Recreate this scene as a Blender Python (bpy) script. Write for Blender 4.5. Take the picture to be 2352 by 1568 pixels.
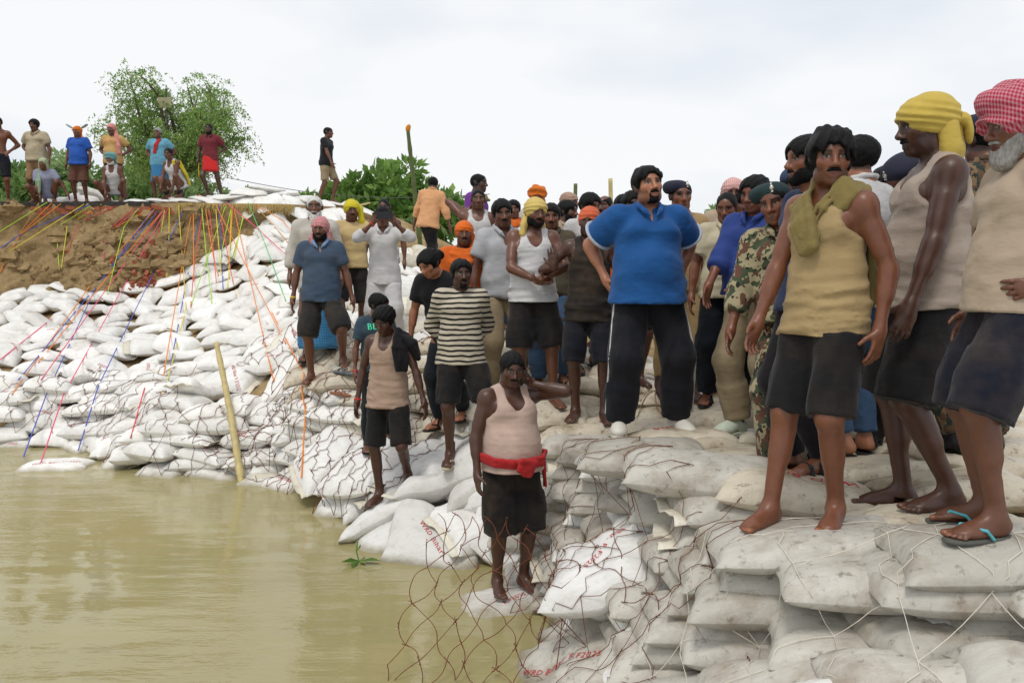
import bpy, math, random
import numpy as np
from mathutils import Vector, Matrix
from mathutils.bvhtree import BVHTree
for _o in list(bpy.data.objects):
    bpy.data.objects.remove(_o, do_unlink=True)
SC = bpy.context.scene
COL = SC.collection
random.seed(7)
R_ = math.radians
# ------------------------------------------------------------------ camera
F_PX, CX, CY = 1960.0, 1176.0, 784.0            # photograph read as 2352 x 1568
CAM_Z, PITCH = 2.24, math.atan(173.0 / 1960.0)  # horizon at row 611, water at z = 0
cam_d = bpy.data.cameras.new('camera')
cam = bpy.data.objects.new('camera', cam_d)
COL.objects.link(cam)
cam.location = (0, 0, CAM_Z)
cam.rotation_euler = (math.pi / 2 - PITCH, 0, 0)
cam_d.sensor_width = 36.0
cam_d.lens = 36.0 * F_PX / 2352.0
cam_d.clip_start = 0.05
cam_d.clip_end = 3000.0
SC.camera = cam
# ------------------------------------------------------------------ world and sun: bright overcast
SUN_EL, SUN_AZ = R_(62), R_(205)                # azimuth clockwise from +Y
W = bpy.data.worlds.new('World')
SC.world = W
W.use_nodes = True
wn, wl = W.node_tree.nodes, W.node_tree.links
wn.clear()
_sky = wn.new('ShaderNodeTexSky'); _sky.sky_type = 'NISHITA'; _sky.sun_disc = False
_sky.sun_elevation = SUN_EL; _sky.sun_rotation = SUN_AZ; _sky.air_density = 1.0; _sky.dust_density = 3.0
_scl = wn.new('ShaderNodeVectorMath'); _scl.operation = 'SCALE'; _scl.inputs['Scale'].default_value = 0.10
wl.new(_sky.outputs[0], _scl.inputs[0])
_tc = wn.new('ShaderNodeTexCoord')
_map = wn.new('ShaderNodeMapping'); _map.inputs['Scale'].default_value = (1.0, 1.0, 2.4)
_map.inputs['Location'].default_value = (2.3, 0.4, 0.2)
wl.new(_tc.outputs['Generated'], _map.inputs[0])
_nz = wn.new('ShaderNodeTexNoise'); _nz.inputs['Scale'].default_value = 1.7
_nz.inputs['Detail'].default_value = 5.0; _nz.inputs['Roughness'].default_value = 0.45
wl.new(_map.outputs[0], _nz.inputs['Vector'])
_cr = wn.new('ShaderNodeValToRGB')
_cr.color_ramp.elements[0].position = 0.36; _cr.color_ramp.elements[0].color = (0.70, 0.78, 0.89, 1)
_cr.color_ramp.elements[1].position = 0.56; _cr.color_ramp.elements[1].color = (1.02, 1.03, 1.04, 1)
wl.new(_nz.outputs[0], _cr.inputs[0])
_mx = wn.new('ShaderNodeMix'); _mx.data_type = 'RGBA'; _mx.inputs[0].default_value = 0.90
wl.new(_scl.outputs[0], _mx.inputs[6]); wl.new(_cr.outputs[0], _mx.inputs[7])
_bg = wn.new('ShaderNodeBackground'); _bg.inputs['Strength'].default_value = 1.0
_wo = wn.new('ShaderNodeOutputWorld')
wl.new(_mx.outputs[2], _bg.inputs['Color']); wl.new(_bg.outputs[0], _wo.inputs[0])
sun_d = bpy.data.lights.new('sun', 'SUN')
sun_d.energy = 1.4; sun_d.angle = R_(14); sun_d.color = (1.0, 0.96, 0.90)
sun = bpy.data.objects.new('sun', sun_d); COL.objects.link(sun)
_sd = Vector((math.sin(SUN_AZ) * math.cos(SUN_EL), math.cos(SUN_AZ) * math.cos(SUN_EL), math.sin(SUN_EL)))
sun.rotation_euler = _sd.to_track_quat('Z', 'Y').to_euler()
sun.location = (0, -5, 20)
SC.view_settings.view_transform = 'Standard'
SC.view_settings.look = 'None'
SC.view_settings.gamma = 1.0
SC.view_settings.exposure = 0.0
SC.render.engine = 'CYCLES'
SC.cycles.max_bounces = 5
SC.cycles.diffuse_bounces = 3
SC.cycles.glossy_bounces = 3
SC.cycles.transparent_max_bounces = 6
# ------------------------------------------------------------------ picture <-> place
_cp, _sp = math.cos(PITCH), math.sin(PITCH)
def ray(px, py):
    a, b = (px - CX) / F_PX, -(py - CY) / F_PX
    return np.array([a, _cp + b * _sp, -_sp + b * _cp])
def at(px, py, Y):
    d = ray(px, py)
    return np.array([0, 0, CAM_Z]) + d * (Y / d[1])
def on_plane(px, py, z):
    d = ray(px, py)
    return np.array([0, 0, CAM_Z]) + d * ((z - CAM_Z) / d[2])
def to_px(p):
    x, y, z = p[0], p[1], p[2] - CAM_Z
    dep = y * _cp - z * _sp
    up = y * _sp + z * _cp
    return CX + F_PX * x / dep, CY - F_PX * up / dep
# ------------------------------------------------------------------ materials
MATS = {}
def lin(r, g, b):
    f = lambda c: (c / 255 / 12.92) if c <= 10 else ((c / 255 + 0.055) / 1.055) ** 2.4
    return (f(r), f(g), f(b), 1.0)
def new_mat(name):
    m = bpy.data.materials.new(name); m.use_nodes = True
    n, l = m.node_tree.nodes, m.node_tree.links
    b = n['Principled BSDF']
    return m, n, l, b
def noise(n, l, vec, scale, detail=3, rough=0.5, stretch=None):
    t = n.new('ShaderNodeTexNoise')
    t.inputs['Scale'].default_value = scale; t.inputs['Detail'].default_value = detail; t.inputs['Roughness'].default_value = rough
    if stretch:
        mp = n.new('ShaderNodeMapping'); mp.inputs['Scale'].default_value = stretch
        l.new(vec, mp.inputs[0]); vec = mp.outputs[0]
    l.new(vec, t.inputs['Vector'])
    return t.outputs[0]
def ramp(n, l, val, *stops):
    r = n.new('ShaderNodeValToRGB')
    e = r.color_ramp.elements
    while len(e) < len(stops): e.new(0.5)
    for el, (p, c) in zip(e, stops):
        el.position = p; el.color = c if len(c) == 4 else (*c, 1)
    l.new(val, r.inputs[0])
    return r.outputs[0]
def mix(n, l, fac, a, b, mode='MIX'):
    m = n.new('ShaderNodeMix'); m.data_type = 'RGBA'; m.blend_type = mode
    for sock, v in ((m.inputs[0], fac), (m.inputs[6], a), (m.inputs[7], b)):
        if hasattr(v, 'is_output'): l.new(v, sock)
        elif isinstance(v, (int, float)): sock.default_value = v
        else: sock.default_value = v if len(v) == 4 else (*v, 1)
    return m.outputs[2]
def bump(n, l, b, h, strength, dist=0.01, prev=None):
    bp = n.new('ShaderNodeBump'); bp.inputs['Strength'].default_value = strength; bp.inputs['Distance'].default_value = dist
    l.new(h, bp.inputs['Height'])
    if prev is not None: l.new(prev, bp.inputs['Normal'])
    l.new(bp.outputs[0], b.inputs['Normal'])
    return bp.outputs[0]
def coord(n, which='Object'):
    return n.new('ShaderNodeTexCoord').outputs[which]
def math_(n, l, op, a, b=None):
    m = n.new('ShaderNodeMath'); m.operation = op
    for s, v in zip(m.inputs, (a, b)):
        if v is None: continue
        if hasattr(v, 'is_output'): l.new(v, s)
        else: s.default_value = v
    return m.outputs[0]
# ------------------------------------------------------------------ objects
def link(name, me, mat, parent=None, smooth=True):
    o = bpy.data.objects.new(name, me); COL.objects.link(o)
    if mat is not None and not me.materials: me.materials.append(mat)
    if parent is not None: o.parent = parent
    return o
def mesh_np(name, V, Fq, smooth=True, tri=False):
    """mesh from numpy verts and same-sized faces"""
    me = bpy.data.meshes.new(name)
    V = np.asarray(V, np.float32); Fq = np.asarray(Fq, np.int32)
    nv, nf, k = len(V), len(Fq), (Fq.shape[1] if len(Fq) else 4)
    me.vertices.add(nv); me.vertices.foreach_set('co', V.ravel())
    me.loops.add(nf * k); me.loops.foreach_set('vertex_index', Fq.ravel())
    me.polygons.add(nf)
    me.polygons.foreach_set('loop_start', np.arange(0, nf * k, k, dtype=np.int32))
    me.polygons.foreach_set('loop_total', np.full(nf, k, np.int32))
    me.polygons.foreach_set('use_smooth', np.full(nf, smooth, bool))
    me.update(calc_edges=True)
    return me
def tag(o, label, cat, group=None, kind=None):
    if label: o['label'] = label
    if cat: o['category'] = cat
    if group: o['group'] = group
    if kind: o['kind'] = kind
    return o
def empty(name, loc, rz=0.0):
    o = bpy.data.objects.new(name, None); COL.objects.link(o)
    o.location = tuple(float(v) for v in loc); o.rotation_euler = (0, 0, rz); o.empty_display_size = 0.1
    return o
def tubes(paths, rad, sides=5):
    """list of point lists -> verts, quads of thin tubes; rad a number or a per-path list"""
    V, Q = [], []
    base = 0
    for i, P in enumerate(paths):
        P = np.asarray(P, float); n = len(P)
        if n < 2: continue
        r = rad[i] if isinstance(rad, (list, tuple)) else rad
        r = np.broadcast_to(np.asarray(r, float), (n,))
        T = np.gradient(P, axis=0); T /= np.linalg.norm(T, axis=1)[:, None] + 1e-9
        up = np.where(np.abs(T[:, 2:3]) > 0.9, np.array([[1.0, 0, 0]]), np.array([[0, 0, 1.0]]))
        A = np.cross(T, up); A /= np.linalg.norm(A, axis=1)[:, None] + 1e-9
        B = np.cross(T, A)
        ang = np.arange(sides) * 2 * math.pi / sides
        ring = P[:, None, :] + r[:, None, None] * (np.cos(ang)[None, :, None] * A[:, None, :] + np.sin(ang)[None, :, None] * B[:, None, :])
        V.append(ring.reshape(-1, 3))
        i0 = (np.arange(n - 1)[:, None] * sides + np.arange(sides)[None, :])
        i1 = (np.arange(n - 1)[:, None] * sides + (np.arange(sides)[None, :] + 1) % sides)
        Q.append(np.stack([i0, i1, i1 + sides, i0 + sides], -1).reshape(-1, 4) + base)
        base += n * sides
    return np.concatenate(V), np.concatenate(Q)
# ------------------------------------------------------------------ implicit bodies: primitives, grids, surface nets
def _v(p): return np.asarray(p, float)
def rot(ax, a):
    return np.array(Matrix.Rotation(a, 3, ax))
def cap(a, b, ra, rb, k=0.03, op=1):
    a, b = _v(a), _v(b); m = max(ra, rb)
    return ('c', np.minimum(a, b) - m, np.maximum(a, b) + m, (a, b, ra, rb), k, op)
def ell(c, r, R=None, k=0.03, op=1):
    c, r = _v(c), _v(r)
    R = np.eye(3) if R is None else R
    e = np.sqrt((R ** 2) @ (r ** 2))
    return ('e', c - e, c + e, (c, r, R), k, op)
def tube(a, b, xd, ra, rb, k=0.02, op=1, rnd=0.0):
    """flat-ended elliptical tube from a to b; ra, rb = (half width along xd, half depth)"""
    a, b = _v(a), _v(b); ax = b - a; L = np.linalg.norm(ax); ax = ax / L
    x = _v(xd) - ax * np.dot(_v(xd), ax); x /= np.linalg.norm(x); y = np.cross(ax, x)
    m = max(*ra, *rb)
    return ('t', np.minimum(a, b) - m, np.maximum(a, b) + m, (a, ax, L, x, y, ra, rb, rnd), k, op)
def ev(pr, X, Y, Z):
    kind, _, _, p, _, _ = pr
    if kind == 'c':
        a, b, ra, rb = p; ab = b - a; L2 = float(ab @ ab) + 1e-12
        x, y, z = X - a[0], Y - a[1], Z - a[2]
        t = np.clip((x * ab[0] + y * ab[1] + z * ab[2]) / L2, 0, 1)
        return np.sqrt((x - t * ab[0]) ** 2 + (y - t * ab[1]) ** 2 + (z - t * ab[2]) ** 2) - (ra + (rb - ra) * t)
    if kind == 'e':
        c, r, R = p
        x, y, z = X - c[0], Y - c[1], Z - c[2]
        u = x * R[0, 0] + y * R[1, 0] + z * R[2, 0]
        v = x * R[0, 1] + y * R[1, 1] + z * R[2, 1]
        w = x * R[0, 2] + y * R[1, 2] + z * R[2, 2]
        k0 = np.sqrt((u / r[0]) ** 2 + (v / r[1]) ** 2 + (w / r[2]) ** 2)
        k1 = np.sqrt((u / r[0] ** 2) ** 2 + (v / r[1] ** 2) ** 2 + (w / r[2] ** 2) ** 2) + 1e-9
        return np.where(k0 < 0.05, -min(r), k0 * (k0 - 1) / k1)
    a, ax, L, xd, yd, ra, rb, rnd = p
    x, y, z = X - a[0], Y - a[1], Z - a[2]
    h = x * ax[0] + y * ax[1] + z * ax[2]
    t = np.clip(h / L, 0, 1)
    u = x * xd[0] + y * xd[1] + z * xd[2]
    v = x * yd[0] + y * yd[1] + z * yd[2]
    rx, ry = ra[0] + (rb[0] - ra[0]) * t, ra[1] + (rb[1] - ra[1]) * t
    q = np.sqrt((u / rx) ** 2 + (v / ry) ** 2)
    return np.maximum((q - 1) * np.minimum(rx, ry), np.maximum(-h, h - L))
def eval_grid(prims, lo, n, vox, grow=0.0, kx=0.0):
    F = np.full(n, 0.2, np.float32)
    ax = [np.float32(lo[i]) + np.float32(vox) * np.arange(n[i], dtype=np.float32) for i in range(3)]
    for pr in prims:
        k = pr[4] + kx if pr[5] > 0 else pr[4]
        pad = k + 3 * vox + abs(grow) + 0.005
        i0 = [max(0, int((pr[1][i] - pad - lo[i]) / vox)) for i in range(3)]
        i1 = [min(n[i], int((pr[2][i] + pad - lo[i]) / vox) + 2) for i in range(3)]
        if any(a >= b for a, b in zip(i0, i1)): continue
        sl = tuple(slice(a, b) for a, b in zip(i0, i1))
        d = ev(pr, ax[0][sl[0]][:, None, None], ax[1][sl[1]][None, :, None], ax[2][sl[2]][None, None, :]).astype(np.float32)
        G = F[sl]
        if pr[5] > 0:
            if grow: d = d - np.float32(grow)
            if k > 1e-4:
                h = np.maximum(k - np.abs(G - d), 0) / k
                F[sl] = np.minimum(G, d) - h * h * (k * 0.25)
            else: F[sl] = np.minimum(G, d)
        else:
            d = -d
            if k > 1e-4:
                h = np.maximum(k - np.abs(G - d), 0) / k
                F[sl] = np.maximum(G, d) + h * h * (k * 0.25)
            else: F[sl] = np.maximum(G, d)
    return F, ax
_CORN = np.array([[i, j, k] for i in (0, 1) for j in (0, 1) for k in (0, 1)])
_EDGE = [(a, b) for a in range(8) for b in range(a + 1, 8) if np.abs(_CORN[a] - _CORN[b]).sum() == 1]
def nets(F, lo, vox):
    s = F < 0
    c = np.zeros(tuple(np.array(F.shape) - 1), np.int8)
    for d in _CORN:
        c += s[d[0]:F.shape[0] - 1 + d[0], d[1]:F.shape[1] - 1 + d[1], d[2]:F.shape[2] - 1 + d[2]]
    act = (c > 0) & (c < 8)
    I = np.argwhere(act)
    if len(I) == 0: return np.zeros((0, 3)), np.zeros((0, 4), int)
    idm = np.full(act.shape, -1, np.int32); idm[act] = np.arange(len(I))
    fv = np.stack([F[I[:, 0] + d[0], I[:, 1] + d[1], I[:, 2] + d[2]] for d in _CORN], 1)
    acc = np.zeros((len(I), 3)); cnt = np.zeros(len(I))
    for a, b in _EDGE:
        fa, fb = fv[:, a], fv[:, b]
        m = (fa < 0) != (fb < 0)
        t = np.where(m, fa / np.where(m, fa - fb, 1), 0)
        acc += np.where(m[:, None], _CORN[a] + t[:, None] * (_CORN[b] - _CORN[a]), 0)
        cnt += m
    V = (I + acc / cnt[:, None]) * vox + np.asarray(lo)
    Q = []
    for ax in range(3):
        o = [(ax + 1) % 3, (ax + 2) % 3]
        sa = np.moveaxis(s, ax, 0); x = sa[:-1] != sa[1:]
        x = np.moveaxis(x, 0, ax)
        E = np.argwhere(x)
        ok = np.ones(len(E), bool)
        for q in o: ok &= (E[:, q] > 0) & (E[:, q] < F.shape[q] - 1)
        E = E[ok]
        if not len(E): continue
        def cell(da, db):
            C = E.copy(); C[:, o[0]] -= da; C[:, o[1]] -= db
            return idm[C[:, 0], C[:, 1], C[:, 2]]
        q = np.stack([cell(1, 1), cell(0, 1), cell(0, 0), cell(1, 0)], 1)
        flip = ~s[E[:, 0], E[:, 1], E[:, 2]]
        q[flip] = q[flip][:, ::-1]
        Q.append(q)
    Q = np.concatenate(Q) if Q else np.zeros((0, 4), int)
    return V, Q[(Q >= 0).all(1)]
def box_of(prims, pad):
    P = [p for p in prims if p[5] > 0]
    return np.min([p[1] for p in P], 0) - pad, np.max([p[2] for p in P], 0) + pad
def folds(P, seed, sc=1.0, stretch=(1, 1, 1)):
    """cheap cloth-fold noise in about [-1, 1]"""
    r = np.random.RandomState(seed); X = P * np.asarray(stretch) * sc
    w = X + 0.06 * np.sin(X[:, [1, 2, 0]] * 9 + r.rand(3) * 6)
    out = 0
    for i, f in enumerate((14, 23, 37, 61)):
        d = r.randn(3); d /= np.linalg.norm(d)
        out = out + np.sin(w @ d * f + r.rand() * 6.28 + 1.5 * np.sin(w @ r.randn(3) * f * 0.3)) / (1 + 0.6 * i)
    return out / 2.0
def surf(prims, vox, grow=0.0, kx=0.0, wr=None, cuts=(), planes=(), lo=None, hi=None, inter=None):
    """mesh of a primitive list. wr(P)->displacement, cuts: subtracted prims, planes: (point, normal) keep side of -normal, inter: prims to intersect with"""
    if lo is None:
        lo, hi = box_of(prims, 3 * vox + grow + 0.012)
    n = tuple(int(v) for v in np.ceil((hi - lo) / vox) + 1)
    F, ax = eval_grid(prims, lo, n, vox, grow, kx)
    if inter is not None:
        G, _ = eval_grid(inter, lo, n, vox)
        F = np.maximum(F, G)
    for c in cuts:
        pad = 3 * vox
        i0 = [max(0, int((c[1][i] - pad - lo[i]) / vox)) for i in range(3)]
        i1 = [min(n[i], int((c[2][i] + pad - lo[i]) / vox) + 2) for i in range(3)]
        if any(a >= b for a, b in zip(i0, i1)): continue
        sl = tuple(slice(a, b) for a, b in zip(i0, i1))
        F[sl] = np.maximum(F[sl], -ev(c, ax[0][sl[0]][:, None, None], ax[1][sl[1]][None, :, None], ax[2][sl[2]][None, None, :]))
    for p, nn in planes:
        F = np.maximum(F, ((ax[0] - p[0]) * nn[0])[:, None, None] + ((ax[1] - p[1]) * nn[1])[None, :, None] + ((ax[2] - p[2]) * nn[2])[None, None, :])
    if wr is not None:
        m = np.argwhere(np.abs(F) < 0.035)
        if len(m):
            F[m[:, 0], m[:, 1], m[:, 2]] += wr(m * vox + lo).astype(np.float32)
    return nets(F, lo, vox)
# ------------------------------------------------------------------ people (built at 1.70 m, then scaled)
def unit(v):
    v = _v(v); return v / (np.linalg.norm(v) + 1e-9)
def two_bone(a, t, l1, l2, pole):
    d = t - a; L = np.linalg.norm(d); L = min(max(L, abs(l1 - l2) + 0.02), (l1 + l2) * 0.998)
    dn = unit(d); t = a + dn * L
    x = (l1 * l1 - l2 * l2 + L * L) / (2 * L); h = math.sqrt(max(l1 * l1 - x * x, 0))
    p = unit(_v(pole) - dn * np.dot(pole, dn))
    return a + dn * x + p * h, t
QUAL = {'near': (0.0160, 0.0062, 0.0066, 0.0122), 'mid': (0.024, 0.0086, 0.0108, 0.0190), 'far': (0.024, 0.0112, 0.0135, 0.020), 'back': (0.032, 0.0090, 0.020, 0.026)}
SKIN = {'dark': (76, 47, 34), 'deep': (102, 63, 44), 'brown': (116, 70, 47), 'tan': (138, 88, 60), 'fair': (160, 106, 78)}
def skel(sp):
    J = {}
    T0 = rot('Z', R_(sp.get('twist', 0))) @ rot('Y', R_(sp.get('side', 0))) @ rot('X', R_(sp.get('lean', 0)))
    pv = _v(sp.get('pelvis', (0, 0, 0.93)))
    def tp(p): return pv + T0 @ (_v(p) - _v((0, 0, 0.93)))
    J['T0'], J['tp'], J['pv'] = T0, tp, pv
    w = sp.get('w', 1.0) * 0.90
    RP = rot('Z', R_(sp.get('hipyaw', 0)))
    for s, sg in (('L', -1), ('R', 1)):
        J['sh' + s] = tp((sg * 0.178 * w, 0.012, 1.385 + sp.get('shrug' + s, 0)))
        hip = pv + RP @ _v((sg * 0.088 * (0.5 + w / 2), 0.0, -0.02))
        fx, fy = sp.get('foot' + s, (sg * 0.11, 0.02 * sg))[:2]
        lift = sp.get('dz' + s, 0.0) + sp.get('lift' + s, 0.0)
        an = _v((fx, fy + 0.03, 0.085 + lift))
        fyaw = R_(sp.get('toe' + s, sg * 14) + sp.get('hipyaw', 0))
        pole = rot('Z', R_(sg * sp.get('knee_out', 8)) + fyaw * 0.5) @ _v((0, -1, 0.15))
        kn, an = two_bone(hip, an, 0.425, 0.42, pole)
        J['hip' + s], J['kn' + s], J['an' + s], J['fd' + s] = hip, kn, an, rot('Z', fyaw) @ _v((0, -1, 0))
        arm = sp.get(s, ('down',))
        sh = J['sh' + s]
        o = dict(curl=0.35, thumb=(0, -1, 0.0), hd=None)
        if arm[0] == 'down':
            out, fw = (arm[1] if len(arm) > 1 else 0.10), (arm[2] if len(arm) > 2 else 0.06)
            tgt = sh + T0 @ _v((0, 0, 0)) + _v((sg * out, -fw, -0.515)); pole = (sg * 0.6, 0.8, 0)
        elif arm[0] == 'hip':
            tgt = tp((sg * (0.185 * w), 0.0 - sp.get('fat', 0) * 0.2, 1.03)); pole = (sg * 0.9, 0.75, -0.1); o['hd'] = (-sg * 0.55, -0.6, -0.55); o['thumb'] = (0, 0.6, 0.6); o['curl'] = 0.5
        elif arm[0] == 'back':
            tgt = tp((sg * 0.05, 0.16, 0.98)); pole = (sg * 1, 0.4, 0); o['hd'] = (-sg, 0.1, -0.2)
        else:
            tgt = tp(arm[1]) if not (len(arm) > 3 and arm[3].get('abs')) else _v(arm[1])
            pole = arm[2]
            if len(arm) > 3: o.update(arm[3])
        el, wr = two_bone(sh, tgt, 0.285, 0.255, T0 @ _v(pole))
        J['el' + s], J['wr' + s] = el, wr
        fa = unit(wr - el)
        hd = unit(o['hd']) if o['hd'] is not None else unit(fa + 0.15 * _v((0, -0.3, -1)))
        th = _v(o['thumb']); th = unit(th - hd * np.dot(th, hd))
        J['hd' + s], J['th' + s], J['curl' + s] = hd, th, o['curl']
        J['spread' + s] = o.get('spread', 1.0)
    hy, hp, hr = sp.get('head', (0, 0, 0))
    J['Rh'] = rot('Z', R_(hy)) @ rot('X', R_(hp)) @ rot('Y', R_(hr))
    J['nk'] = tp((0, 0.025, 1.42))
    J['hc'] = tp((0, 0.0, 1.49)) + J['Rh'] @ _v((0, -0.022, 0.090))
    return J
def head_prims(J, sp, k=1.0):
    c, R = J['hc'], J['Rh']; q = sp.get('hs', 1.0)
    fw = sp.get('face', 1.0)
    H = lambda p: c + R @ (_v(p) * q)
    E = lambda p, r, kk=0.02, op=1: ell(H(p), _v(r) * q, R, kk, op)
    C = lambda a, b, ra, rb, kk=0.015: cap(H(a), H(b), ra * q, rb * q, kk)
    P = [E((0, 0.018, 0.03), (0.074, 0.094, 0.083)), E((0, -0.022, -0.035), (0.06 * fw, 0.072, 0.074), 0.035),
         E((0, -0.05, 0.035), (0.058, 0.045, 0.05), 0.03),
         E((0, -0.066, -0.096), (0.026, 0.022, 0.019), 0.03), E((-0.045 * fw, -0.012, -0.075), (0.018, 0.03, 0.024), 0.035),
         E((0.045 * fw, -0.012, -0.075), (0.018, 0.03, 0.024), 0.035)]
    for g in (-1, 1):
        P += [E((g * 0.042, -0.060, -0.018), (0.021 * fw, 0.021, 0.018), 0.025), C((g * 0.012, -0.087, 0.027), (g * 0.045, -0.076, 0.028), 0.0095, 0.008, 0.016)]
    for g in (-1, 1):
        P.append(ell(H((g * 0.0315, -0.101, 0.006)), _v((0.0185, 0.020, 0.0125)) * q, R, 0.014, -1))
    for g in (-1, 1):
        P.append(E((g * 0.0315, -0.0735, 0.0065), (0.0125, 0.0115, 0.0088), 0.004))
        P.append(C((g * 0.019, -0.084, 0.0135), (g * 0.044, -0.076, 0.0125), 0.0042, 0.004, 0.006))
    P += [C((0, -0.088, 0.020), (0, -0.109, -0.026), 0.0085, 0.0125, 0.012), E((0, -0.112, -0.030), (0.0125, 0.012, 0.0105), 0.01)]
    for g in (-1, 1):
        P.append(E((g * 0.0125, -0.099, -0.034), (0.0095, 0.012, 0.0085), 0.009))
        P.append(E((g * 0.077, 0.014, -0.004), (0.009, 0.019, 0.031), 0.012))
        P.append(E((g * 0.082, 0.022, 0.010), (0.008, 0.013, 0.018), 0.008))
    P += [C((-0.019, -0.083, -0.0615), (0.019, -0.083, -0.0615), 0.0085, 0.0085, 0.010), C((-0.013, -0.085, -0.0735), (0.013, -0.085, -0.0735), 0.0085, 0.0085, 0.010)]
    P.append(cap(H((-0.022, -0.098, -0.0675)), H((0.022, -0.098, -0.0675)), 0.0032, 0.0032, 0.006, -1))
    return P
def body_prims(J, sp):
    T0, tp = J['T0'], J['tp']; w, g, fat = sp.get('w', 1.0) * 0.90, sp.get('g', 1.0) * 0.92, sp.get('fat', 0.0)
    D = {k: [] for k in ('torso', 'trap', 'neck', 'head', 'armL', 'armR', 'handL', 'handR', 'legL', 'legR', 'footL', 'footR')}
    E = lambda c, r, k=0.05: ell(tp(c), r, T0, k)
    D['torso'] = [E((0, 0.012, 0.945), (0.150 * w + fat * 0.4, 0.105 + fat * 0.3, 0.125)), E((0, 0.008, 1.08), (0.138 * w + fat * 0.6, 0.092 + fat * 0.3, 0.16)),
                  E((0, 0.012, 1.275), (0.160 * w + fat * 0.25, 0.106 + fat * 0.25, 0.165)), E((0, 0.035, 1.33), (0.155 * w, 0.075, 0.10))]
    for s in (-1, 1):
        D['torso'].append(E((s * 0.072 * w, -0.060 - fat * 0.3, 1.305), (0.078, 0.042 + fat * 0.25, 0.06), 0.04))
    if fat > 0.0:
        D['torso'].append(E((0, -0.025 - fat * 0.85, 1.06), (0.115 * w + fat * 0.45, 0.075 + fat * 0.75, 0.135 + fat * 0.15), 0.06))
    nk, hc = J['nk'], J['hc']
    for s, sg in (('L', -1), ('R', 1)):
        D['trap'].append(cap(tp((sg * 0.03, 0.03, 1.435)), J['sh' + s] + T0 @ _v((-sg * 0.025, 0.01, 0.008)), 0.045, 0.043, 0.05))
        sh, el, wr = J['sh' + s], J['el' + s], J['wr' + s]
        D['arm' + s] = [ell(sh + unit(el - sh) * 0.01, (0.056 * g, 0.058 * g, 0.060 * g), None, 0.05), cap(sh, el, 0.046 * g, 0.036 * g, 0.04),
                        cap(sh + (el - sh) * 0.4, sh + (el - sh) * 0.72, 0.045 * g, 0.041 * g, 0.03),
                        cap(el, wr, 0.036 * g, 0.026 * (0.5 + g / 2), 0.03), cap(el + (wr - el) * 0.12, el + (wr - el) * 0.42, 0.039 * g, 0.035 * g, 0.03)]
        hd, th = J['hd' + s], J['th' + s]
        n = np.cross(hd, th) * sg
        Rm = np.stack([th, hd, n], 1)
        hp = D['hand' + s]
        hp.append(ell(wr + hd * 0.052, (0.040, 0.052, 0.0165), Rm, 0.02))
        hp.append(cap(wr, wr + hd * 0.03, 0.025, 0.026, 0.02))
        cu, sprd = J['curl' + s], J['spread' + s]
        for i, (o, L, rr) in enumerate(((0.030, 0.068, 0.0088), (0.010, 0.076, 0.0090), (-0.011, 0.070, 0.0086), (-0.030, 0.055, 0.0078))):
            p = wr + hd * (0.088 - abs(o) * 0.18) + th * o
            d0 = unit(hd + th * o * 3.4 * sprd)
            c2 = cu * (1 + 0.18 * i)
            for sgm, (fr, ang) in enumerate(((0.45, 0.55), (0.32, 1.5), (0.23, 2.1))):
                a = c2 * ang
                d = unit(d0 * math.cos(a) + n * math.sin(a))
                e = p + d * L * fr
                hp.append(cap(p, e, rr * (1 - 0.09 * sgm), rr * (0.92 - 0.09 * sgm), 0.006))
                p = e
        p = wr + hd * 0.022 + th * 0.028; d = unit(th * 0.75 + hd * 0.65 + n * (0.25 + 0.5 * cu))
        e = p + d * 0.045; hp.append(cap(p, e, 0.0145, 0.0105, 0.012))
        d = unit(d + hd * 0.45 + n * 0.5 * cu); hp.append(cap(e, e + d * 0.032, 0.0102, 0.0085, 0.005))
        hip, kn, an, fd = J['hip' + s], J['kn' + s], J['an' + s], J['fd' + s]
        bk = -fd
        D['leg' + s] = [cap(hip, kn, 0.088 * g + fat * 0.12, 0.056 * g, 0.05), ell(kn + fd * 0.012, (0.052 * g, 0.052 * g, 0.058 * g), None, 0.03),
                        cap(kn, an, 0.052 * g, 0.035, 0.04), cap(kn + (an - kn) * 0.2 + bk * 0.02, kn + (an - kn) * 0.46 + bk * 0.016, 0.049 * g, 0.042 * g, 0.04)]
        sd = np.cross(fd, _v((0, 0, 1)))          # person's outer side depends on foot
        inn = sd if np.dot(sd, _v((-sg, 0, 0))) > 0 else -sd
        Rf = np.stack([sd, fd, _v((0, 0, 1))], 1)
        z = _v((0, 0, 1))
        fp = D['foot' + s]
        fp += [ell(an + bk * 0.022 - z * 0.047, (0.033, 0.042, 0.038), Rf, 0.03), cap(an + fd * 0.02 - z * 0.025, an + fd * 0.115 - z * 0.055, 0.037, 0.026, 0.04),
               ell(an + fd * 0.125 - z * 0.064, (0.045, 0.055, 0.022), Rf, 0.03), ell(an + fd * 0.05 - z * 0.066, (0.034, 0.07, 0.02), Rf, 0.03)]
        for i, (o, L, rr) in enumerate(((0.031, 0.205, 0.0145), (0.011, 0.205, 0.0098), (-0.007, 0.195, 0.0092), (-0.023, 0.184, 0.0088), (-0.037, 0.170, 0.0085))):
            fp.append(cap(an + fd * 0.145 + inn * o * 0.92 - z * 0.068, an + fd * (L - 0.01) + inn * o * 1.06 - z * (0.085 - rr), rr * 0.98, rr * 0.95, 0.0025))
    D['neck'] = [cap(nk, hc + J['Rh'] @ _v((0, 0.025, -0.06)), 0.060 * (0.6 + 0.4 * g), 0.054 * (0.6 + 0.4 * g), 0.04)]
    D['head'] = head_prims(J, sp)
    return D
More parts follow.
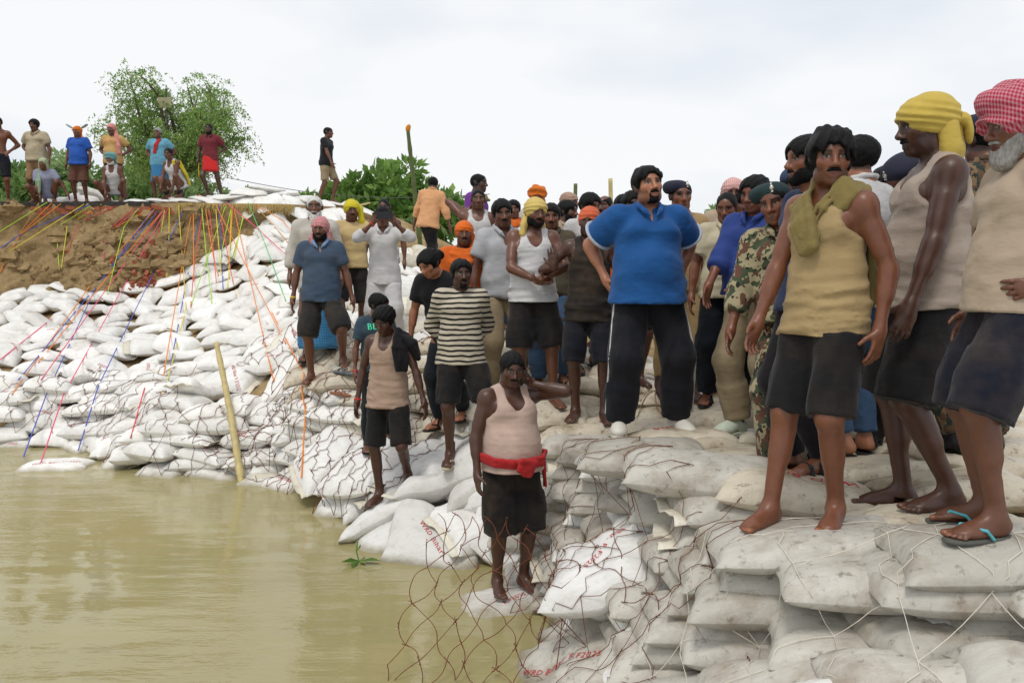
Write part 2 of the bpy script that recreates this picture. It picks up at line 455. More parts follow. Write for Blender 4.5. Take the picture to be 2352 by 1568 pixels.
def skin_colour(V, J, sp, rs):
    base = np.array(lin(*SKIN[sp.get('skin', 'deep')])[:3]) if isinstance(sp.get('skin', 'deep'), str) else np.array(lin(*sp['skin'])[:3])
    C = np.repeat(base[None], len(V), 0)
    q = sp.get('hs', 1.0)
    X = (V - J['hc']) @ J['Rh'] / q
    x, y, z = X[:, 0], X[:, 1], X[:, 2]
    inh = (np.abs(x) < 0.12) & (np.abs(y) < 0.14) & (np.abs(z) < 0.14)
    n = folds(V, 3, 0.7)
    C *= (1 + 0.07 * n)[:, None]
    # darker feet and knuckles, lighter palms are left to the base tone
    front = inh & (y < -0.045)
    ax_ = np.abs(x)
    def blend(m, col, f):
        C[m] = C[m] * (1 - f) + np.asarray(col) * f
    blend(front & (((ax_ - 0.0315) / 0.026) ** 2 + ((z - 0.004) / 0.017) ** 2 < 1), base * 0.55, 0.6)
    lip = front & ((x / 0.025) ** 2 + ((z + 0.0675) / 0.0125) ** 2 < 1) & (y < -0.07)
    blend(lip, base * np.array([0.85, 0.55, 0.55]), 0.75)
    blend(front & (np.abs(z + 0.0675) < 0.0022) & (ax_ < 0.023), base * 0.25, 0.8)
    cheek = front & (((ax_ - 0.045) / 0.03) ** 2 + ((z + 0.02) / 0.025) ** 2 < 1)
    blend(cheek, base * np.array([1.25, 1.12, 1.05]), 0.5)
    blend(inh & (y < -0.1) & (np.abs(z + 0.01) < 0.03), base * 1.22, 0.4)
    eye = front & (((ax_ - 0.0315) / 0.0135) ** 2 + ((z - 0.0055) / 0.0052) ** 2 < 1)
    C[eye] = (0.30, 0.27, 0.24)
    ir = eye & ((ax_ - 0.0315 - 0.003 * np.sign(x) * sp.get('gaze', 0)) ** 2 + (z - 0.006) ** 2 < 0.0062 ** 2)
    C[ir] = (0.012, 0.008, 0.006)
    lash = front & (((ax_ - 0.0315) / 0.017) ** 2 + ((z - 0.0115) / 0.0035) ** 2 < 1) & (y < -0.06)
    C[lash] = (0.02, 0.013, 0.01)
    brow = front & (np.abs(z - (0.0265 + 0.10 * (0.03 - ax_) * (ax_ > 0.03))) < 0.0048) & (ax_ > 0.012) & (ax_ < 0.052)
    bc = sp.get('brow', (0.012, 0.009, 0.008))
    blend(brow, bc, 0.85)
    hair = sp.get('hair', 'short')
    if hair and hair != 'bald' and not sp.get('wrap'):          # thin hair along the hairline
        hz = {'short': 0.066, 'crop': 0.068, 'full': 0.060, 'messy': 0.052}[hair] + sp.get('hairline', 0)
        e1 = np.sqrt((x / 0.068) ** 2 + ((y + 0.125) / 0.075) ** 2 + ((z - hz + 0.085) / 0.09) ** 2)
        e2 = np.sqrt((x / 0.10) ** 2 + ((y + 0.02) / 0.085) ** 2 + ((z + 0.115) / 0.10) ** 2)
        e3 = np.sqrt(((ax_ - 0.085) / 0.04) ** 2 + ((y + 0.078) / 0.045) ** 2 + ((z + 0.02) / 0.062) ** 2)
        mm = np.minimum(np.minimum(e1, e2), e3)
        f_ = np.clip((mm - 0.90) / 0.12, 0, 1) * 0.75 * (inh & (z > -0.06))
        C[:] = C * (1 - f_[:, None]) + np.array([0.012, 0.009, 0.008]) * f_[:, None]
    for sd in 'LR':                          # pale nails
        an, fd = J['an' + sd], J['fd' + sd]; rel = V - an; f_ = rel @ fd
        C[(f_ > 0.186) & (np.abs(rel[:, 2] + 0.066) < 0.008) & (np.abs(np.cross(rel[:, :2], fd[:2])) < 0.06)] *= np.array([1.7, 1.7, 1.65])
    if sp.get('stubble', 0):
        m = inh & (z < -0.035) & (y < 0.0) & ~lip & ~((z > -0.06) & (ax_ > 0.03) & (y < -0.06))
        blend(m, base * 0.32, sp['stubble'])
    return C
def set_col(me, C):
    a = me.attributes.new('col', 'FLOAT_COLOR', 'POINT')
    buf = np.ones((len(C), 4), np.float32); buf[:, :3] = C
    a.data.foreach_set('color', buf.ravel())
def skin_mat():
    if 'skin' in MATS: return MATS['skin']
    m, n, l, b = new_mat('skin')
    at_ = n.new('ShaderNodeAttribute'); at_.attribute_name = 'col'
    c = coord(n)
    nz = noise(n, l, c, 28, 4, 0.6)
    col = mix(n, l, 1.0, at_.outputs['Color'], ramp(n, l, nz, (0.25, (0.86, 0.84, 0.82)), (0.75, (1.1, 1.1, 1.1))), 'MULTIPLY')
    l.new(col, b.inputs['Base Color'])
    b.inputs['Roughness'].default_value = 0.40
    b.inputs['Specular IOR Level'].default_value = 0.5
    bump(n, l, b, noise(n, l, c, 140, 3), 0.12, 0.004)
    MATS['skin'] = m
    return m
def cloth_mat(key, col, kind='plain', col2=None, rough=0.85, dirt=0.25, scale=1.0, col3=None):
    k = (key,)
    if k in MATS: return MATS[k]
    m, n, l, b = new_mat('cloth_' + key)
    c = coord(n)
    dk = 0.84 if max(col) > 90 else 0.47
    sc_ = lambda q: None if q is None else tuple(v * dk for v in q)
    col, col2, col3 = sc_(col), sc_(col2), sc_(col3)
    A = lin(*col)
    if kind == 'plain':
        o = A
    elif kind == 'stripe':                 # horizontal stripes
        sx = n.new('ShaderNodeSeparateXYZ'); l.new(c, sx.inputs[0])
        wob = math_(n, l, 'MULTIPLY', noise(n, l, c, 6, 2), 0.035)
        z = math_(n, l, 'ADD', sx.outputs[2], wob)
        f = math_(n, l, 'FRACT', math_(n, l, 'MULTIPLY', z, scale))
        o = ramp(n, l, f, (0.0, A), (0.58, A), (0.62, lin(*col2)), (0.97, lin(*col2)))
    elif kind == 'vstripe':
        sx = n.new('ShaderNodeSeparateXYZ'); l.new(c, sx.inputs[0])
        f = math_(n, l, 'FRACT', math_(n, l, 'MULTIPLY', sx.outputs[0], scale))
        o = ramp(n, l, f, (0.0, A), (0.62, A), (0.68, lin(*col2)), (0.96, lin(*col2)))
    elif kind == 'check':                  # woven gamcha check
        sx = n.new('ShaderNodeSeparateXYZ'); l.new(c, sx.inputs[0])
        u = math_(n, l, 'FRACT', math_(n, l, 'MULTIPLY', math_(n, l, 'ADD', sx.outputs[0], sx.outputs[1]), scale))
        v = math_(n, l, 'FRACT', math_(n, l, 'MULTIPLY', math_(n, l, 'ADD', sx.outputs[2], math_(n, l, 'MULTIPLY', sx.outputs[1], 0.4)), scale))
        fu = math_(n, l, 'GREATER_THAN', u, 0.55); fv = math_(n, l, 'GREATER_THAN', v, 0.55)
        f = math_(n, l, 'MULTIPLY', math_(n, l, 'ADD', fu, fv), 0.5)
        o = mix(n, l, f, A, lin(*col2))
    elif kind == 'camo':
        n1 = noise(n, l, c, 9 * scale, 2, 0.5); n2 = noise(n, l, c, 8.3 * scale, 2, 0.5, (1, 1.4, 0.8)); n3 = noise(n, l, c, 10.7 * scale, 2, 0.5, (1.3, 1, 1))
        o = mix(n, l, ramp(n, l, n1, (0.52, (0, 0, 0)), (0.535, (1, 1, 1))), A, lin(*col2))
        o = mix(n, l, ramp(n, l, n2, (0.545, (0, 0, 0)), (0.56, (1, 1, 1))), o, lin(*col3))
        o = mix(n, l, ramp(n, l, n3, (0.60, (0, 0, 0)), (0.61, (1, 1, 1))), o, lin(38, 36, 30))
    d = noise(n, l, c, 4.5, 5, 0.6)
    if dirt:
        f = ramp(n, l, d, (0.45, (0, 0, 0)), (0.75, (dirt, dirt, dirt)))
        o = mix(n, l, f, o, lin(120, 98, 72))
    fine = noise(n, l, c, 12, 3, 0.5)
    o = mix(n, l, 1.0, o, ramp(n, l, fine, (0.2, (0.86, 0.86, 0.86)), (0.8, (1.08, 1.08, 1.08))), 'MULTIPLY')
    l.new(o, b.inputs['Base Color'])
    b.inputs['Roughness'].default_value = rough
    b.inputs['Specular IOR Level'].default_value = 0.25
    b.inputs['Sheen Weight'].default_value = 0.08
    p = bump(n, l, b, noise(n, l, c, 8, 3, 0.5, (1, 1, 2.0)), 0.35, 0.03)
    bump(n, l, b, noise(n, l, c, 420, 2), 0.08, 0.002, p)
    MATS[k] = m
    return m
def plain_mat(key, col, rough=0.6, metal=0.0, spec=0.4, var=0.15, sc=30):
    k = ('p', key)
    if k in MATS: return MATS[k]
    m, n, l, b = new_mat(key)
    c = coord(n)
    A = lin(*col)
    o = mix(n, l, 1.0, A, ramp(n, l, noise(n, l, c, sc, 4), (0.2, (1 - var,) * 3), (0.8, (1 + var * 0.6,) * 3)), 'MULTIPLY')
    l.new(o, b.inputs['Base Color'])
    b.inputs['Roughness'].default_value = rough; b.inputs['Metallic'].default_value = metal; b.inputs['Specular IOR Level'].default_value = spec
    bump(n, l, b, noise(n, l, c, sc * 4, 3), 0.2, 0.003)
    MATS[k] = m
    return m
def hair_mat(key='black', col=(13, 11, 11)):
    k = ('h', key)
    if k in MATS: return MATS[k]
    m, n, l, b = new_mat('hair_' + key)
    c = coord(n)
    nz = noise(n, l, c, 90, 3, 0.6, (1, 1, 0.35))
    A = np.array(lin(*col)[:3])
    l.new(ramp(n, l, nz, (0.3, tuple(A * 0.6)), (0.7, tuple(A * 1.35))), b.inputs['Base Color'])
    b.inputs['Roughness'].default_value = 0.6; b.inputs['Specular IOR Level'].default_value = 0.18
    bump(n, l, b, nz, 0.9, 0.01)
    MATS[k] = m
    return m
def person(sp, where):
    """where: ground point; sp: spec. Builds one person with its clothes as parts."""
    s = sp.get('h', 1.68) / 1.70
    q = QUAL[sp.get('q', 'mid')]
    vb, vh, vx, vc = [v / (0.5 + 0.5 * s) for v in q]
    seed = sp.get('seed', abs(hash(sp['label'])) % 9999) if 'seed' in sp else sum(map(ord, sp['label'])) % 9999
    rs = np.random.RandomState(seed)
    J = skel(sp); D = body_prims(J, sp); T0, tp = J['T0'], J['tp']
    w, g, fat = sp.get('w', 1.0) * 0.90, sp.get('g', 1.0) * 0.92, sp.get('fat', 0.0)
    root = empty('person', where, R_(sp.get('yaw', 0)))
    tag(root, sp['label'], 'person', sp.get('group'))
    allp = [p for k in D for p in D[k]]
    # --- body: base grid, finer grids round head, hands and feet
    boxes = []
    up = _v((0.0, 0, 0))
    hl, hh = box_of(D['head'], 0.012); hl[2] = J['hc'][2] - 0.115
    boxes.append((hl, hh, vh))
    for sd in 'LR':
        lo, hi = box_of(D['hand' + sd], 0.012); boxes.append((lo, hi, vx))
        if sp.get('shoe', 'bare') in ('bare', 'flip', 'sandal') and not sp.get('nofeet'):
            lo, hi = box_of(D['foot' + sd], 0.010); boxes.append((lo, hi, vx * (0.85 if sp.get('q') == 'near' else 1.15)))
    soles = [(_v((0, 0, 0.0)), _v((0, 0, -1)))]
    footz = min(J['anL'][2], J['anR'][2]) - 0.085
    def foot_cut(V, Q): return V, Q
    Vs, Qs = [], []; base = 0
    V, Q = surf(allp, vb)
    inb = np.zeros(len(V), bool)
    for lo, hi, vv in boxes:
        inb |= ((V > lo + vb * 0.6) & (V < hi - vb * 0.6)).all(1)
    keep = ~inb[Q].all(1); Q = Q[keep]
    Vs.append(V); Qs.append(Q); base = len(V)
    for lo, hi, vv in boxes:
        pr = [p for p in allp if (p[1] < hi + 0.05).all() and (p[2] > lo - 0.05).all()]
        V, Q = surf(pr, vv, lo=lo, hi=hi)
        Vs.append(V); Qs.append(Q + base); base += len(V)
    V = np.concatenate(Vs); Q = np.concatenate(Qs)
    used = np.zeros(len(V), bool); used[Q.ravel()] = True
    remap = np.cumsum(used) - 1
    V, Q = V[used], remap[Q]
    for sd in 'LR':                                    # flat soles
        zz = J['an' + sd][2] - 0.085
        m = (np.linalg.norm(V[:, :2] - J['an' + sd][:2], axis=1) < 0.24) & (V[:, 2] < zz)
        V[m, 2] = zz
    C = skin_colour(V, J, sp, rs)
    me = mesh_np('body', V * s, Q); set_col(me, C)
    link('body', me, skin_mat(), root)
    def part(name, mat, prims, **kw):
        vv = kw.pop('vox', vc); parent = kw.pop('parent', root); label = kw.pop('label', None)
        V, Q = surf(prims, vv, **kw)
        if len(Q) == 0: return None
        me = mesh_np(name, V * s, Q)
        o = link(name, me, mat, parent)
        if label: o['label'] = label
        return o
    def wrk(amp, stretch=(1, 1, 1), sc=1.0, z0=None, out=False):
        sd_ = rs.randint(9999)
        def f(P):
            a = amp
            if z0 is not None: a = amp * (0.35 + 0.65 * np.clip((z0 - P[:, 2]) / 0.25, 0, 1.2))
            rid = (1 - np.clip(np.abs(folds(P, sd_ + 2, sc * 0.55, stretch)), 0, 1)) ** 6
            if out: return -0.9 * a * rid - a * np.clip(0.8 * folds(P, sd_, sc, stretch) + 0.9 * (0.45 - np.abs(folds(P, sd_ + 1, sc * 0.8, stretch))), -0.25, 1.2)
            return -0.8 * a * rid + a * (0.7 * folds(P, sd_, sc, stretch) + 1.0 * (np.abs(folds(P, sd_ + 1, sc * 0.8, stretch)) - 0.35))
        return f
    X0 = T0 @ _v((1, 0, 0))
    # --- upper garment
    t = sp.get('top')
    if t:
        kind, mat = t[0], t[1]; o = dict(hem=0.86, loose=0.0, sleeve=0.62, wr=0.008); o.update(t[2] if len(t) > 2 else {})
        lo_, hem = o['loose'], o['hem']
        hw, hd_ = 0.166 * w + fat * 0.55 + 0.012 + lo_, 0.116 + fat * 0.75 + 0.010 + lo_
        cy = -fat * 0.38
        if sp.get('low') and sp['low'][0] in ('shorts', 'trousers') and not (len(sp['low']) > 2 and sp['low'][2].get('tucked')):
            l2_ = sp['low'][2].get('loose', 0) if len(sp['low']) > 2 else 0
            hw = max(hw, 0.088 * (0.5 + w / 2) + 0.092 * g + fat * 0.14 + l2_ * 0.4 + 0.014); hd_ = max(hd_, 0.092 * g + fat * 0.7 + l2_ * 0.5 + 0.052)
        if kind == 'tank':
            tor = D['torso'] + D['trap']
            low = tube(tp((0, 0.008 + cy * 0.6, 1.24)), tp((0, 0.004 + cy, hem)), X0, (0.142 * w + fat * 0.3, 0.096 + fat * 0.4), (hw, hd_), 0.07)
            cuts = [ell(tp((sg * 0.205 * w, 0.0, 1.385)), (0.080 * w, 0.22, 0.145), T0) for sg in (-1, 1)]
            dp = o.get('deep', 0.145)
            cuts += [ell(tp((0, -0.10 - fat * 0.3, 1.47)), (0.080 * w, 0.14, dp), T0), ell(tp((0, 0.13, 1.47)), (0.080 * w, 0.12, 0.10), T0), ell(tp((0, 0, 1.51)), (0.078 * w, 0.2, 0.06), T0)]
            part('vest', mat, tor + [low], grow=0.008, wr=wrk(o['wr'] * 1.3, (0.5, 0.5, 2.8), z0=1.30, out=True), cuts=cuts, planes=[(tp((0, 0, hem)), T0 @ _v((0, 0, -1)))], vox=vc * 0.85)
        else:
            tor = D['torso'] + D['trap']
            pr = list(tor)
            pr.append(tube(tp((0, 0.006 + cy * 0.5, 1.26)), tp((0, 0.004 + cy, hem)), X0, (0.146 * w + fat * 0.25, 0.098 + fat * 0.3), (hw + 0.004, hd_), 0.07))
            for sd, sg in (('L', -1), ('R', 1)):
                sh, el, wr_ = J['sh' + sd], J['el' + sd], J['wr' + sd]
                sl = o['sleeve']; xx = np.cross(unit(el - sh), _v((0, 1, 0.2)))
                rr = 0.052 * g + o.get('sloose', 0.012) + fat * 0.12
                pr.append(ell(sh + unit(el - sh) * 0.01, (0.058 * g + fat * 0.06,) * 3, None, 0.06))
                if sl <= 1:
                    pr.append(cap(sh, sh + (el - sh) * sl * 0.6, 0.055 * g + fat * 0.06, rr * 0.97, 0.05))
                    pr.append(tube(sh + (el - sh) * sl * 0.3, sh + (el - sh) * sl, xx, (rr * 0.9, rr * 0.95), (rr * 1.04, rr * 1.1), 0.03))
                else:
                    pr.append(cap(sh, el, rr * 0.98, rr * 0.86, 0.05))
                    e2 = el + (wr_ - el) * (sl - 1)
                    pr.append(cap(el, el + (e2 - el) * 0.7, rr * 0.85, rr * 0.75, 0.03))
                    pr.append(tube(el + (e2 - el) * 0.4, e2, np.cross(unit(wr_ - el), _v((0.3, 1, 0.2))), (rr * 0.76, rr * 0.76), (rr * 0.74, rr * 0.74), 0.02))
            nc = o.get('neck', 0.0)
            cuts = [ell(tp((0, -0.035 - nc * 0.4, 1.492)), (0.072, 0.085 + nc * 0.4, 0.048 + nc), T0), ell(tp((0, 0.02, 1.53)), (0.075, 0.08, 0.07), T0)]
            if o.get('vee'):
                cuts.append(tube(tp((0, -0.25, 1.40)), tp((0, -0.02, 1.40)), X0, (0.012, o['vee']), (0.012, o['vee']), 0))
            shirt = part('shirt', mat, pr, grow=0.009, wr=wrk(o['wr'], (0.7, 0.7, 1.5), z0=1.35), cuts=cuts, planes=[(tp((0, 0, hem)), T0 @ _v((0, 0, -1)))])
            if o.get('collar'):
                cm = o['collar'] if not isinstance(o['collar'], bool) else mat
                for sg in (-1, 1):
                    fy = -fat * 0.35
                    pts = [(sg * 0.016, -0.100 + fy * 1.3, 1.385), (sg * 0.046, -0.085 + fy, 1.418), (sg * 0.068, -0.035 + fy * 0.6, 1.452), (sg * 0.072, 0.015, 1.474), (sg * 0.048, 0.064, 1.486), (0, 0.080, 1.488)]
                    rr_ = (0.006, 0.016, 0.017, 0.015, 0.014, 0.014)
                    cp = [cap(tp(a), tp(b), ra_, rb_, 0.012) for a, b, ra_, rb_ in zip(pts, pts[1:], rr_, rr_[1:])]
                    part('collar', cm, cp, vox=max(vh, 0.008))
            if o.get('cuff'):
                for sd in 'LR':
                    sh, el, wr_ = J['sh' + sd], J['el' + sd], J['wr' + sd]; sl = o['sleeve']
                    rr = (0.060 * g + o.get('sloose', 0.012) + fat * 0.12) * 1.08 + 0.011
                    e = sh + (el - sh) * sl; d = unit(el - sh)
                    part('cuff', o['cuff'], [tube(e - d * 0.012, e + d * 0.004, np.cross(d, _v((0, 1, 0.2))), (rr, rr * 1.04), (rr, rr * 1.04), 0)], vox=vh)
            if o.get('buttons'):
                for i in range(4):
                    z = 1.33 - i * 0.1
                    part('button', plain_mat('button', (225, 222, 214), 0.4), [ell(tp((0.0, -(0.125 + fat) - 0.004, z)), (0.006, 0.004, 0.006), T0)], vox=0.003)
    # --- lower garment
    b = sp.get('low')
    if b:
        kind, mat = b[0], b[1]; o = dict(waist=0.985, leg=1.0, loose=0.0, wr=0.008); o.update(b[2] if len(b) > 2 else {})
        pr = list(D['torso'][:2])
        lo_ = o['loose']
        pk = sp.get('pelvisgrow', 0)
        if kind in ('shorts', 'trousers'):
            for sd, sg in (('L', -1), ('R', 1)):
                hip, kn, an = J['hip' + sd], J['kn' + sd], J['an' + sd]
                ra = 0.092 * g + fat * 0.14 + lo_ * 0.4
                xx = rot('Z', R_(sp.get('hipyaw', 0))) @ _v((1, 0, 0))
                if kind == 'shorts':
                    L = o.get('len', 0.95)
                    if L <= 1: e = hip + (kn - hip) * L; e = e + _v(((hip[0] - e[0]) * 0.15, (hip[1] - e[1]) * 0.2, 0)); pr.append(cap(hip, hip + (kn - hip) * 0.3, ra, ra, 0.05)); pr.append(tube(hip + (kn - hip) * 0.12, e, xx, (ra, ra * 1.02), (ra * 0.92 + 0.003 + lo_ * 0.45, ra * 0.95 + 0.004 + lo_ * 0.5), 0.03))
                    else:
                        pr.append(cap(hip, hip + (kn - hip) * 0.8, ra, ra * 0.88 + lo_ * 0.5, 0.05)); e = kn + (an - kn) * (L - 1)
                        pr.append(tube(hip + (kn - hip) * 0.55, e, xx, (ra * 0.88 + lo_ * 0.4,) * 2, (ra * 0.84 + lo_ * 0.7,) * 2, 0.04))
                else:
                    pr.append(cap(hip, kn, ra, 0.074 * g + lo_, 0.05))
                    e = kn + (an - kn) * o.get('len', 0.93)
                    pr.append(cap(kn, kn + (e - kn) * 0.7, 0.074 * g + lo_, 0.064 * g + lo_ * 1.1, 0.04))
                    pr.append(tube(kn + (e - kn) * 0.45, e, xx, (0.064 * g + lo_, 0.066 * g + lo_), (0.060 * g + lo_ * 1.2, 0.066 * g + lo_ * 1.2), 0.04))
            tz = o['waist']
            if t and not o.get('tucked'): tz = min(tz, (t[2] if len(t) > 2 else {}).get('hem', 0.86) + 0.014)
            part('shorts' if kind == 'shorts' else 'trousers', mat, pr, grow=0.005, wr=wrk(o['wr'], (1.5, 1.5, 0.6)), planes=[(tp((0, 0, tz)), T0 @ _v((0, 0, 1)))])
        else:                                            # wrapped cloth
            hem = o.get('hem', 0.42)
            c1 = (J['kn' + 'L'] + J['kn' + 'R']) / 2
            br = o.get('bottom', (0.19, 0.15))
            cb = _v((c1[0] * 0.7, c1[1] * 0.6, hem))
            pr.append(tube(tp((0, -fat * 0.2, o['waist'])), cb, _v((1, 0, 0)), (0.155 * w + fat * 0.5, 0.115 + fat * 0.5), br, 0.04))
            part('wrapped_cloth', mat, pr, grow=0.010, wr=wrk(0.009, (1.6, 1.6, 0.35)), planes=[(tp((0, 0, o['waist'])), T0 @ _v((0, 0, 1))), (_v((0, 0, hem)), _v((0, 0, -1)))])
    # --- head: hair, beards, wraps
    hc, Rh = J['hc'], J['Rh']; hq = sp.get('hs', 1.0)
    H = lambda p: hc + Rh @ (_v(p) * hq)
    HE = lambda p, r, k=0.02, op=1: ell(H(p), _v(r) * hq, Rh, k, op)
    hcol = sp.get('haircol', 'black'); hm = hair_mat('black') if hcol == 'black' else hair_mat(*hcol)
    skull = [HE((0, 0.018, 0.03), (0.074, 0.094, 0.083)), HE((0, -0.045, 0.04), (0.058, 0.045, 0.045), 0.03)]
    hair = sp.get('hair', 'short')
    if hair:
        th = {'short': 0.009, 'crop': 0.005, 'full': 0.017, 'messy': 0.026, 'bald': 0.006}[hair]
        sdh = rs.randint(9999)
        amp = {'short': 0.0045, 'crop': 0.0028, 'full': 0.006, 'messy': 0.010, 'bald': 0.002}[hair]
        line = -0.052 if hair != 'bald' else 0.0
        hz = {'short': 0.066, 'crop': 0.068, 'full': 0.060, 'messy': 0.052, 'bald': 0.03}[hair] + sp.get('hairline', 0)
        # hairline: front edge high, dropping behind the temples to the nape
        cuts = [HE((0, -0.125, hz - 0.085), (0.068, 0.075, 0.090)), HE((0, -0.02, -0.115), (0.10, 0.085, 0.10))]
        for sg in (-1, 1):
            cuts.append(HE((sg * 0.095, 0.020, -0.022), (0.032, 0.022, 0.035)))
            cuts.append(HE((sg * 0.085, -0.078, -0.02), (0.04, 0.045, 0.062)))
        pl = [(H((0, 0.06, -0.052)), Rh @ unit((0, 0.5, -1)))]
        if hair == 'bald':
            cuts.append(HE((0, -0.03, 0.12), (0.062, 0.10, 0.075)))
        def hw_(P):
            X = (P - hc) @ Rh
            return amp * folds(X * np.array([1, 1, 0.5]), sdh, 1.9) - amp * 0.5 * np.sin(X[:, 0] * 160 + 3 * np.sin(X[:, 2] * 40))
        part('hair', hm, skull, grow=th * hq, wr=hw_, cuts=cuts, planes=pl, vox=vh * 1.25)
    if sp.get('moustache'):
        mc = hm if sp['moustache'] is True else hair_mat(*sp['moustache'])
        mp = []
        for sg in (-1, 1):
            mp.append(cap(H((0, -0.097, -0.048)), H((sg * 0.018, -0.093, -0.050)), 0.0072 * hq, 0.0065 * hq, 0.006)); mp.append(cap(H((sg * 0.018, -0.093, -0.050)), H((sg * 0.032, -0.083, -0.057)), 0.0065 * hq, 0.003 * hq, 0.006))
        part('moustache', mc, mp, vox=vh * 0.8)
    if sp.get('beard'):
        bm = hm if sp['beard'] in (True, 'goatee') else hair_mat(*sp['beard'][:2])
        bl = 0.0
        if isinstance(sp['beard'], tuple) and len(sp['beard']) > 2: bl = sp['beard'][2]
        jaw = [HE((0, -0.022, -0.035), (0.06 * sp.get('face', 1), 0.072, 0.074), 0.035), HE((0, -0.066, -0.096), (0.026, 0.022, 0.019), 0.03)]
        if bl: jaw.append(HE((0, -0.06, -0.12 - bl * 0.3), (0.045, 0.035, 0.03 + bl * 0.6), 0.03))
        for sg in (-1, 1): jaw.append(HE((sg * 0.045, -0.012, -0.075), (0.018, 0.03, 0.024), 0.035))
        cuts = [HE((0, -0.125, -0.02), (0.075, 0.085, 0.052)), HE((0, -0.10, -0.066), (0.024, 0.04, 0.013)), HE((0, 0.06, -0.05), (0.1, 0.07, 0.12))]
        if sp['beard'] == 'goatee':
            cuts += [HE((sg * 0.07, -0.03, -0.06), (0.047, 0.10, 0.09)) for sg in (-1, 1)]
        sdb = rs.randint(9999)
        part('beard', bm, jaw, grow=0.0055, cuts=cuts, planes=[(H((0, 0, -0.008)), Rh @ _v((0, 0, 1)))], wr=lambda P: 0.003 * folds(P, sdb, 2.2), vox=vh)
    wrap = sp.get('wrap')
    if wrap:
        kind, mat = wrap[0], wrap[1]; o = dict(th=0.016, tail=None); o.update(wrap[2] if len(wrap) > 2 else {})
        sdw = rs.randint(9999)
        def ww(P):
            X = (P - hc) @ Rh
            return -0.0042 * np.sin((X[:, 2] + 0.25 * X[:, 1] + 0.12 * X[:, 0]) * 190 + 2.5 * folds(X, sdw, 1.0)) * np.clip(1 - np.abs(X[:, 2] - 0.03) / 0.09, 0.2, 1) + 0.003 * folds(X, sdw + 1, 1.5)
        sk = list(skull); cuts = [HE((0, -0.135, -0.045), (0.09, 0.09, 0.085)), HE((0, -0.03, -0.10), (0.12, 0.105, 0.085))]
        if kind == 'turban':
            for i, (tl, yy, zz, rr) in enumerate(((0.30, 0, 0.045, 0.026), (-0.35, 0.1, 0.070, 0.028), (0.15, -0.2, 0.095, 0.026), (-0.1, 0.5, 0.115, 0.024))):
                Rr = rot('X', tl) @ rot('Y', yy)
                ra, rb = (0.083, 0.100) if i < 2 else ((0.066, 0.080) if i == 2 else (0.035, 0.045))
                N = 14
                pts = [_v((ra * math.cos(a), 0.012 + rb * math.sin(a), 0)) @ Rr.T + _v((0, 0, zz)) for a in np.arange(N + 1) * 2 * math.pi / N]
                for a_, b_ in zip(pts, pts[1:]): sk.append(cap(H(a_), H(b_), rr * hq * o.get('fat', 1.0), rr * hq * o.get('fat', 1.0), 0.010))
        if o.get('full'):                       # covers ears and nape
            cuts = [HE((0, -0.135, -0.045), (0.085, 0.095, 0.085)), HE((0, -0.06, -0.10), (0.09, 0.075, 0.075))]
            sk += [HE((0, 0.03, -0.05), (0.082, 0.075, 0.09), 0.04)]
            pl = [(H((0, 0, -0.115)), Rh @ _v((0, 0, -1)))]
        else:
            pl = [(H((0, 0.05, -0.03)), Rh @ unit((0, 0.25, -1)))]
        wo = part('head_cloth', mat, sk, grow=o['th'], wr=ww, cuts=cuts, planes=pl, vox=vh)
        if o.get('knot'):
            part('cloth_knot', mat, [HE(o['knot'], (0.03, 0.03, 0.026)), HE(_v(o['knot']) + _v((0.01, 0.02, -0.05)), (0.026, 0.014, 0.05), 0.02)], wr=lambda P: 0.004 * folds(P, sdw, 2), vox=vh)
        if o['tail']:
            for tl in (o['tail'] if isinstance(o['tail'][0][0], (tuple, list)) else [o['tail']]):
                pts = tl
                tc = []
                for a_, b_ in zip(pts, pts[1:]):
                    tc.append(cap(H(a_), H(b_), o.get('tw', 0.03), o.get('tw', 0.03), 0.02))
                part('cloth_tail', mat, tc, wr=lambda P: 0.007 * folds(P, sdw, 1.6, (1.6, 1.6, 0.5)), vox=vh * 1.2)
    if sp.get('beret'):
        mat = sp['beret']
        sg = sp.get('beretside', 1)
        part('beret', mat, [HE((0, 0.01, 0.052), (0.083, 0.102, 0.062)), HE((sg * 0.045, 0.015, 0.082), (0.082, 0.105, 0.040), 0.03), HE((sg * 0.075, 0.01, 0.060), (0.055, 0.09, 0.045), 0.03)],
             cuts=[HE((0, -0.02, -0.06), (0.2, 0.2, 0.098))], wr=lambda P: 0.002 * folds(P, 5, 1.2), vox=vh)
        bd = part('badge', plain_mat('silver_badge', (205, 200, 185), 0.35, 0.8), [HE((-sg * 0.028, -0.082, 0.085), (0.012, 0.007, 0.014)), HE((-sg * 0.028, -0.078, 0.105), (0.006, 0.006, 0.010), 0.004), HE((-sg * 0.028, -0.087, 0.066), (0.009, 0.005, 0.005), 0.003)], vox=0.0028)
    if sp.get('cap'):
        mat = sp['cap']
        part('cap_crown', mat, [HE((0, 0.015, 0.055), (0.083, 0.103, 0.073))], cuts=[HE((0, 0, -0.05), (0.2, 0.2, 0.09))], vox=vh)
        part('cap_peak', mat, [HE((0, -0.115, 0.040), (0.068, 0.062, 0.012), 0.01)], vox=vh)
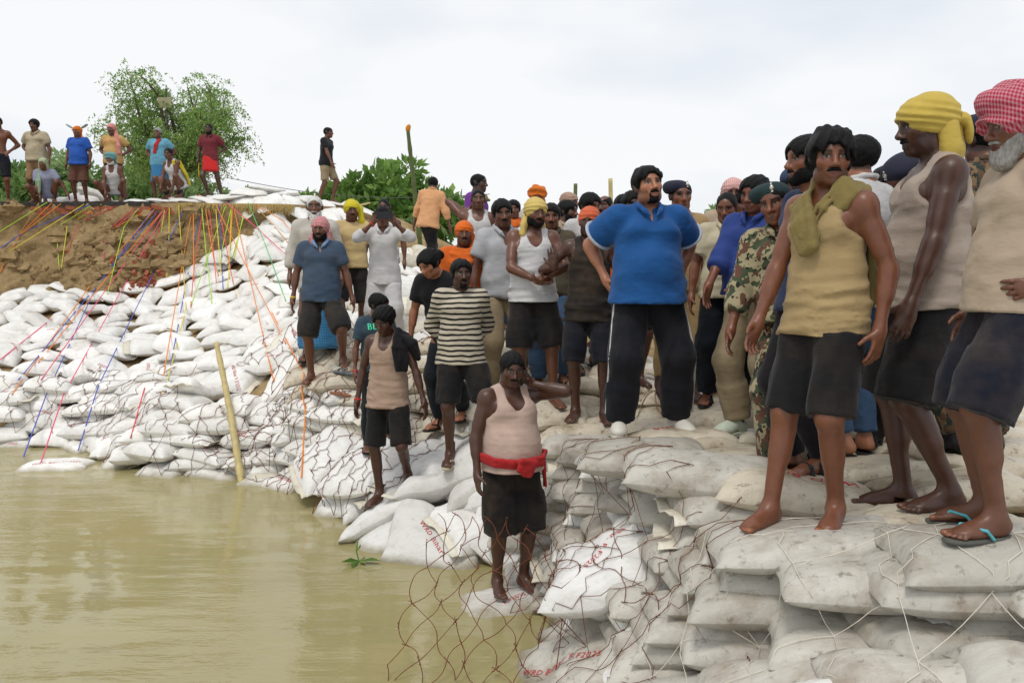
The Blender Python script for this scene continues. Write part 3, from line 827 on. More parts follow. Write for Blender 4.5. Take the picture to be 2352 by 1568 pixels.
    if sp.get('glasses'):
        gm = plain_mat('spectacle_frame', (25, 24, 26), 0.3)
        for sg in (-1, 1):
            N = 10; pts = [(sg * 0.033 + 0.024 * math.cos(a), -0.103, 0.004 + 0.018 * math.sin(a)) for a in np.arange(N + 1) * 2 * math.pi / N]
            pr = [cap(H(a_), H(b_), 0.0028, 0.0028, 0) for a_, b_ in zip(pts, pts[1:])]
            pr.append(cap(H((sg * 0.057, -0.10, 0.01)), H((sg * 0.085, 0.01, 0.01)), 0.0028, 0.0028, 0))
            pr.append(cap(H((0, -0.108, 0.008)), H((sg * 0.01, -0.104, 0.006)), 0.0028, 0.0028, 0))
            part('spectacles', gm, pr, vox=0.003)
    if sp.get('piping'):
        for sd, sg in (('L', -1), ('R', 1)):
            lo_ = sp['low'][2].get('loose', 0) if len(sp['low']) > 2 else 0
            o1, o2, o3 = 0.092 * g + fat * 0.14 + lo_ * 0.4 + 0.010, 0.074 * g + lo_ + 0.010, 0.060 * g + lo_ * 1.2 + 0.010
            hip, kn, an = J['hip' + sd], J['kn' + sd], J['an' + sd]; e = kn + (an - kn) * 0.9
            X_ = _v((sg, -0.25, 0)); X_ /= np.linalg.norm(X_)
            pts = [hip + X_ * o1 * 0.98, hip + (kn - hip) * 0.5 + X_ * (o1 + o2) / 2, kn + X_ * o2, e + X_ * o3]
            part('piping', sp['piping'], [cap(a_, b_, 0.007, 0.007, 0.005) for a_, b_ in zip(pts, pts[1:])], vox=0.0055)
    # --- draped cloths: list of (name, mat, [(point in torso frame, radius)...])
    for dr in sp.get('drapes', []):
        nm, mat, pts = dr[:3]; o = dr[3] if len(dr) > 3 else {}
        sdd = rs.randint(9999)
        pr = []
        P_ = [tp(a_[:3]) for a_ in pts]; rad_ = [a_[3] for a_ in pts]
        if o.get('solid'):
            pr = [cap(a_, b_, ra_, rb_, 0.02) for a_, b_, ra_, rb_ in zip(P_, P_[1:], rad_, rad_[1:])]
        else:
            cen = tp((0, 0.0, 1.2))
            offs = []
            for i_, p_ in enumerate(P_):
                tn_ = unit(P_[min(i_ + 1, len(P_) - 1)] - P_[max(i_ - 1, 0)])
                out = p_ - cen; out[2] *= 0.3; out = unit(out - tn_ * np.dot(out, tn_)); offs.append((np.cross(tn_, out), out))
            for k_ in range(4):
                ph_ = rs.rand() * 6
                q_ = [p_ + sd_ * r_ * (k_ - 1.5) * 0.52 + ou_ * r_ * 0.18 * math.sin(ph_ + 1.7 * i_) for i_, (p_, (sd_, ou_), r_) in enumerate(zip(P_, offs, rad_))]
                pr += [cap(a_, b_, ra_ * 0.40, rb_ * 0.40, 0.009) for a_, b_, ra_, rb_ in zip(q_, q_[1:], rad_, rad_[1:])]
        st = o.get('stretch', (1.5, 1.5, 0.5)); am = o.get('amp', 0.005)
        part(nm, mat, pr, wr=lambda P: am * folds(P, sdd, 1.5, st), vox=vh * 1.15)
    # --- wrist threads
    for sd, mat in sp.get('bands', {}).items():
        wr_, el = J['wr' + sd], J['el' + sd]; d = unit(wr_ - el); x = np.cross(d, _v((0.3, 0.4, 0.8)))
        part('wrist_thread', mat, [tube(wr_ - d * 0.022, wr_ - d * 0.006, x, (0.033,) * 2, (0.032,) * 2, 0)], vox=0.0045)
    # --- footwear
    shoe = sp.get('shoe', 'bare')
    if shoe != 'bare' and not sp.get('nofeet'):
        sm = sp.get('shoemat') or plain_mat('black_rubber', (30, 28, 27), 0.6)
        for sd, sg in (('L', -1), ('R', 1)):
            an, fd = J['an' + sd], J['fd' + sd]; side = np.cross(fd, _v((0, 0, 1))); Rf = np.stack([side, fd, _v((0, 0, 1))], 1); z = _v((0, 0, 1))
            inn = side if np.dot(side, _v((-sg, 0, 0))) > 0 else -side
            F_ = lambda x, y, zz: an + inn * x + fd * y + z * (zz - 0.085)
            if shoe in ('flip', 'sandal'):
                st = 0.010 if shoe == 'flip' else 0.014
                so = [ell(F_(0, -0.02, -st * 0.7), (0.040, 0.055, 0.10), Rf, 0), ell(F_(0.002, 0.13, -st * 0.7), (0.052, 0.09, 0.10), Rf, 0), ell(F_(0, 0.06, -st * 0.7), (0.042, 0.10, 0.10), Rf, 0.02)]
                o = part('sole', sp.get('solemat') or sm, so, planes=[(F_(0, 0, 0.002), z), (F_(0, 0, -st * 1.6), -z)], vox=0.0105)
                if shoe == 'flip':
                    for x2 in (-0.048, 0.046):
                        pts = [F_(0.018, 0.158, 0.012), F_(0.018 + (x2 - 0.018) * 0.35, 0.13, 0.046), F_(x2 * 0.95, 0.075, 0.036), F_(x2, 0.045, 0.002)]
                        part('strap', sm, [cap(a_, b_, 0.0062, 0.0066, 0.004) for a_, b_ in zip(pts, pts[1:])], vox=min(vx, 0.005))
                else:
                    for y2, hh in ((0.115, 0.048), (0.05, 0.062)):
                        pts = [F_(-0.052, y2, 0.0), F_(-0.035, y2, hh * 0.8), F_(0, y2, hh), F_(0.035, y2, hh * 0.85), F_(0.052, y2, 0.0)]
                        part('strap', sm, [cap(a_, b_, 0.012, 0.012, 0.01) for a_, b_ in zip(pts, pts[1:])], vox=min(vx, 0.006))
            else:
                pr = [ell(F_(0, -0.02, 0.035), (0.040, 0.05, 0.045), Rf, 0.03), ell(F_(0.002, 0.13, 0.024), (0.049, 0.082, 0.034), Rf, 0.03), cap(F_(0, 0.03, 0.06), F_(0, 0.12, 0.035), 0.042, 0.034, 0.03)]
                if shoe == 'boot': pr.append(tube(F_(0, 0.005, 0.05), an + unit(J['kn' + sd] - an) * 0.12, side, (0.052, 0.058), (0.055, 0.06), 0.03))
                part('shoe', sm, pr, planes=[(F_(0, 0, -0.008), -z)], grow=0.006, vox=0.0105)
                so = [ell(F_(0, -0.02, -0.01), (0.044, 0.062, 0.10), Rf, 0), ell(F_(0.002, 0.13, -0.01), (0.054, 0.092, 0.10), Rf, 0), ell(F_(0, 0.06, -0.01), (0.046, 0.10, 0.10), Rf, 0.02)]
                part('sole', sp.get('solemat') or sm, so, planes=[(F_(0, 0, 0.008), z), (F_(0, 0, -0.016), -z)], vox=0.0115)
    root['_j'] = 0
    del root['_j']
    return root, J, s
# ------------------------------------------------------------------ the pile: a height map that bags settle on, one after the other
HX0, HY0, HC = -13.0, 2.2, 0.04
HNX, HNY = int(20.0 / HC), int(18.5 / HC)
_hx = HX0 + HC * np.arange(HNX); _hy = HY0 + HC * np.arange(HNY)
GX, GY = np.meshgrid(_hx, _hy, indexing='ij')
WATER_Z = 0.0
def A(px, py, Y): return tuple(at(px, py, Y))
BAGT = 0.21
_anch = []
for px, py, Y in ((100, 890, 11.3), (300, 885, 10.9), (420, 900, 9.9), (560, 900, 9.7), (640, 905, 9.6), (100, 790, 12.6), (300, 780, 12.6), (500, 775, 12.4), (0, 705, 15.0), (200, 665, 16.0),
                  (400, 690, 15.6), (550, 690, 14.2), (600, 760, 12.2), (620, 640, 14.6), (640, 560, 16.0), (640, 505, 17.4), (720, 500, 17.8), (722, 775, 10.0), (806, 770, 10.2), (885, 850, 9.5), (740, 838, 8.95), (790, 872, 8.75), (700, 885, 8.95),
                  (650, 795, 10.5), (700, 765, 10.6), (760, 700, 12.0), (1000, 905, 7.8), (950, 830, 8.6), (900, 745, 11.0), (920, 640, 13.0), (960, 605, 15.6), (860, 560, 17.0), (1040, 640, 14.0), (1310, 925, 7.0), (1370, 945, 6.7),
                  (1500, 1000, 5.75), (1620, 1000, 5.75), (1290, 975, 6.5), (1740, 1045, 4.65), (1850, 1195, 3.62), (2080, 1120, 3.95), (2290, 1205, 3.10), (2250, 1065, 4.2)):
    p = at(px, py, Y); _anch.append((p[0], p[1], p[2] - BAGT))
_anch += [(3.0, 8.0, 1.03), (5.0, 5.0, 1.08), (1.0, 9.0, 1.1), (2.5, 4.0, 1.02), (0.0, 10.5, 1.35), (0.0, 12.5, 1.7), (3.0, 12.0, 1.45), (6.0, 12.0, 1.5), (1.2, 16.0, 1.8), (-2.6, 18.8, 3.35), (5, 17, 1.5), (-0.5, 20, 2.3), (3, 20, 1.5), (6, 20, 1.4),
          (0.62, 5.9, 0.92), (0.95, 5.2, 0.94), (1.32, 4.3, 0.97), (1.2, 3.5, 1.0), (1.95, 3.0, 1.06), (2.6, 3.0, 1.1)]
_anch = np.array(_anch)
def _rbf(pts, X, Y):
    P = pts[:, :2]; n = len(P)
    K = np.sqrt(((P[:, None] - P[None]) ** 2).sum(-1) + 0.15 ** 2)
    M = np.zeros((n + 1, n + 1)); M[:n, :n] = K; M[:n, n] = 1; M[n, :n] = 1
    w = np.linalg.solve(M, np.append(pts[:, 2], 0))
    out = np.full(X.shape, w[n])
    for i in range(n): out += w[i] * np.sqrt((X - P[i, 0]) ** 2 + (Y - P[i, 1]) ** 2 + 0.15 ** 2)
    return out
LAND = _rbf(_anch, GX, GY)
# land edge (foot of the bag walls) and the low tier in front of it
def _poly_side(poly, X, Y):
    """signed distance to a polyline, positive on its right-hand (land) side when walked from first to last"""
    best = np.full(X.shape, 1e9); sgn = np.ones(X.shape)
    for (x0, y0), (x1, y1) in zip(poly, poly[1:]):
        dx, dy = x1 - x0, y1 - y0
        t = np.clip(((X - x0) * dx + (Y - y0) * dy) / (dx * dx + dy * dy), 0, 1)
        d = np.hypot(X - x0 - t * dx, Y - y0 - t * dy)
        c = dx * (Y - y0) - dy * (X - x0)
        m = d < best - 1e-9
        sgn = np.where(m, np.where(c < 0, 1, -1), sgn); best = np.minimum(best, d)
    return best * sgn
EDGE = [(6.0, 2.62), (2.6, 2.72), (1.9, 2.80), (1.32, 3.0), (0.99, 3.36), (0.95, 4.2), (0.86, 4.95), (0.52, 5.75), (0.34, 6.55), (0.22, 7.05), (-0.12, 7.55), (-0.65, 7.95), (-1.25, 8.25), (-1.80, 8.50), (-2.25, 8.95), (-2.35, 9.35), (-2.95, 9.45), (-4.0, 9.55), (-4.35, 10.3), (-5.3, 11.0), (-7.0, 11.05), (-14, 11.3)]
SHORE = [(0.45, 1.2), (0.40, 3.6), (0.33, 4.6), (0.18, 5.0), (-0.10, 5.50), (-0.12, 5.9), (-0.45, 6.1), (-0.85, 6.35), (-1.15, 6.9), (-1.40, 7.5), (-1.95, 8.15), (-2.30, 8.60), (-2.42, 9.0), (-2.9, 9.05), (-3.9, 9.1), (-4.2, 9.7), (-5.2, 10.5), (-7.0, 10.6), (-14, 10.8)]
dE = _poly_side(EDGE, GX, GY); dS = _poly_side(SHORE, GX, GY)
_low = np.array([(2.6, 2.4, 0.79), (1.9, 2.4, 0.77), (1.4, 2.8, 0.68), (0.95, 3.15, 0.54), (0.75, 3.6, 0.27), (0.7, 4.2, 0.12), (0.6, 4.9, 0.02), (0.3, 5.6, -0.16), (0.0, 5.75, -0.2), (0.6, 3.1, 0.34), (0.4, 4.3, 0.02), (0.0, 6.4, 0.0), (-0.35, 6.85, -0.12), (-0.7, 6.7, 0.02), (-0.1, 6.75, -0.05), (-1.0, 7.2, 0.0), (-0.4, 7.4, 0.15),
                 (-1.2, 7.7, 0.25), (-1.9, 8.4, 0.05), (-2.6, 9.2, 0.0), (-4.0, 9.3, 0.0), (-5.0, 10.8, 0.0), (-9, 11.0, 0.0), (0.1, 6.0, -0.05), (-0.95, 6.6, 0.02)])
TIER = _rbf(_low, GX, GY)
H = np.where(dE > 0.34, LAND, np.where(dS > 0, np.minimum(TIER - 0.25 * np.clip(dE / 0.1, 0, 1), LAND), np.minimum(-0.06 + 0.9 * dS, TIER)))
H = np.maximum(H, -1.0)
# the road embankment stands behind: cut face along y = bank_edge(x), top at BANK_Z
BANK_Z = 3.50
def bank_edge(x):
    x = np.asarray(x, float)
    return 17.15 + 0.10 * np.sin(x * 1.1) + 0.05 * np.sin(x * 3.3 + 1) + np.clip((x + 5.3) / 1.8, 0, 1) ** 2 * 1.1
_bt = BANK_Z - 1.7 * np.clip((GX + 3.5) / 3.0, 0, 1) ** 1.3
H = np.where((GY > bank_edge(GX) + 0.02) & (GX < -1.2), np.maximum(H, _bt), H)
TERRAIN = H.copy()
def blur(a, r):
    k = 2 * r + 1
    for ax in (0, 1):
        pad = [(0, 0), (0, 0)]; pad[ax] = (r + 1, r)
        c = np.cumsum(np.pad(a, pad, mode='edge'), axis=ax)
        a = (np.take(c, range(k, c.shape[ax]), ax) - np.take(c, range(0, c.shape[ax] - k), ax)) / k
    return a
def samp(a, x, y):
    fx = np.clip((np.asarray(x) - HX0) / HC, 0, a.shape[0] - 1.001); fy = np.clip((np.asarray(y) - HY0) / HC, 0, a.shape[1] - 1.001)
    i, j = fx.astype(int), fy.astype(int); u, v = fx - i, fy - j
    return a[i, j] * (1 - u) * (1 - v) + a[i + 1, j] * u * (1 - v) + a[i, j + 1] * (1 - u) * v + a[i + 1, j + 1] * u * v
def height(x, y): return float(samp(H, x, y))
def hit_ground(px, py, y0=2.4, y1=20.0):
    d = ray(px, py); ys = np.arange(y0, y1, 0.01)
    P = d[None] * (ys / d[1])[:, None]
    z = samp(H, P[:, 0], P[:, 1]); m = np.nonzero(P[:, 2] + CAM_Z <= z)[0]
    i = m[0] if len(m) else len(ys) - 1
    return np.array([P[i, 0], P[i, 1], z[i]])
BAGS = []
def thick(u, v, T):
    a = np.clip(1 - np.abs(u) ** 3.4, 0, 1) ** 0.43; b = np.clip(1 - np.abs(v) ** 3.1, 0, 1) ** 0.45
    return T * a * b
def bag(x, y, yaw, L=0.74, Wd=0.46, T=0.14, conf=0.55, z=None, tilt=(0, 0), mat='mid', zone='', seed=None, hi=False, flap=None, prn=None, label=None, lift=0.0, sink=0.0, ms=0.6):
    """settle one sandbag on the pile; yaw in degrees, 0 = long side along X"""
    global H
    rs = np.random.RandomState(seed if seed is not None else len(BAGS) * 7 + 11)
    if hi: nu, nv = 30, 20
    elif y > 11: nu, nv = 14, 9
    else: nu, nv = 18, 12
    uu = np.linspace(-1, 1, nu); uu = np.sign(uu) * np.abs(uu) ** 0.85
    vv = np.linspace(-1, 1, nv); vv = np.sign(vv) * np.abs(vv) ** 0.85
    U, Vv = np.meshgrid(uu, vv, indexing='ij')
    ca, sa = math.cos(R_(yaw)), math.sin(R_(yaw))
    def outline(U, V):
        # pillow: sides drawn in, corners left as ears
        lx = U * (L / 2) * (1 - 0.05 * (1 - V * V)) + 0.015 * np.sin(V * 3 + p1) * np.abs(U)
        ly = V * (Wd / 2) * (1 - 0.10 * (np.abs(U) ** 3) * (1 - np.abs(V)) - 0.07 * (1 - U * U) * neck) + 0.02 * np.sin(U * 2.4 + p2)
        return lx, ly
    p1, p2, neck = rs.rand() * 6, rs.rand() * 6, rs.rand() * 0.8 - 0.2
    lx, ly = outline(U, Vv)
    wx, wy = x + lx * ca - ly * sa, y + lx * sa + ly * ca
    if z is None:
        i0, i1 = max(0, int((x - 0.6 - HX0) / HC)), int((x + 0.6 - HX0) / HC) + 2
        j0, j1 = max(0, int((y - 0.6 - HY0) / HC)), int((y + 0.6 - HY0) / HC) + 2
        sub = blur(H[i0:i1, j0:j1], 2)
        fx = np.clip((wx - (HX0 + i0 * HC)) / HC, 0, sub.shape[0] - 1.001); fy = np.clip((wy - (HY0 + j0 * HC)) / HC, 0, sub.shape[1] - 1.001)
        i, j = fx.astype(int), fy.astype(int); a, b = fx - i, fy - j
        Hs = sub[i, j] * (1 - a) * (1 - b) + sub[i + 1, j] * a * (1 - b) + sub[i, j + 1] * (1 - a) * b + sub[i + 1, j + 1] * a * b
        wgt = thick(U, Vv, 1.0).ravel() + 0.02
        Am = np.stack([lx.ravel(), ly.ravel(), np.ones(lx.size)], 1)
        co = np.linalg.lstsq(Am * wgt[:, None], Hs.ravel() * wgt, rcond=None)[0]
        co[:2] = np.clip(co[:2], -ms, ms)
        pl = (Am @ co).reshape(lx.shape)
        basez = pl * (1 - conf) + np.clip(Hs, pl - 0.07, pl + 0.07) * conf
    else:
        basez = np.full(lx.shape, float(z))
    basez = basez + tilt[0] * lx + tilt[1] * ly + lift - sink
    sd = rs.randint(9999)
    Pn = np.stack([lx, ly, np.zeros_like(lx)], -1).reshape(-1, 3)
    lump = (folds(Pn, sd, 0.55) * 0.10 + folds(Pn, sd + 1, 1.4) * 0.035).reshape(lx.shape)
    ed = np.clip(np.maximum(np.abs(U), np.abs(Vv)), 0, 1)
    crease = (np.sin(np.arctan2(Vv, U + 1e-6) * 14 + 3 * folds(Pn, sd + 2, 0.8).reshape(lx.shape)) * 0.012) * (ed ** 2) * (1 - ed ** 8)
    tt = thick(U, Vv, T) * (1 + lump) + crease
    seam = basez + 0.34 * T
    sidew = np.sqrt(np.clip(np.maximum(np.abs(U), np.abs(Vv)), 0, 1)) 
    top = seam + tt * 0.66 + 0.004
    bot = seam - thick(U, Vv, T) * 0.42
    V1 = np.stack([wx, wy, top], -1).reshape(-1, 3); V2 = np.stack([wx, wy, bot], -1).reshape(-1, 3)
    idx = np.arange(nu * nv).reshape(nu, nv)
    q1 = np.stack([idx[:-1, :-1], idx[1:, :-1], idx[1:, 1:], idx[:-1, 1:]], -1).reshape(-1, 4)
    q2 = q1[:, ::-1] + nu * nv
    rim = np.concatenate([idx[:, 0], idx[-1, 1:], idx[-2::-1, -1], idx[0, -2:0:-1]])
    r2 = np.roll(rim, -1)
    q3 = np.stack([rim, rim + nu * nv, r2 + nu * nv, r2], 1)
    V = np.concatenate([V1, V2]); Q = np.concatenate([q1, q2, q3])
    # sewn mouth: a thin wavy flap beyond one end
    fl = flap if flap is not None else (rs.choice([0, 1, 1, 2]))
    flaps = []
    for e in ((1,) if fl == 1 else ((1, -1) if fl == 2 else ())):
        m = 14 if hi else 9
        fv = np.linspace(-0.97, 0.97, m); fu = np.linspace(0, 1, 4)
        FL = (0.05 + 0.05 * rs.rand())
        FU, FV = np.meshgrid(fu, fv, indexing='ij')
        ex, ey = outline(np.full_like(FV, 0.985 * e), FV)
        ex = ex + e * FU * FL
        ph = rs.rand(3) * 6
        wz = (0.016 * np.sin(FV * 4 + ph[0]) + 0.010 * np.sin(FV * 9 + ph[1])) * FU + (rs.rand() * 0.05 - 0.032) * FU ** 1.5
        k = -1 if e > 0 else 0
        bz = np.interp(FV[0], vv, seam[k])[None] + 0.004
        fw = np.stack([x + ex * ca - ey * sa, y + ex * sa + ey * ca, bz + wz], -1).reshape(-1, 3)
        fi = np.arange(4 * m).reshape(4, m)
        fq = np.stack([fi[:-1, :-1], fi[1:, :-1], fi[1:, 1:], fi[:-1, 1:]], -1).reshape(-1, 4)
        th = np.array([0, 0, -0.006])
        b0 = 4 * m
        fr = np.concatenate([fi[:, 0], fi[-1, 1:], fi[-2::-1, -1], fi[0, -2:0:-1]]); fr2 = np.roll(fr, -1)
        flaps.append((np.concatenate([fw, fw + th]), np.concatenate([fq, fq[:, ::-1] + b0, np.stack([fr, fr + b0, fr2 + b0, fr2], 1)])))
    BAGS.append(dict(V=V, Q=Q, flaps=flaps, c=np.array([x, y, float(basez.mean())]), yaw=yaw, mat=mat, zone=zone, prn=prn, label=label, L=L, W=Wd, T=T, top=(U, Vv, wx, wy, top), hi=hi))
    # raise the height map
    r = math.hypot(L, Wd) / 2 + 0.05
    i0, i1 = max(0, int((x - r - HX0) / HC)), min(HNX, int((x + r - HX0) / HC) + 2)
    j0, j1 = max(0, int((y - r - HY0) / HC)), min(HNY, int((y + r - HY0) / HC) + 2)
    if i0 >= i1 or j0 >= j1: return BAGS[-1]
    gx, gy = GX[i0:i1, j0:j1] - x, GY[i0:i1, j0:j1] - y
    bu = (gx * ca + gy * sa) / (L / 2); bv = (-gx * sa + gy * ca) / (Wd / 2)
    ins = (np.abs(bu) < 1) & (np.abs(bv) < 1)
    cu = np.clip(bu, -1, 1); cv = np.clip(bv, -1, 1)
    fi = np.interp(cu, uu, np.arange(nu)); fj = np.interp(cv, vv, np.arange(nv))
    a, b = np.minimum(fi.astype(int), nu - 2), np.minimum(fj.astype(int), nv - 2); u, v = fi - a, fj - b
    tz = top[a, b] * (1 - u) * (1 - v) + top[a + 1, b] * u * (1 - v) + top[a, b + 1] * (1 - u) * v + top[a + 1, b + 1] * u * v
    hs = H[i0:i1, j0:j1]
    H[i0:i1, j0:j1] = np.where(ins, np.maximum(hs, tz), hs)
    return BAGS[-1]
# ------------------------------------------------------------------ where the sandbags lie
rb = np.random.RandomState(21)
J_ = lambda a: (rb.rand() * 2 - 1) * a
def along(poly, step, start=0.0):
    """points and headings along a polyline"""
    out = []; acc = start
    for (x0, y0), (x1, y1) in zip(poly, poly[1:]):
        L = math.hypot(x1 - x0, y1 - y0)
        while acc < L:
            t = acc / L; out.append((x0 + (x1 - x0) * t, y0 + (y1 - y0) * t, math.degrees(math.atan2(y1 - y0, x1 - x0)))); acc += step
        acc -= L
    return out
def in_frame(x, y, z, m=60):
    px, py = to_px((x, y, z))
    return -m < px < 2352 + m and -m < py < 1568 + m + 60
FARE = [p for p in EDGE if p[0] < -1.9]
# 1 far water wall: netted layers rising out of the water
for k in range(7):
    off = 0.42 - 0.085 * k
    for i, (x, y, a) in enumerate(along(FARE, 0.62, (k % 2) * 0.31 + J_(0.08))):
        X, Yy = x - math.sin(R_(a)) * off, y + math.cos(R_(a)) * off      # water lies to the left of the walk
        if not in_frame(X, Yy, 0.1 * k): continue
        bag(X + J_(0.10), Yy + J_(0.09), a + 180 + J_(20), L=0.62 + J_(0.13), Wd=0.46 + J_(0.05), T=0.165 + J_(0.03), z=-0.10 + k * 0.118 + J_(0.035), tilt=(J_(0.12), 0.10 + J_(0.18)), mat='white', zone='far_wall%d' % k, flap=rb.choice([0, 0, 1]))
# 2 far slope below the cut bank, row by row up from the wall
row = 0; y = 9.95
while y < 16.7:
    n = 0
    xs = np.arange(-9.6, -2.2 - max(0, (y - 12) * 0.35), 0.50)
    for x in xs:
        X, Yy = x + J_(0.12) + (row % 2) * 0.25, y + J_(0.12)
        if samp(dE, X, Yy) < 0.12: continue
        if not in_frame(X, Yy, height(X, Yy)): continue
        if rb.rand() < 0.04: continue
        bag(X, Yy, J_(38) + (90 if rb.rand() < 0.22 else 0), L=0.60 + J_(0.10), Wd=0.42 + J_(0.04), T=0.17 + J_(0.05), conf=0.45, tilt=(J_(0.18), -0.06 + J_(0.22)), lift=0.01, mat='white', zone='far_slope%d' % row)
        n += 1
    row += 1; y += 0.47 + 0.012 * row
# 3 ramp and the heap against the bank end
for r_, (x0, x1, yy) in enumerate(((-5.6, -4.2, 16.5), (-5.4, -4.0, 17.0), (-5.3, -3.6, 17.5), (-5.2, -3.0, 17.9), (-5.2, -4.2, 16.2))):
    for x in np.arange(x0, x1, 0.48):
        bag(x + J_(0.1), yy + J_(0.1), J_(50), L=0.62, Wd=0.44, T=0.17, conf=0.4, tilt=(J_(0.15), J_(0.15)), mat='white', zone='ramp%d' % r_, lift=0.02)
# 4 dike and slope behind the men
row = 0; y = 9.5
while y < 17.6:
    for x in np.arange(-2.35 - (y - 9.5) * 0.16, -0.1 if y < 12 else 0.5, 0.56):
        X, Yy = x + J_(0.12) + (row % 2) * 0.28, y + J_(0.1)
        if not in_frame(X, Yy, height(X, Yy)): continue
        bag(X, Yy, J_(30), L=0.68, Wd=0.46, T=0.17 + J_(0.03), conf=0.5, tilt=(J_(0.06), J_(0.08)), mat='mid' if rb.rand() < 0.4 else 'white', zone='back%d' % row)
    row += 1; y += 0.55 + 0.02 * row
# 5 dike top and its water face
DIKE = [p for p in EDGE if -1.9 <= p[0] <= 0.1][::-1] if False else [(0.22, 7.05), (-0.12, 7.55), (-0.65, 7.95), (-1.25, 8.25), (-1.80, 8.50), (-2.25, 8.95)]
for k in range(8):
    off = 0.24 - 0.05 * k
    for (x, y, a) in along(DIKE, 0.60, (k % 2) * 0.3):
        X, Yy = x - math.sin(R_(a)) * off, y + math.cos(R_(a)) * off
        zz = -0.05 + k * 0.128 + J_(0.02)
        if zz > samp(LAND, X, Yy) + 0.02 or zz < samp(TERRAIN, X, Yy) - 0.12: continue
        bag(X + J_(0.05), Yy + J_(0.05), a + 180 + J_(14), L=0.66, Wd=0.46, T=0.15, z=zz, tilt=(J_(0.06), 0.08 + J_(0.08)), mat='mid' if x > -1.6 else 'white', zone='dike%d' % k, hi=False)
row = 0
for y in np.arange(7.0, 9.6, 0.43):
    for x in np.arange(-2.3, 0.4, 0.62):
        X, Yy = x + J_(0.1) + (row % 2) * 0.3, y + J_(0.08)
        if samp(dE, X, Yy) < 0.14: continue
        bag(X, Yy, J_(25), L=0.72, Wd=0.47, T=0.165, conf=0.5, tilt=(J_(0.05), J_(0.05)), mat='mud', zone='top%d' % row)
    row += 1
# 6 heap at the water between the dike and the low tier
for (px, py, Y, yw, L, Wd, T, ti) in ((900, 1260, 6.75, 12, 0.72, 0.50, 0.22, (0, 0.1)), (1000, 1290, 6.45, -14, 0.80, 0.52, 0.22, (0.05, 0.25)), (880, 1190, 7.0, 8, 0.70, 0.52, 0.20, (0, 0.05)), (790, 1140, 7.75, 70, 0.66, 0.46, 0.20, (0.1, 0)), (760, 1090, 8.1, 30, 0.66, 0.46, 0.2, (0.1, 0.1)),
                                    (1110, 1230, 6.55, 35, 0.70, 0.46, 0.2, (0.15, 0.2)), (1180, 1250, 6.35, -20, 0.66, 0.46, 0.2, (0, 0.2)), (1060, 1180, 6.75, -20, 0.72, 0.46, 0.2, (0.05, 0.2)), (940, 1110, 7.25, 20, 0.7, 0.46, 0.2, (0, 0.1)), (1120, 1140, 6.8, 10, 0.7, 0.5, 0.22, (0, 0.1)),
                                    (1020, 1110, 6.95, -8, 0.74, 0.5, 0.22, (0, 0.1)), (860, 1050, 7.6, 25, 0.7, 0.5, 0.2, (0.05, 0.15)), (820, 1110, 7.55, -30, 0.66, 0.46, 0.2, (0.1, 0.1)), (950, 1040, 7.5, 0, 0.7, 0.46, 0.18, (0, 0.2)), (1040, 1040, 7.25, 16, 0.7, 0.46, 0.18, (0, 0.15)),
                                    (1130, 1060, 6.95, -14, 0.74, 0.48, 0.2, (0, 0.1)), (1200, 1120, 6.7, 20, 0.7, 0.46, 0.18, (0.1, 0.1)), (1180, 1010, 7.0, 4, 0.74, 0.46, 0.16, (0, 0.15))):
    p = at(px, py, Y)
    bag(p[0], p[1], yw, L=L, Wd=Wd, T=T, conf=0.35, tilt=ti, mat='pale', zone='heap', ms=0.4, hi=True)
# 7 low tier in front of the near wall, down to the water
for row, (poly, ofs) in enumerate((([(0.60, 5.45), (0.72, 4.95), (0.80, 4.2), (0.86, 3.5), (1.15, 2.98), (1.75, 2.72), (2.6, 2.62)], 0), ([(0.36, 5.35), (0.45, 4.8), (0.52, 4.2), (0.62, 3.6), (0.86, 3.0), (1.4, 2.62), (2.2, 2.45)], 1), ([(0.30, 4.45), (0.36, 3.9), (0.42, 3.4), (0.62, 2.85), (1.0, 2.5)], 2))):
    for i, (x, y, a) in enumerate(along(poly, 0.47, (row % 2) * 0.22)):
        bag(x + J_(0.04), y + J_(0.04), -14 + J_(14), L=0.78, Wd=0.52, T=0.135, conf=0.6, sink=0.03, tilt=(0.02 + J_(0.03), J_(0.04)), mat='grey', zone='tier%d' % row, ms=0.28, hi=True, prn='row' if (i + row) % 2 == 0 else None)
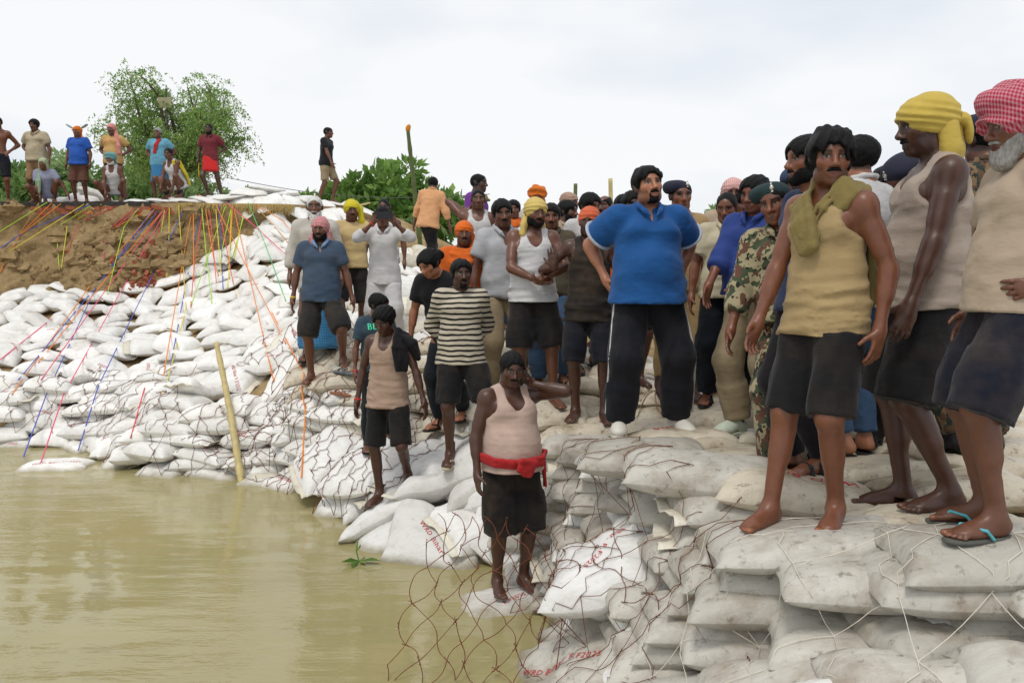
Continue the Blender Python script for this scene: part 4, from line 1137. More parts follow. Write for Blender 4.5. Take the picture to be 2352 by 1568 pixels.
# 8 near wall: columns of layers
NEARW = [(0.34, 6.45), (0.52, 5.75), (0.86, 4.95), (0.95, 4.2), (0.99, 3.42), (1.34, 3.03), (1.92, 2.83), (2.8, 2.74)]
for c, (x, y, a) in enumerate(along(NEARW, 0.44, 0.05)):
    lx, ly = -math.sin(R_(a)), math.cos(R_(a))          # towards the land
    lo = height(x - lx * 0.10, y - ly * 0.10); top = float(samp(LAND, x + lx * 0.4, y + ly * 0.4)) + 0.06
    lo = min(lo, float(samp(TERRAIN, x - lx * 0.12, y - ly * 0.12)) + 0.10)
    n = max(3, int(round((top - lo) / (0.118 if y < 3.6 else 0.108))))
    for k in range(n):
        st = 0.16 + 0.03 * k + (0.07 if k % 2 else 0) if y < 3.6 else -0.22 + 0.40 * k / max(n - 1, 1) + (0.06 if k % 2 else 0)
        sl_ = (0.17 if k % 2 else -0.05) if y < 3.3 else 0.0
        bag(x + lx * st + J_(0.03) + sl_, y + ly * st + J_(0.03), (-90 + J_(10) if (y < 3.5 and (c + 2 * k) % 5 == 0) else -5 + J_(8)), flap=(1 if (c + k) % 3 == 0 else None), L=(0.74 if y < 3.6 else 0.64) + J_(0.07), Wd=0.46, T=(0.165 if y < 3.6 else 0.15) + J_(0.014), z=lo + (top - lo) / n * k - 0.01, tilt=(J_(0.025), 0.03 + J_(0.03)), mat='grey', zone='near_wall%d' % k, hi=True, prn='wall' if (c * 3 + k) % 4 == 0 else None)
# 9 platform under the crowd
row = 0
for y in np.arange(2.5, 9.2, 0.44):
    for x in np.arange(0.2, 5.0, 0.66):
        X, Yy = x + J_(0.08) + (row % 2) * 0.33, y + J_(0.06)
        if samp(dE, X, Yy) < 0.48: continue
        if not in_frame(X, Yy, height(X, Yy), 20): continue
        bag(X, Yy, -4 + J_(16), L=0.78, Wd=0.50, T=0.16 + J_(0.01), conf=0.6, tilt=(J_(0.03), J_(0.03)), mat='mud', zone='platform%d' % row, ms=0.25, hi=Yy < 6.2, prn='top' if (row + int(x * 3)) % 4 == 0 else None)
    row += 1
# bags trodden flat under the feet of the nearest people
for (px, py, Y, yw) in ((1545, 985, 5.70, -6), (1850, 1200, 3.58, -8), (2300, 1240, 3.10, -10), (1660, 945, 6.3, 0), (1345, 945, 6.70, 5), (1240, 930, 6.95, -5)):
    p = at(px, py, Y)
    bag(p[0], p[1], yw, L=0.82, Wd=0.54, T=0.14, conf=0.3, tilt=(0, 0), sink=0.03, mat='mud' if Y > 4 else 'grey', zone='platform%d' % 15, ms=0.08, hi=True, prn='top' if px in (1545, 1345) else None, flap=0)
# fill where bare soil would show between the heaps
for py in range(860, 1480, 22):
    for px in range(640, 2352, 34):
        g_ = hit_ground(px, py)
        if g_[2] < 0.02 or g_[1] > 10.5 or (g_[0] > 0.2 and g_[1] < 6.3): continue
        if abs(g_[2] - samp(TERRAIN, g_[0], g_[1])) < 0.012:
            bag(g_[0], g_[1] + 0.05, J_(30), L=0.68, Wd=0.46, T=0.17, conf=0.7, tilt=(J_(0.05), J_(0.05)), sink=0.03, mat='mid' if g_[0] < 0.3 else 'grey', zone='fill%d' % (0 if g_[0] < 0.3 else 1), ms=0.45)
# 10 single bags the eye picks out
SPECIAL = [(1385, 1400, 4.55, -16, 0.60, 0.48, 0.22, (0.03, 0.16), 'pale', 'plump clean white sandbag with its mouth raised behind the rusty wire net', 'one'),
           (1625, 1105, 4.48, -10, 0.92, 0.42, 0.20, (-0.03, 0.06), 'grey', 'long smooth grey sandbag lying on the wall edge with a torn flap', None),
           (1180, 1392, 5.58, 15, 0.92, 0.64, 0.24, (0, 0.0), 'pale', 'half sunken sandbag under the bare feet of the man phoning', None),
           (1480, 1075, 5.05, -8, 0.76, 0.48, 0.18, (0, 0.06), 'grey', 'bulging sandbag below the cream shoes at the platform edge', None)]
for (px, py, Y, yw, L, Wd, T, ti, mt, lb, pr_) in SPECIAL:
    p = at(px, py, Y)
    bag(p[0], p[1], yw, L=L, Wd=Wd, T=T, conf=0.3, z=(-0.205 if 'sunken' in lb else 1.04 if 'long smooth' in lb else 1.02 if 'bulging' in lb else None), tilt=ti, mat=mt, zone='special', hi=True, label=lb, prn=pr_, flap=1, ms=0.18)
for (px, py, Y, yw, T) in ((130, 1085, 9.4, 10, 0.20), (290, 1050, 10.1, 40, 0.30)):
    p = at(px, py, Y)
    bag(p[0], p[1], yw, L=0.8, Wd=0.5, T=T, z=-0.12 if px < 200 else -0.05, mat='white', zone='special', hi=True, label='sandbag lying just awash in the muddy water' if px < 200 else 'crumpled white sandbag at the waterline below the far netted wall', tilt=(0.0, 0.0))
for i, (px, yy, T) in enumerate(((150, 18.6, 0.22), (205, 18.5, 0.24), (235, 18.7, 0.2), (300, 17.62, 0.10), (345, 17.5, 0.10), (395, 17.5, 0.12), (440, 17.45, 0.14), (490, 17.5, 0.18), (535, 17.55, 0.20), (580, 17.6, 0.18), (470, 18.0, 0.16), (520, 18.1, 0.2), (620, 17.9, 0.16), (665, 18.2, 0.15), (700, 18.5, 0.15), (740, 18.7, 0.14), (790, 18.8, 0.14), (640, 18.8, 0.15), (700, 19.2, 0.15), (830, 18.6, 0.14))):
    x = (px - CX) / F_PX * yy
    bag(x, yy, J_(25), L=0.75, Wd=0.50, T=T * (0.55 if px > 280 else 1), conf=0.5, mat='dusty' if px > 280 else 'white', zone='bank_top0', flap=1)
HS = blur(H, 1)
# ------------------------------------------------------------------ sandbag materials and objects
def bag_mat(key, base, dirt, dirtcol=(120, 98, 70)):
    m, n, l, b = new_mat('woven_sack_' + key)
    c = coord(n)
    oi = n.new('ShaderNodeObjectInfo')
    ofs = n.new('ShaderNodeVectorMath'); ofs.operation = 'ADD'
    l.new(c, ofs.inputs[0]); l.new(oi.outputs['Location'], ofs.inputs[1]); v = ofs.outputs[0]
    tone = ramp(n, l, oi.outputs['Random'], (0.0, (0.86, 0.85, 0.83)), (0.5, (1, 1, 1)), (1.0, (1.06, 1.05, 1.04)))
    o = mix(n, l, 1.0, lin(*base), tone, 'MULTIPLY')
    d1 = noise(n, l, v, 3.2, 6, 0.62)
    f1 = ramp(n, l, d1, (0.50, (0, 0, 0)), (0.72, (dirt, dirt, dirt)))
    o = mix(n, l, f1, o, lin(*dirtcol))
    d2 = noise(n, l, v, 17, 5, 0.7)
    f2 = ramp(n, l, d2, (0.57, (0, 0, 0)), (0.70, (dirt * 0.9,) * 3))
    o = mix(n, l, f2, o, lin(86, 70, 52))
    d3 = noise(n, l, v, 7, 4, 0.6, (1, 6, 1))
    o = mix(n, l, 1.0, o, ramp(n, l, d3, (0.3, (0.93, 0.92, 0.90)), (0.7, (1.03, 1.03, 1.03))), 'MULTIPLY')
    ge = n.new('ShaderNodeNewGeometry'); sx = n.new('ShaderNodeSeparateXYZ'); l.new(ge.outputs['Position'], sx.inputs[0])
    wz = math_(n, l, 'ADD', sx.outputs[2], math_(n, l, 'MULTIPLY', noise(n, l, ge.outputs['Position'], 5, 4), 0.10))
    o = mix(n, l, 1.0, o, ramp(n, l, wz, (0.055, (0.50, 0.46, 0.36)), (0.11, (1, 1, 1))), 'MULTIPLY')      # soaked cloth at the waterline
    l.new(o, b.inputs['Base Color'])
    b.inputs['Roughness'].default_value = 0.42
    b.inputs['Specular IOR Level'].default_value = 0.35
    w0 = noise(n, l, v, 4.5, 3, 0.55); p = bump(n, l, b, w0, 0.35, 0.05)
    w1 = noise(n, l, v, 9, 5, 0.65, (1, 2.2, 1)); p = bump(n, l, b, w1, 0.38, 0.025, p)
    w2 = noise(n, l, v, 34, 4, 0.65, (1, 3, 1)); p = bump(n, l, b, w2, 0.22, 0.008, p)
    wv = n.new('ShaderNodeTexWave'); wv.inputs['Scale'].default_value = 95; wv.inputs['Distortion'].default_value = 1.5; l.new(c, wv.inputs['Vector'])
    bump(n, l, b, wv.outputs[0], 0.06, 0.002, p)
    return m
BM = {'white': bag_mat('white', (238, 237, 233), 0.30, (150, 130, 100)), 'pale': bag_mat('pale', (232, 231, 228), 0.22), 'mid': bag_mat('mid', (214, 207, 190), 0.55), 'mud': bag_mat('mud', (204, 194, 174), 0.85, (128, 104, 72)), 'dusty': bag_mat('dusty', (188, 168, 136), 0.8, (140, 116, 84)), 'grey': bag_mat('grey', (192, 188, 178), 0.72)}
FLAPM = bag_mat('hem', (226, 220, 203), 0.30)
STUFFM = BM['white']
# which bags show largest
def bag_size(b):
    P = b['c']; dep = max(P[1], 0.5)
    px, py = to_px(P)
    ok = -120 < px < 2470 and -60 < py < 1700
    return (1.0 if ok else 0.05) * (b['L'] * 1960 / dep) ** 2 * 0.3
ORD = {1: 'first', 2: 'second', 3: 'third', 4: 'fourth', 5: 'fifth', 6: 'sixth', 7: 'seventh', 8: 'eighth', 9: 'ninth', 10: 'tenth', 11: 'eleventh', 12: 'twelfth', 13: 'thirteenth', 14: 'fourteenth', 15: 'fifteenth', 16: 'sixteenth', 17: 'seventeenth', 18: 'eighteenth', 19: 'nineteenth', 20: 'twentieth'}
ZONES = {'fill': ('sandbag wedged between the stacked layers, %s group from left, %s along', 'sandbags wedged between the layers'),
         'bank_top': ('trodden sandbag on the road bank top, %s row, %s from left', 'sandbags along the bank top'),
         'far_wall': ('white sandbag in the far water wall, %s layer up, %s from left', 'sandbags of the netted wall by the water'),
         'far_slope': ('white sandbag on the far slope, %s row above the wall, %s from left', 'sandbags on the slope under the cut bank'),
         'ramp': ('white sandbag heaped against the bank end, %s row, %s from left', 'sandbags heaped against the bank end'),
         'back': ('dusty sandbag on the slope behind the crowd, %s row back, %s from left', 'sandbags on the slope behind the crowd'),
         'dike': ('netted sandbag in the dike face, %s layer up, %s from left', 'sandbags of the dike face'),
         'top': ('trodden sandbag on the dike top, %s row back, %s from left', 'sandbags on the dike top'),
         'tier': ('flat grey sandbag of the low netted tier, %s strip, %s from far end', 'sandbags of the low tier'),
         'near_wall': ('grey sandbag in the near wall, %s layer up, %s from far end', 'sandbags of the near wall'),
         'platform': ('trodden sandbag under the standing crowd, %s row back, %s from left', 'sandbags under the crowd')}
def finish_bags():
    order = sorted(range(len(BAGS)), key=lambda i: -bag_size(BAGS[i]))
    # leave out bags nothing of which can be seen: sample visibility against one tree of all bags
    Vall, Fall, base = [], [], 0
    owner = []
    for i, b in enumerate(BAGS):
        Vall.append(b['V']); Fall.append(b['Q'] + base); base += len(b['V']); owner += [i] * len(b['Q'])
    bvh = BVHTree.FromPolygons([tuple(v) for v in np.concatenate(Vall)], [tuple(int(k) for k in f) for f in np.concatenate(Fall)])
    seen = np.zeros(len(BAGS), int); eye = Vector((0, 0, CAM_Z))
    for py in range(430, 1568, 9):
        for px in range(0, 2352, 9):
            d = Vector(ray(px, py)).normalized()
            h = bvh.ray_cast(eye, d)
            if h[2] is not None: seen[owner[h[2]]] += 1
    order = [i for i in sorted(range(len(BAGS)), key=lambda i: -seen[i])]
    single = [i for i in order if seen[i] > 0][:300]
    rest = [i for i in order if i not in set(single) and (seen[i] > 0 or BAGS[i]['c'][1] < 12)]
    # labels by row and place in the row
    rows = {}
    for i in single:
        z = BAGS[i]['zone']
        rows.setdefault(z, []).append(i)
    lab = {}
    for z, L in rows.items():
        k = next((k for k in sorted(ZONES, key=len, reverse=True) if z.startswith(k)), None)
        if k is None: continue
        r = int(z[len(k):]) + 1
        far = k in ('tier', 'near_wall')
        L.sort(key=lambda i: -BAGS[i]['c'][1] if far else to_px(BAGS[i]['c'])[0])
        for q, i in enumerate(L):
            lab[i] = (ZONES[k][0] % (ORD.get(r, str(r)), ORD.get(q + 1, str(q + 1))), ZONES[k][1])
    heap = sorted([i for i in single if BAGS[i]['zone'] == 'heap'], key=lambda i: to_px(BAGS[i]['c'])[0])
    for q, i in enumerate(heap): lab[i] = ('plump white sandbag of the waterside heap, %s from left' % ORD[q + 1], 'sandbags of the waterside heap')
    for i in single:
        b = BAGS[i]; c = b['c']
        me = mesh_np('sandbag', b['V'] - c, b['Q'])
        o = link('sandbag', me, BM[b['mat']]); o.location = c
        lb, gp = lab.get(i, (b['label'] or 'white sandbag', None))
        tag(o, b['label'] or lb, 'sandbag', gp)
        b['obj'] = o
        for fv, fq in b['flaps']:
            link('flap', mesh_np('flap', fv - c, fq), FLAPM, o)
    V, Q, base = [], [], 0
    for i in rest:
        b = BAGS[i]; V.append(b['V']); Q.append(b['Q'] + base); base += len(b['V'])
    if V:
        o = link('sandbags_in_the_mass', mesh_np('sandbags_in_the_mass', np.concatenate(V), np.concatenate(Q)), BM['white'])
        o.name = 'packed_sandbags'
        tag(o, 'mass of further sandbags packed between and behind the others', 'sandbags', None, 'stuff')
    print('BAGS', len(BAGS), 'single', len(single), 'seen', int((seen > 0).sum()))
    return bvh
BAGTREE = finish_bags()
# red lettering printed on some sacks: flat letters following the cloth
_txt = {}
def text_mesh(t):
    """verts and polygons of a line of lettering, height 1, centred"""
    if t in _txt: return _txt[t]
    cu = bpy.data.curves.new('lettering', 'FONT'); cu.body = t; cu.resolution_u = 2; cu.align_x = 'CENTER'; cu.align_y = 'CENTER'; cu.space_character = 1.08
    ob = bpy.data.objects.new('lettering', cu); COL.objects.link(ob)
    dg = bpy.context.evaluated_depsgraph_get(); me = ob.evaluated_get(dg).to_mesh()
    V = np.array([tuple(v.co) for v in me.vertices]); P = [tuple(p.vertices) for p in me.polygons]
    ob.evaluated_get(dg).to_mesh_clear(); bpy.data.objects.remove(ob, do_unlink=True); bpy.data.curves.remove(cu)
    _txt[t] = (V, P); return _txt[t]
PRINT = plain_mat('red_print', (196, 52, 60), 0.7, var=0.35, sc=45)
def print_bag(b, t, size, ou, ov, flip, turn=0.0):
    V, P = text_mesh(t)
    U_, V_, wx, wy, tz = b['top']
    sg = -1 if flip else 1
    ct, st_ = math.cos(turn), math.sin(turn)
    ax, ay = (V[:, 0] * ct - V[:, 1] * st_) * size * sg, (V[:, 0] * st_ + V[:, 1] * ct) * size * sg
    u = np.clip(ou + ax / (b['L'] / 2), -0.96, 0.96); v = np.clip(ov + ay / (b['W'] / 2), -0.96, 0.96)
    fu = np.interp(u, U_[:, 0], np.arange(U_.shape[0])); fv = np.interp(v, V_[0], np.arange(V_.shape[1]))
    i, j = np.minimum(fu.astype(int), U_.shape[0] - 2), np.minimum(fv.astype(int), V_.shape[1] - 2); a, c = fu - i, fv - j
    L = lambda A_: A_[i, j] * (1 - a) * (1 - c) + A_[i + 1, j] * a * (1 - c) + A_[i, j + 1] * (1 - a) * c + A_[i + 1, j + 1] * a * c
    W3 = np.stack([L(wx), L(wy), L(tz) + 0.0035], 1) - b['c']
    me = bpy.data.meshes.new('printed_lettering'); me.from_pydata([tuple(p) for p in W3], [], P)
    link('printed_lettering', me, PRINT, b['obj'])
_rp = np.random.RandomState(4)
for b in BAGS:
    if b.get('obj') is None: continue
    if b['prn'] == 'row': print_bag(b, 'WRD Bihar F.F2025', 0.055, 0.05 * _rp.randn(), -0.25 + 0.2 * _rp.randn(), False, -0.1 + 0.15 * _rp.randn())
    elif b['prn'] == 'wall': print_bag(b, _rp.choice(['F.F2025', 'WRD Bihar', 'PP']), 0.05, 0.2 * _rp.randn(), -0.6, False)
    elif b['prn'] == 'one':
        print_bag(b, 'Bihar. F.F2025', 0.048, 0.0, 0.1, True, 0.9)
    elif b['prn'] == 'top':
        print_bag(b, _rp.choice(['2024', 'WRD Bihar', 'Bihar', 'F.F.2024']), 0.10, 0.1 * _rp.randn(), 0.0, True, 0.3 * _rp.randn())
    elif b['mat'] in ('white', 'pale', 'mid') and _rp.rand() < 0.30 and b['c'][1] < 15:
        print_bag(b, _rp.choice(['WRD Bihar', 'F.F2025', 'WRD Bihar F.F2025', '2025']), 0.06, 0.15 * _rp.randn(), -0.3 + 0.2 * _rp.randn(), False, 0.3 * _rp.randn())
# soil core under the bags
def terrain_obj():
    st = 4
    X, Y, Z = GX[::st, ::st], GY[::st, ::st], TERRAIN[::st, ::st] - 0.03
    n, m = X.shape
    idx = np.arange(n * m).reshape(n, m)
    Q = np.stack([idx[:-1, :-1], idx[1:, :-1], idx[1:, 1:], idx[:-1, 1:]], -1).reshape(-1, 4)
    o = link('soil_slope', mesh_np('soil_slope', np.stack([X, Y, Z], -1).reshape(-1, 3), Q), SOIL)
    tag(o, 'brown soil core beneath the sandbag pile', None, None, 'structure')
def soil_mat():
    m, n, l, b = new_mat('soil')
    c = coord(n)
    a = noise(n, l, c, 1.6, 6, 0.6); f = noise(n, l, c, 14, 5, 0.7)
    o = ramp(n, l, a, (0.25, lin(136, 114, 80)), (0.5, lin(168, 144, 106)), (0.75, lin(192, 168, 128)))
    o = mix(n, l, 1.0, o, ramp(n, l, f, (0.3, (0.68, 0.66, 0.62)), (0.7, (1.08, 1.07, 1.05))), 'MULTIPLY')
    l.new(o, b.inputs['Base Color']); b.inputs['Roughness'].default_value = 0.95; b.inputs['Specular IOR Level'].default_value = 0.1
    p = bump(n, l, b, f, 0.8, 0.05); bump(n, l, b, noise(n, l, c, 60, 4, 0.7), 0.5, 0.02, p)
    return m
SOIL = soil_mat()
terrain_obj()
# ------------------------------------------------------------------ water
def water_mat():
    m, n, l, b = new_mat('muddy_water')
    c = coord(n)
    o = ramp(n, l, noise(n, l, c, 0.35, 4, 0.6), (0.3, lin(150, 140, 96)), (0.7, lin(168, 158, 114)))
    l.new(o, b.inputs['Base Color'])
    b.inputs['Roughness'].default_value = 0.04
    b.inputs['IOR'].default_value = 1.40; b.inputs['Specular IOR Level'].default_value = 0.55
    # ripples come in patches: calm water near the camera, broken water towards the far wall
    patch = ramp(n, l, noise(n, l, c, 0.45, 3, 0.5, (0.8, 0.5, 1)), (0.38, (0.15, 0.15, 0.15)), (0.62, (1, 1, 1)))
    w = noise(n, l, c, 1.1, 2, 0.5, (0.55, 1.7, 1))
    w2 = noise(n, l, c, 4.2, 4, 0.6, (0.55, 2.0, 1))
    h = math_(n, l, 'ADD', math_(n, l, 'MULTIPLY', w, 0.8), math_(n, l, 'MULTIPLY', math_(n, l, 'MULTIPLY', w2, patch), 0.42))
    bump(n, l, b, h, 0.30, 0.13)
    return m
_wv = mesh_np('water', [(-60, 0.2, 0), (6, 0.2, 0), (6, 11.6, 0), (-60, 11.6, 0)], [(0, 1, 2, 3)], smooth=False)
_wo_ = link('water', _wv, water_mat()); tag(_wo_, 'muddy olive brown flood water', None, None, 'structure')
# ------------------------------------------------------------------ road embankment with its cut face, ground, far things
def bank():
    rs = np.random.RandomState(5)
    xs = np.arange(-16.5, -2.9, 0.07); zs = np.linspace(0, 1, 44)
    Xg, Tg = np.meshgrid(xs, zs, indexing='ij')
    zb = 0.9; zt = BANK_Z - 0.02 - 1.7 * np.clip((Xg + 3.5) / 3.0, 0, 1) ** 1.3
    Z = zb + (zt - zb) * Tg
    P = np.stack([Xg, Z * 1.0, np.zeros_like(Z)], -1).reshape(-1, 3)
    n1 = folds(P, 4, 0.16).reshape(Z.shape); n2 = folds(P, 9, 0.5, (1, 0.6, 1)).reshape(Z.shape); n3 = folds(P, 12, 1.6).reshape(Z.shape)
    gr = folds(P, 31, 1.1, (1.6, 0.35, 1)).reshape(Z.shape)
    rg = np.abs(folds(P, 41, 0.45).reshape(Z.shape))
    Y = bank_edge(Xg) - 0.55 * (1 - Tg) ** 1.6 + (0.16 * n1 + 0.07 * n2 + 0.03 * n3 + 0.04 * gr - 0.10 * rg) * np.clip((1 - Tg) * 6, 0, 1) - 0.02
    # slumped block low in the middle, overhang under the road crust
    sl = np.exp(-((Xg + 7.9) / 1.0) ** 2) * np.exp(-((Z - 1.9) / 0.55) ** 2)
    Y -= 0.65 * sl + 0.35 * np.exp(-((Xg + 9.7) / 0.6) ** 2) * (Z < 2.75)
    Y += 0.14 * np.exp(-((Z - 3.05) / 0.18) ** 2)
    idx = np.arange(Xg.size).reshape(Xg.shape)
    Q = np.stack([idx[:-1, :-1], idx[1:, :-1], idx[1:, 1:], idx[:-1, 1:]], -1).reshape(-1, 4)
    V = np.stack([Xg, Y, Z], -1).reshape(-1, 3)
    # top and back slope
    rows = [(0.0, 0.0), (0.8, 0.0), (3, 0.02), (6.5, 0.02), (8.5, -0.4), (13, -2.3)]
    base = len(V); xs2 = np.arange(-40, -2.9, 0.5)
    VV = []
    for dy, dz in rows:
        for x in xs2: VV.append((x, float(bank_edge(max(x, -16))) + dy, BANK_Z - 0.02 - 1.7 * min(max((x + 3.5) / 3.0, 0), 1) ** 1.3 + dz))
    n = len(xs2); i2 = np.arange(len(rows) * n).reshape(len(rows), n)
    Q2 = np.stack([i2[:-1, :-1], i2[:-1, 1:], i2[1:, 1:], i2[1:, :-1]], -1).reshape(-1, 4) + base
    o = link('embankment', mesh_np('embankment', np.concatenate([V, np.array(VV)]), np.concatenate([Q, Q2])), SOIL)
    tag(o, 'road embankment with a brown freshly cut earth face', None, None, 'structure')
    face = BVHTree.FromPolygons([tuple(v) for v in V], [tuple(int(k) for k in q) for q in Q])
    # broken asphalt crust along the edge
    xa = np.arange(-16.5, -7.1, 0.06)
    ye = bank_edge(xa) - 0.05 + 0.03 * np.sin(xa * 17) + 0.02 * np.sin(xa * 41)
    pts = []
    for (dy, z) in ((0, BANK_Z - 0.075), (-0.01, BANK_Z + 0.012), (0.7, BANK_Z + 0.016), (0.7, BANK_Z - 0.075)):
        pts.append(np.stack([xa, ye + dy, np.full_like(xa, z) + 0.006 * np.sin(xa * 29)], 1))
    m_ = len(xa); i3 = np.arange(4 * m_).reshape(4, m_)
    Q3 = np.stack([i3[:-1, :-1], i3[:-1, 1:], i3[1:, 1:], i3[1:, :-1]], -1).reshape(-1, 4)
    ao = link('asphalt_crust', mesh_np('asphalt_crust', np.concatenate(pts), Q3, smooth=False), plain_mat('asphalt', (62, 58, 55), 0.9, var=0.3), o)
    # bricks: a course under the crust and rubble in the slump
    bm = plain_mat('brick_red', (158, 92, 66), 0.95, var=0.45, sc=18)
    bx = []
    for sx in (-1, 1):
        for sy in (-1, 1):
            for sz in (-1, 1): bx.append((sx * 0.115 + rs.randn() * 0.006, sy * 0.055 + rs.randn() * 0.006, sz * 0.035 + rs.randn() * 0.004))
    bme = mesh_np('brick', bx, [(0, 1, 3, 2), (4, 6, 7, 5), (0, 4, 5, 1), (2, 3, 7, 6), (0, 2, 6, 4), (1, 5, 7, 3)], smooth=False)
    bme.materials.append(bm)
    def brick(x, y, z, r):
        b = bpy.data.objects.new('brick', bme); COL.objects.link(b); b.parent = o
        b.location = (x, y, z); b.rotation_euler = r
    x = -10.5
    while x < -6.6:
        for k in range(2):
            if rs.rand() < 0.86 - 0.25 * k:
                brick(x + 0.12 * k, float(bank_edge(x)) - 0.015 + 0.04 * rs.rand(), BANK_Z - 0.125 - 0.085 * k + 0.012 * rs.randn(), (rs.randn() * 0.08, rs.randn() * 0.10, rs.randn() * 0.2))
        x += 0.25
    for i in range(48):
        px, py = 350 + rs.randn() * 40, 650 + rs.randn() * 28
        if i % 6 == 0: px, py = 260 + rs.rand() * 120, 560 + rs.rand() * 60
        d = Vector(ray(px, py)).normalized()
        h = face.ray_cast(Vector((0, 0, CAM_Z)), d)
        if h[0] is None: continue
        brick(h[0].x, h[0].y - 0.02, h[0].z + 0.01, tuple(rs.rand(3) * 3))
    # clods of fallen earth
    cm = []
    V, Q, base = [], [], 0
    for i in range(260):
        px, py = 300 + rs.randn() * 120, 620 + rs.randn() * 55
        d = Vector(ray(px, py)).normalized(); h = face.ray_cast(Vector((0, 0, CAM_Z)), d)
        if h[0] is None: continue
        r = 0.04 + 0.16 * rs.rand() ** 2.5
        ph = rs.rand() * 6
        pts = np.array([(math.cos(a) * math.cos(b), math.sin(a) * math.cos(b), math.sin(b)) for b in np.linspace(-1.5, 1.5, 6) for a in np.arange(8) * math.pi / 4])
        pts = pts * (1 + 0.25 * rs.randn(len(pts), 1)) * r * np.array([1.2, 0.8, 0.8]) + np.array(h[0])
        ii = np.arange(48).reshape(6, 8)
        q = np.stack([ii[:-1], np.roll(ii[:-1], -1, 1), np.roll(ii[1:], -1, 1), ii[1:]], -1).reshape(-1, 4)
        V.append(pts); Q.append(q + base); base += 48
    co = link('earth_clods', mesh_np('earth_clods', np.concatenate(V), np.concatenate(Q), smooth=False), SOIL, o); co['kind'] = 'stuff'
    # dry grass roots hanging at the edge on the right
    V, Q = [], []
    for i in range(900):
        xx = -6.6 + 2.2 * rs.rand(); p = np.array([xx, float(bank_edge(xx)) - 0.02 - 0.05 * rs.rand(), BANK_Z - 0.02]); L = 0.08 + 0.16 * rs.rand()
        e = p + np.array([rs.randn() * 0.05, -0.06 * rs.rand() - 0.02, -L]); s_ = np.array([0.006, 0, 0]); b = len(V)
        V += [p - s_, p + s_, e + s_ * 0.3, e - s_ * 0.3]; Q.append((b, b + 1, b + 2, b + 3))
    go = link('dry_grass', mesh_np('dry_grass', np.array(V), np.array(Q)), plain_mat('straw', (176, 150, 92), 0.9), None)
    tag(go, 'fringe of dry grass hanging over the bank edge', 'grass', None, 'stuff')
    return face
BANKFACE = bank()
_gm = plain_mat('ground_green', (96, 108, 62), 0.95, var=0.4, sc=3)
_g = link('ground', mesh_np('ground', [(-1500, 11.4, 0.55), (1500, 11.4, 0.55), (1500, 2800, 0.55), (-1500, 2800, 0.55)], [(0, 1, 2, 3)], smooth=False), _gm)
tag(_g, 'flat green land behind the embankment', None, None, 'structure')
# ------------------------------------------------------------------ trees
def leaf_mat(key, c1, c2):
    m, n, l, b = new_mat('leaf_' + key)
    c = coord(n)
    a = n.new('ShaderNodeAttribute'); a.attribute_name = 'tone'
    l.new(ramp(n, l, a.outputs['Fac'], (0.0, lin(*c1)), (1.0, lin(*c2))), b.inputs['Base Color'])
    b.inputs['Roughness'].default_value = 0.55; b.inputs['Specular IOR Level'].default_value = 0.3
    tr = n.new('ShaderNodeBsdfTranslucent'); l.new(b.inputs['Base Color'].links[0].from_socket, tr.inputs[0])
    ms = n.new('ShaderNodeMixShader'); ms.inputs[0].default_value = 0.45
    l.new(b.outputs[0], ms.inputs[1]); l.new(tr.outputs[0], ms.inputs[2])
    l.new(ms.outputs[0], n['Material Output'].inputs[0])
    return m
BARK = plain_mat('bark', (96, 80, 62), 0.95, var=0.4, sc=9)
def leaves(P, D, size, rs, asp=0.45, fold=0.2):
    """P centres, D directions -> bent leaf quads (two per leaf) and tones"""
    n = len(P)
    D = D / (np.linalg.norm(D, axis=1)[:, None] + 1e-9)
    S = np.cross(D, rs.randn(n, 3)); S /= np.linalg.norm(S, axis=1)[:, None] + 1e-9
    N = np.cross(D, S)
    L = size * (0.6 + 0.8 * rs.rand(n))[:, None]; Wd = L * asp
    a = P; m = P + D * L * 0.5 + N * L * fold * 0.4; e = P + D * L
    V = np.stack([a, m - S * Wd * 0.5, e, m + S * Wd * 0.5], 1).reshape(-1, 3)
    Q = np.arange(4 * n).reshape(n, 4)
    return V, Q
def crown_obj(root, P, D, size, mat, rs, asp=0.45, tone=None):
    V, Q = leaves(P, D, size, rs, asp)
    me = mesh_np('crown', V, Q, smooth=False)
    a = me.attributes.new('tone', 'FLOAT', 'POINT')
    t = (rs.rand(len(P)) if tone is None else np.clip(tone + 0.25 * rs.randn(len(P)), 0, 1))
    a.data.foreach_set('value', np.repeat(t, 4).astype(np.float32))
    o = link('crown', me, mat, root); o['kind'] = 'stuff'
    return o
def trunk_obj(root, paths, rads):
    V, Q = tubes(paths, rads, 8)
    return link('trunk', mesh_np('trunk', V, Q), BARK, root)
def curve(a, b, rs, wob=0.1, n=7):
    a, b = np.asarray(a, float), np.asarray(b, float)
    t = np.linspace(0, 1, n)[:, None]; L = np.linalg.norm(b - a)
    return a + (b - a) * t + np.sin(t * math.pi) * (rs.randn(3) * wob * L) + rs.randn(n, 3) * 0.01 * L * np.sin(t * math.pi)
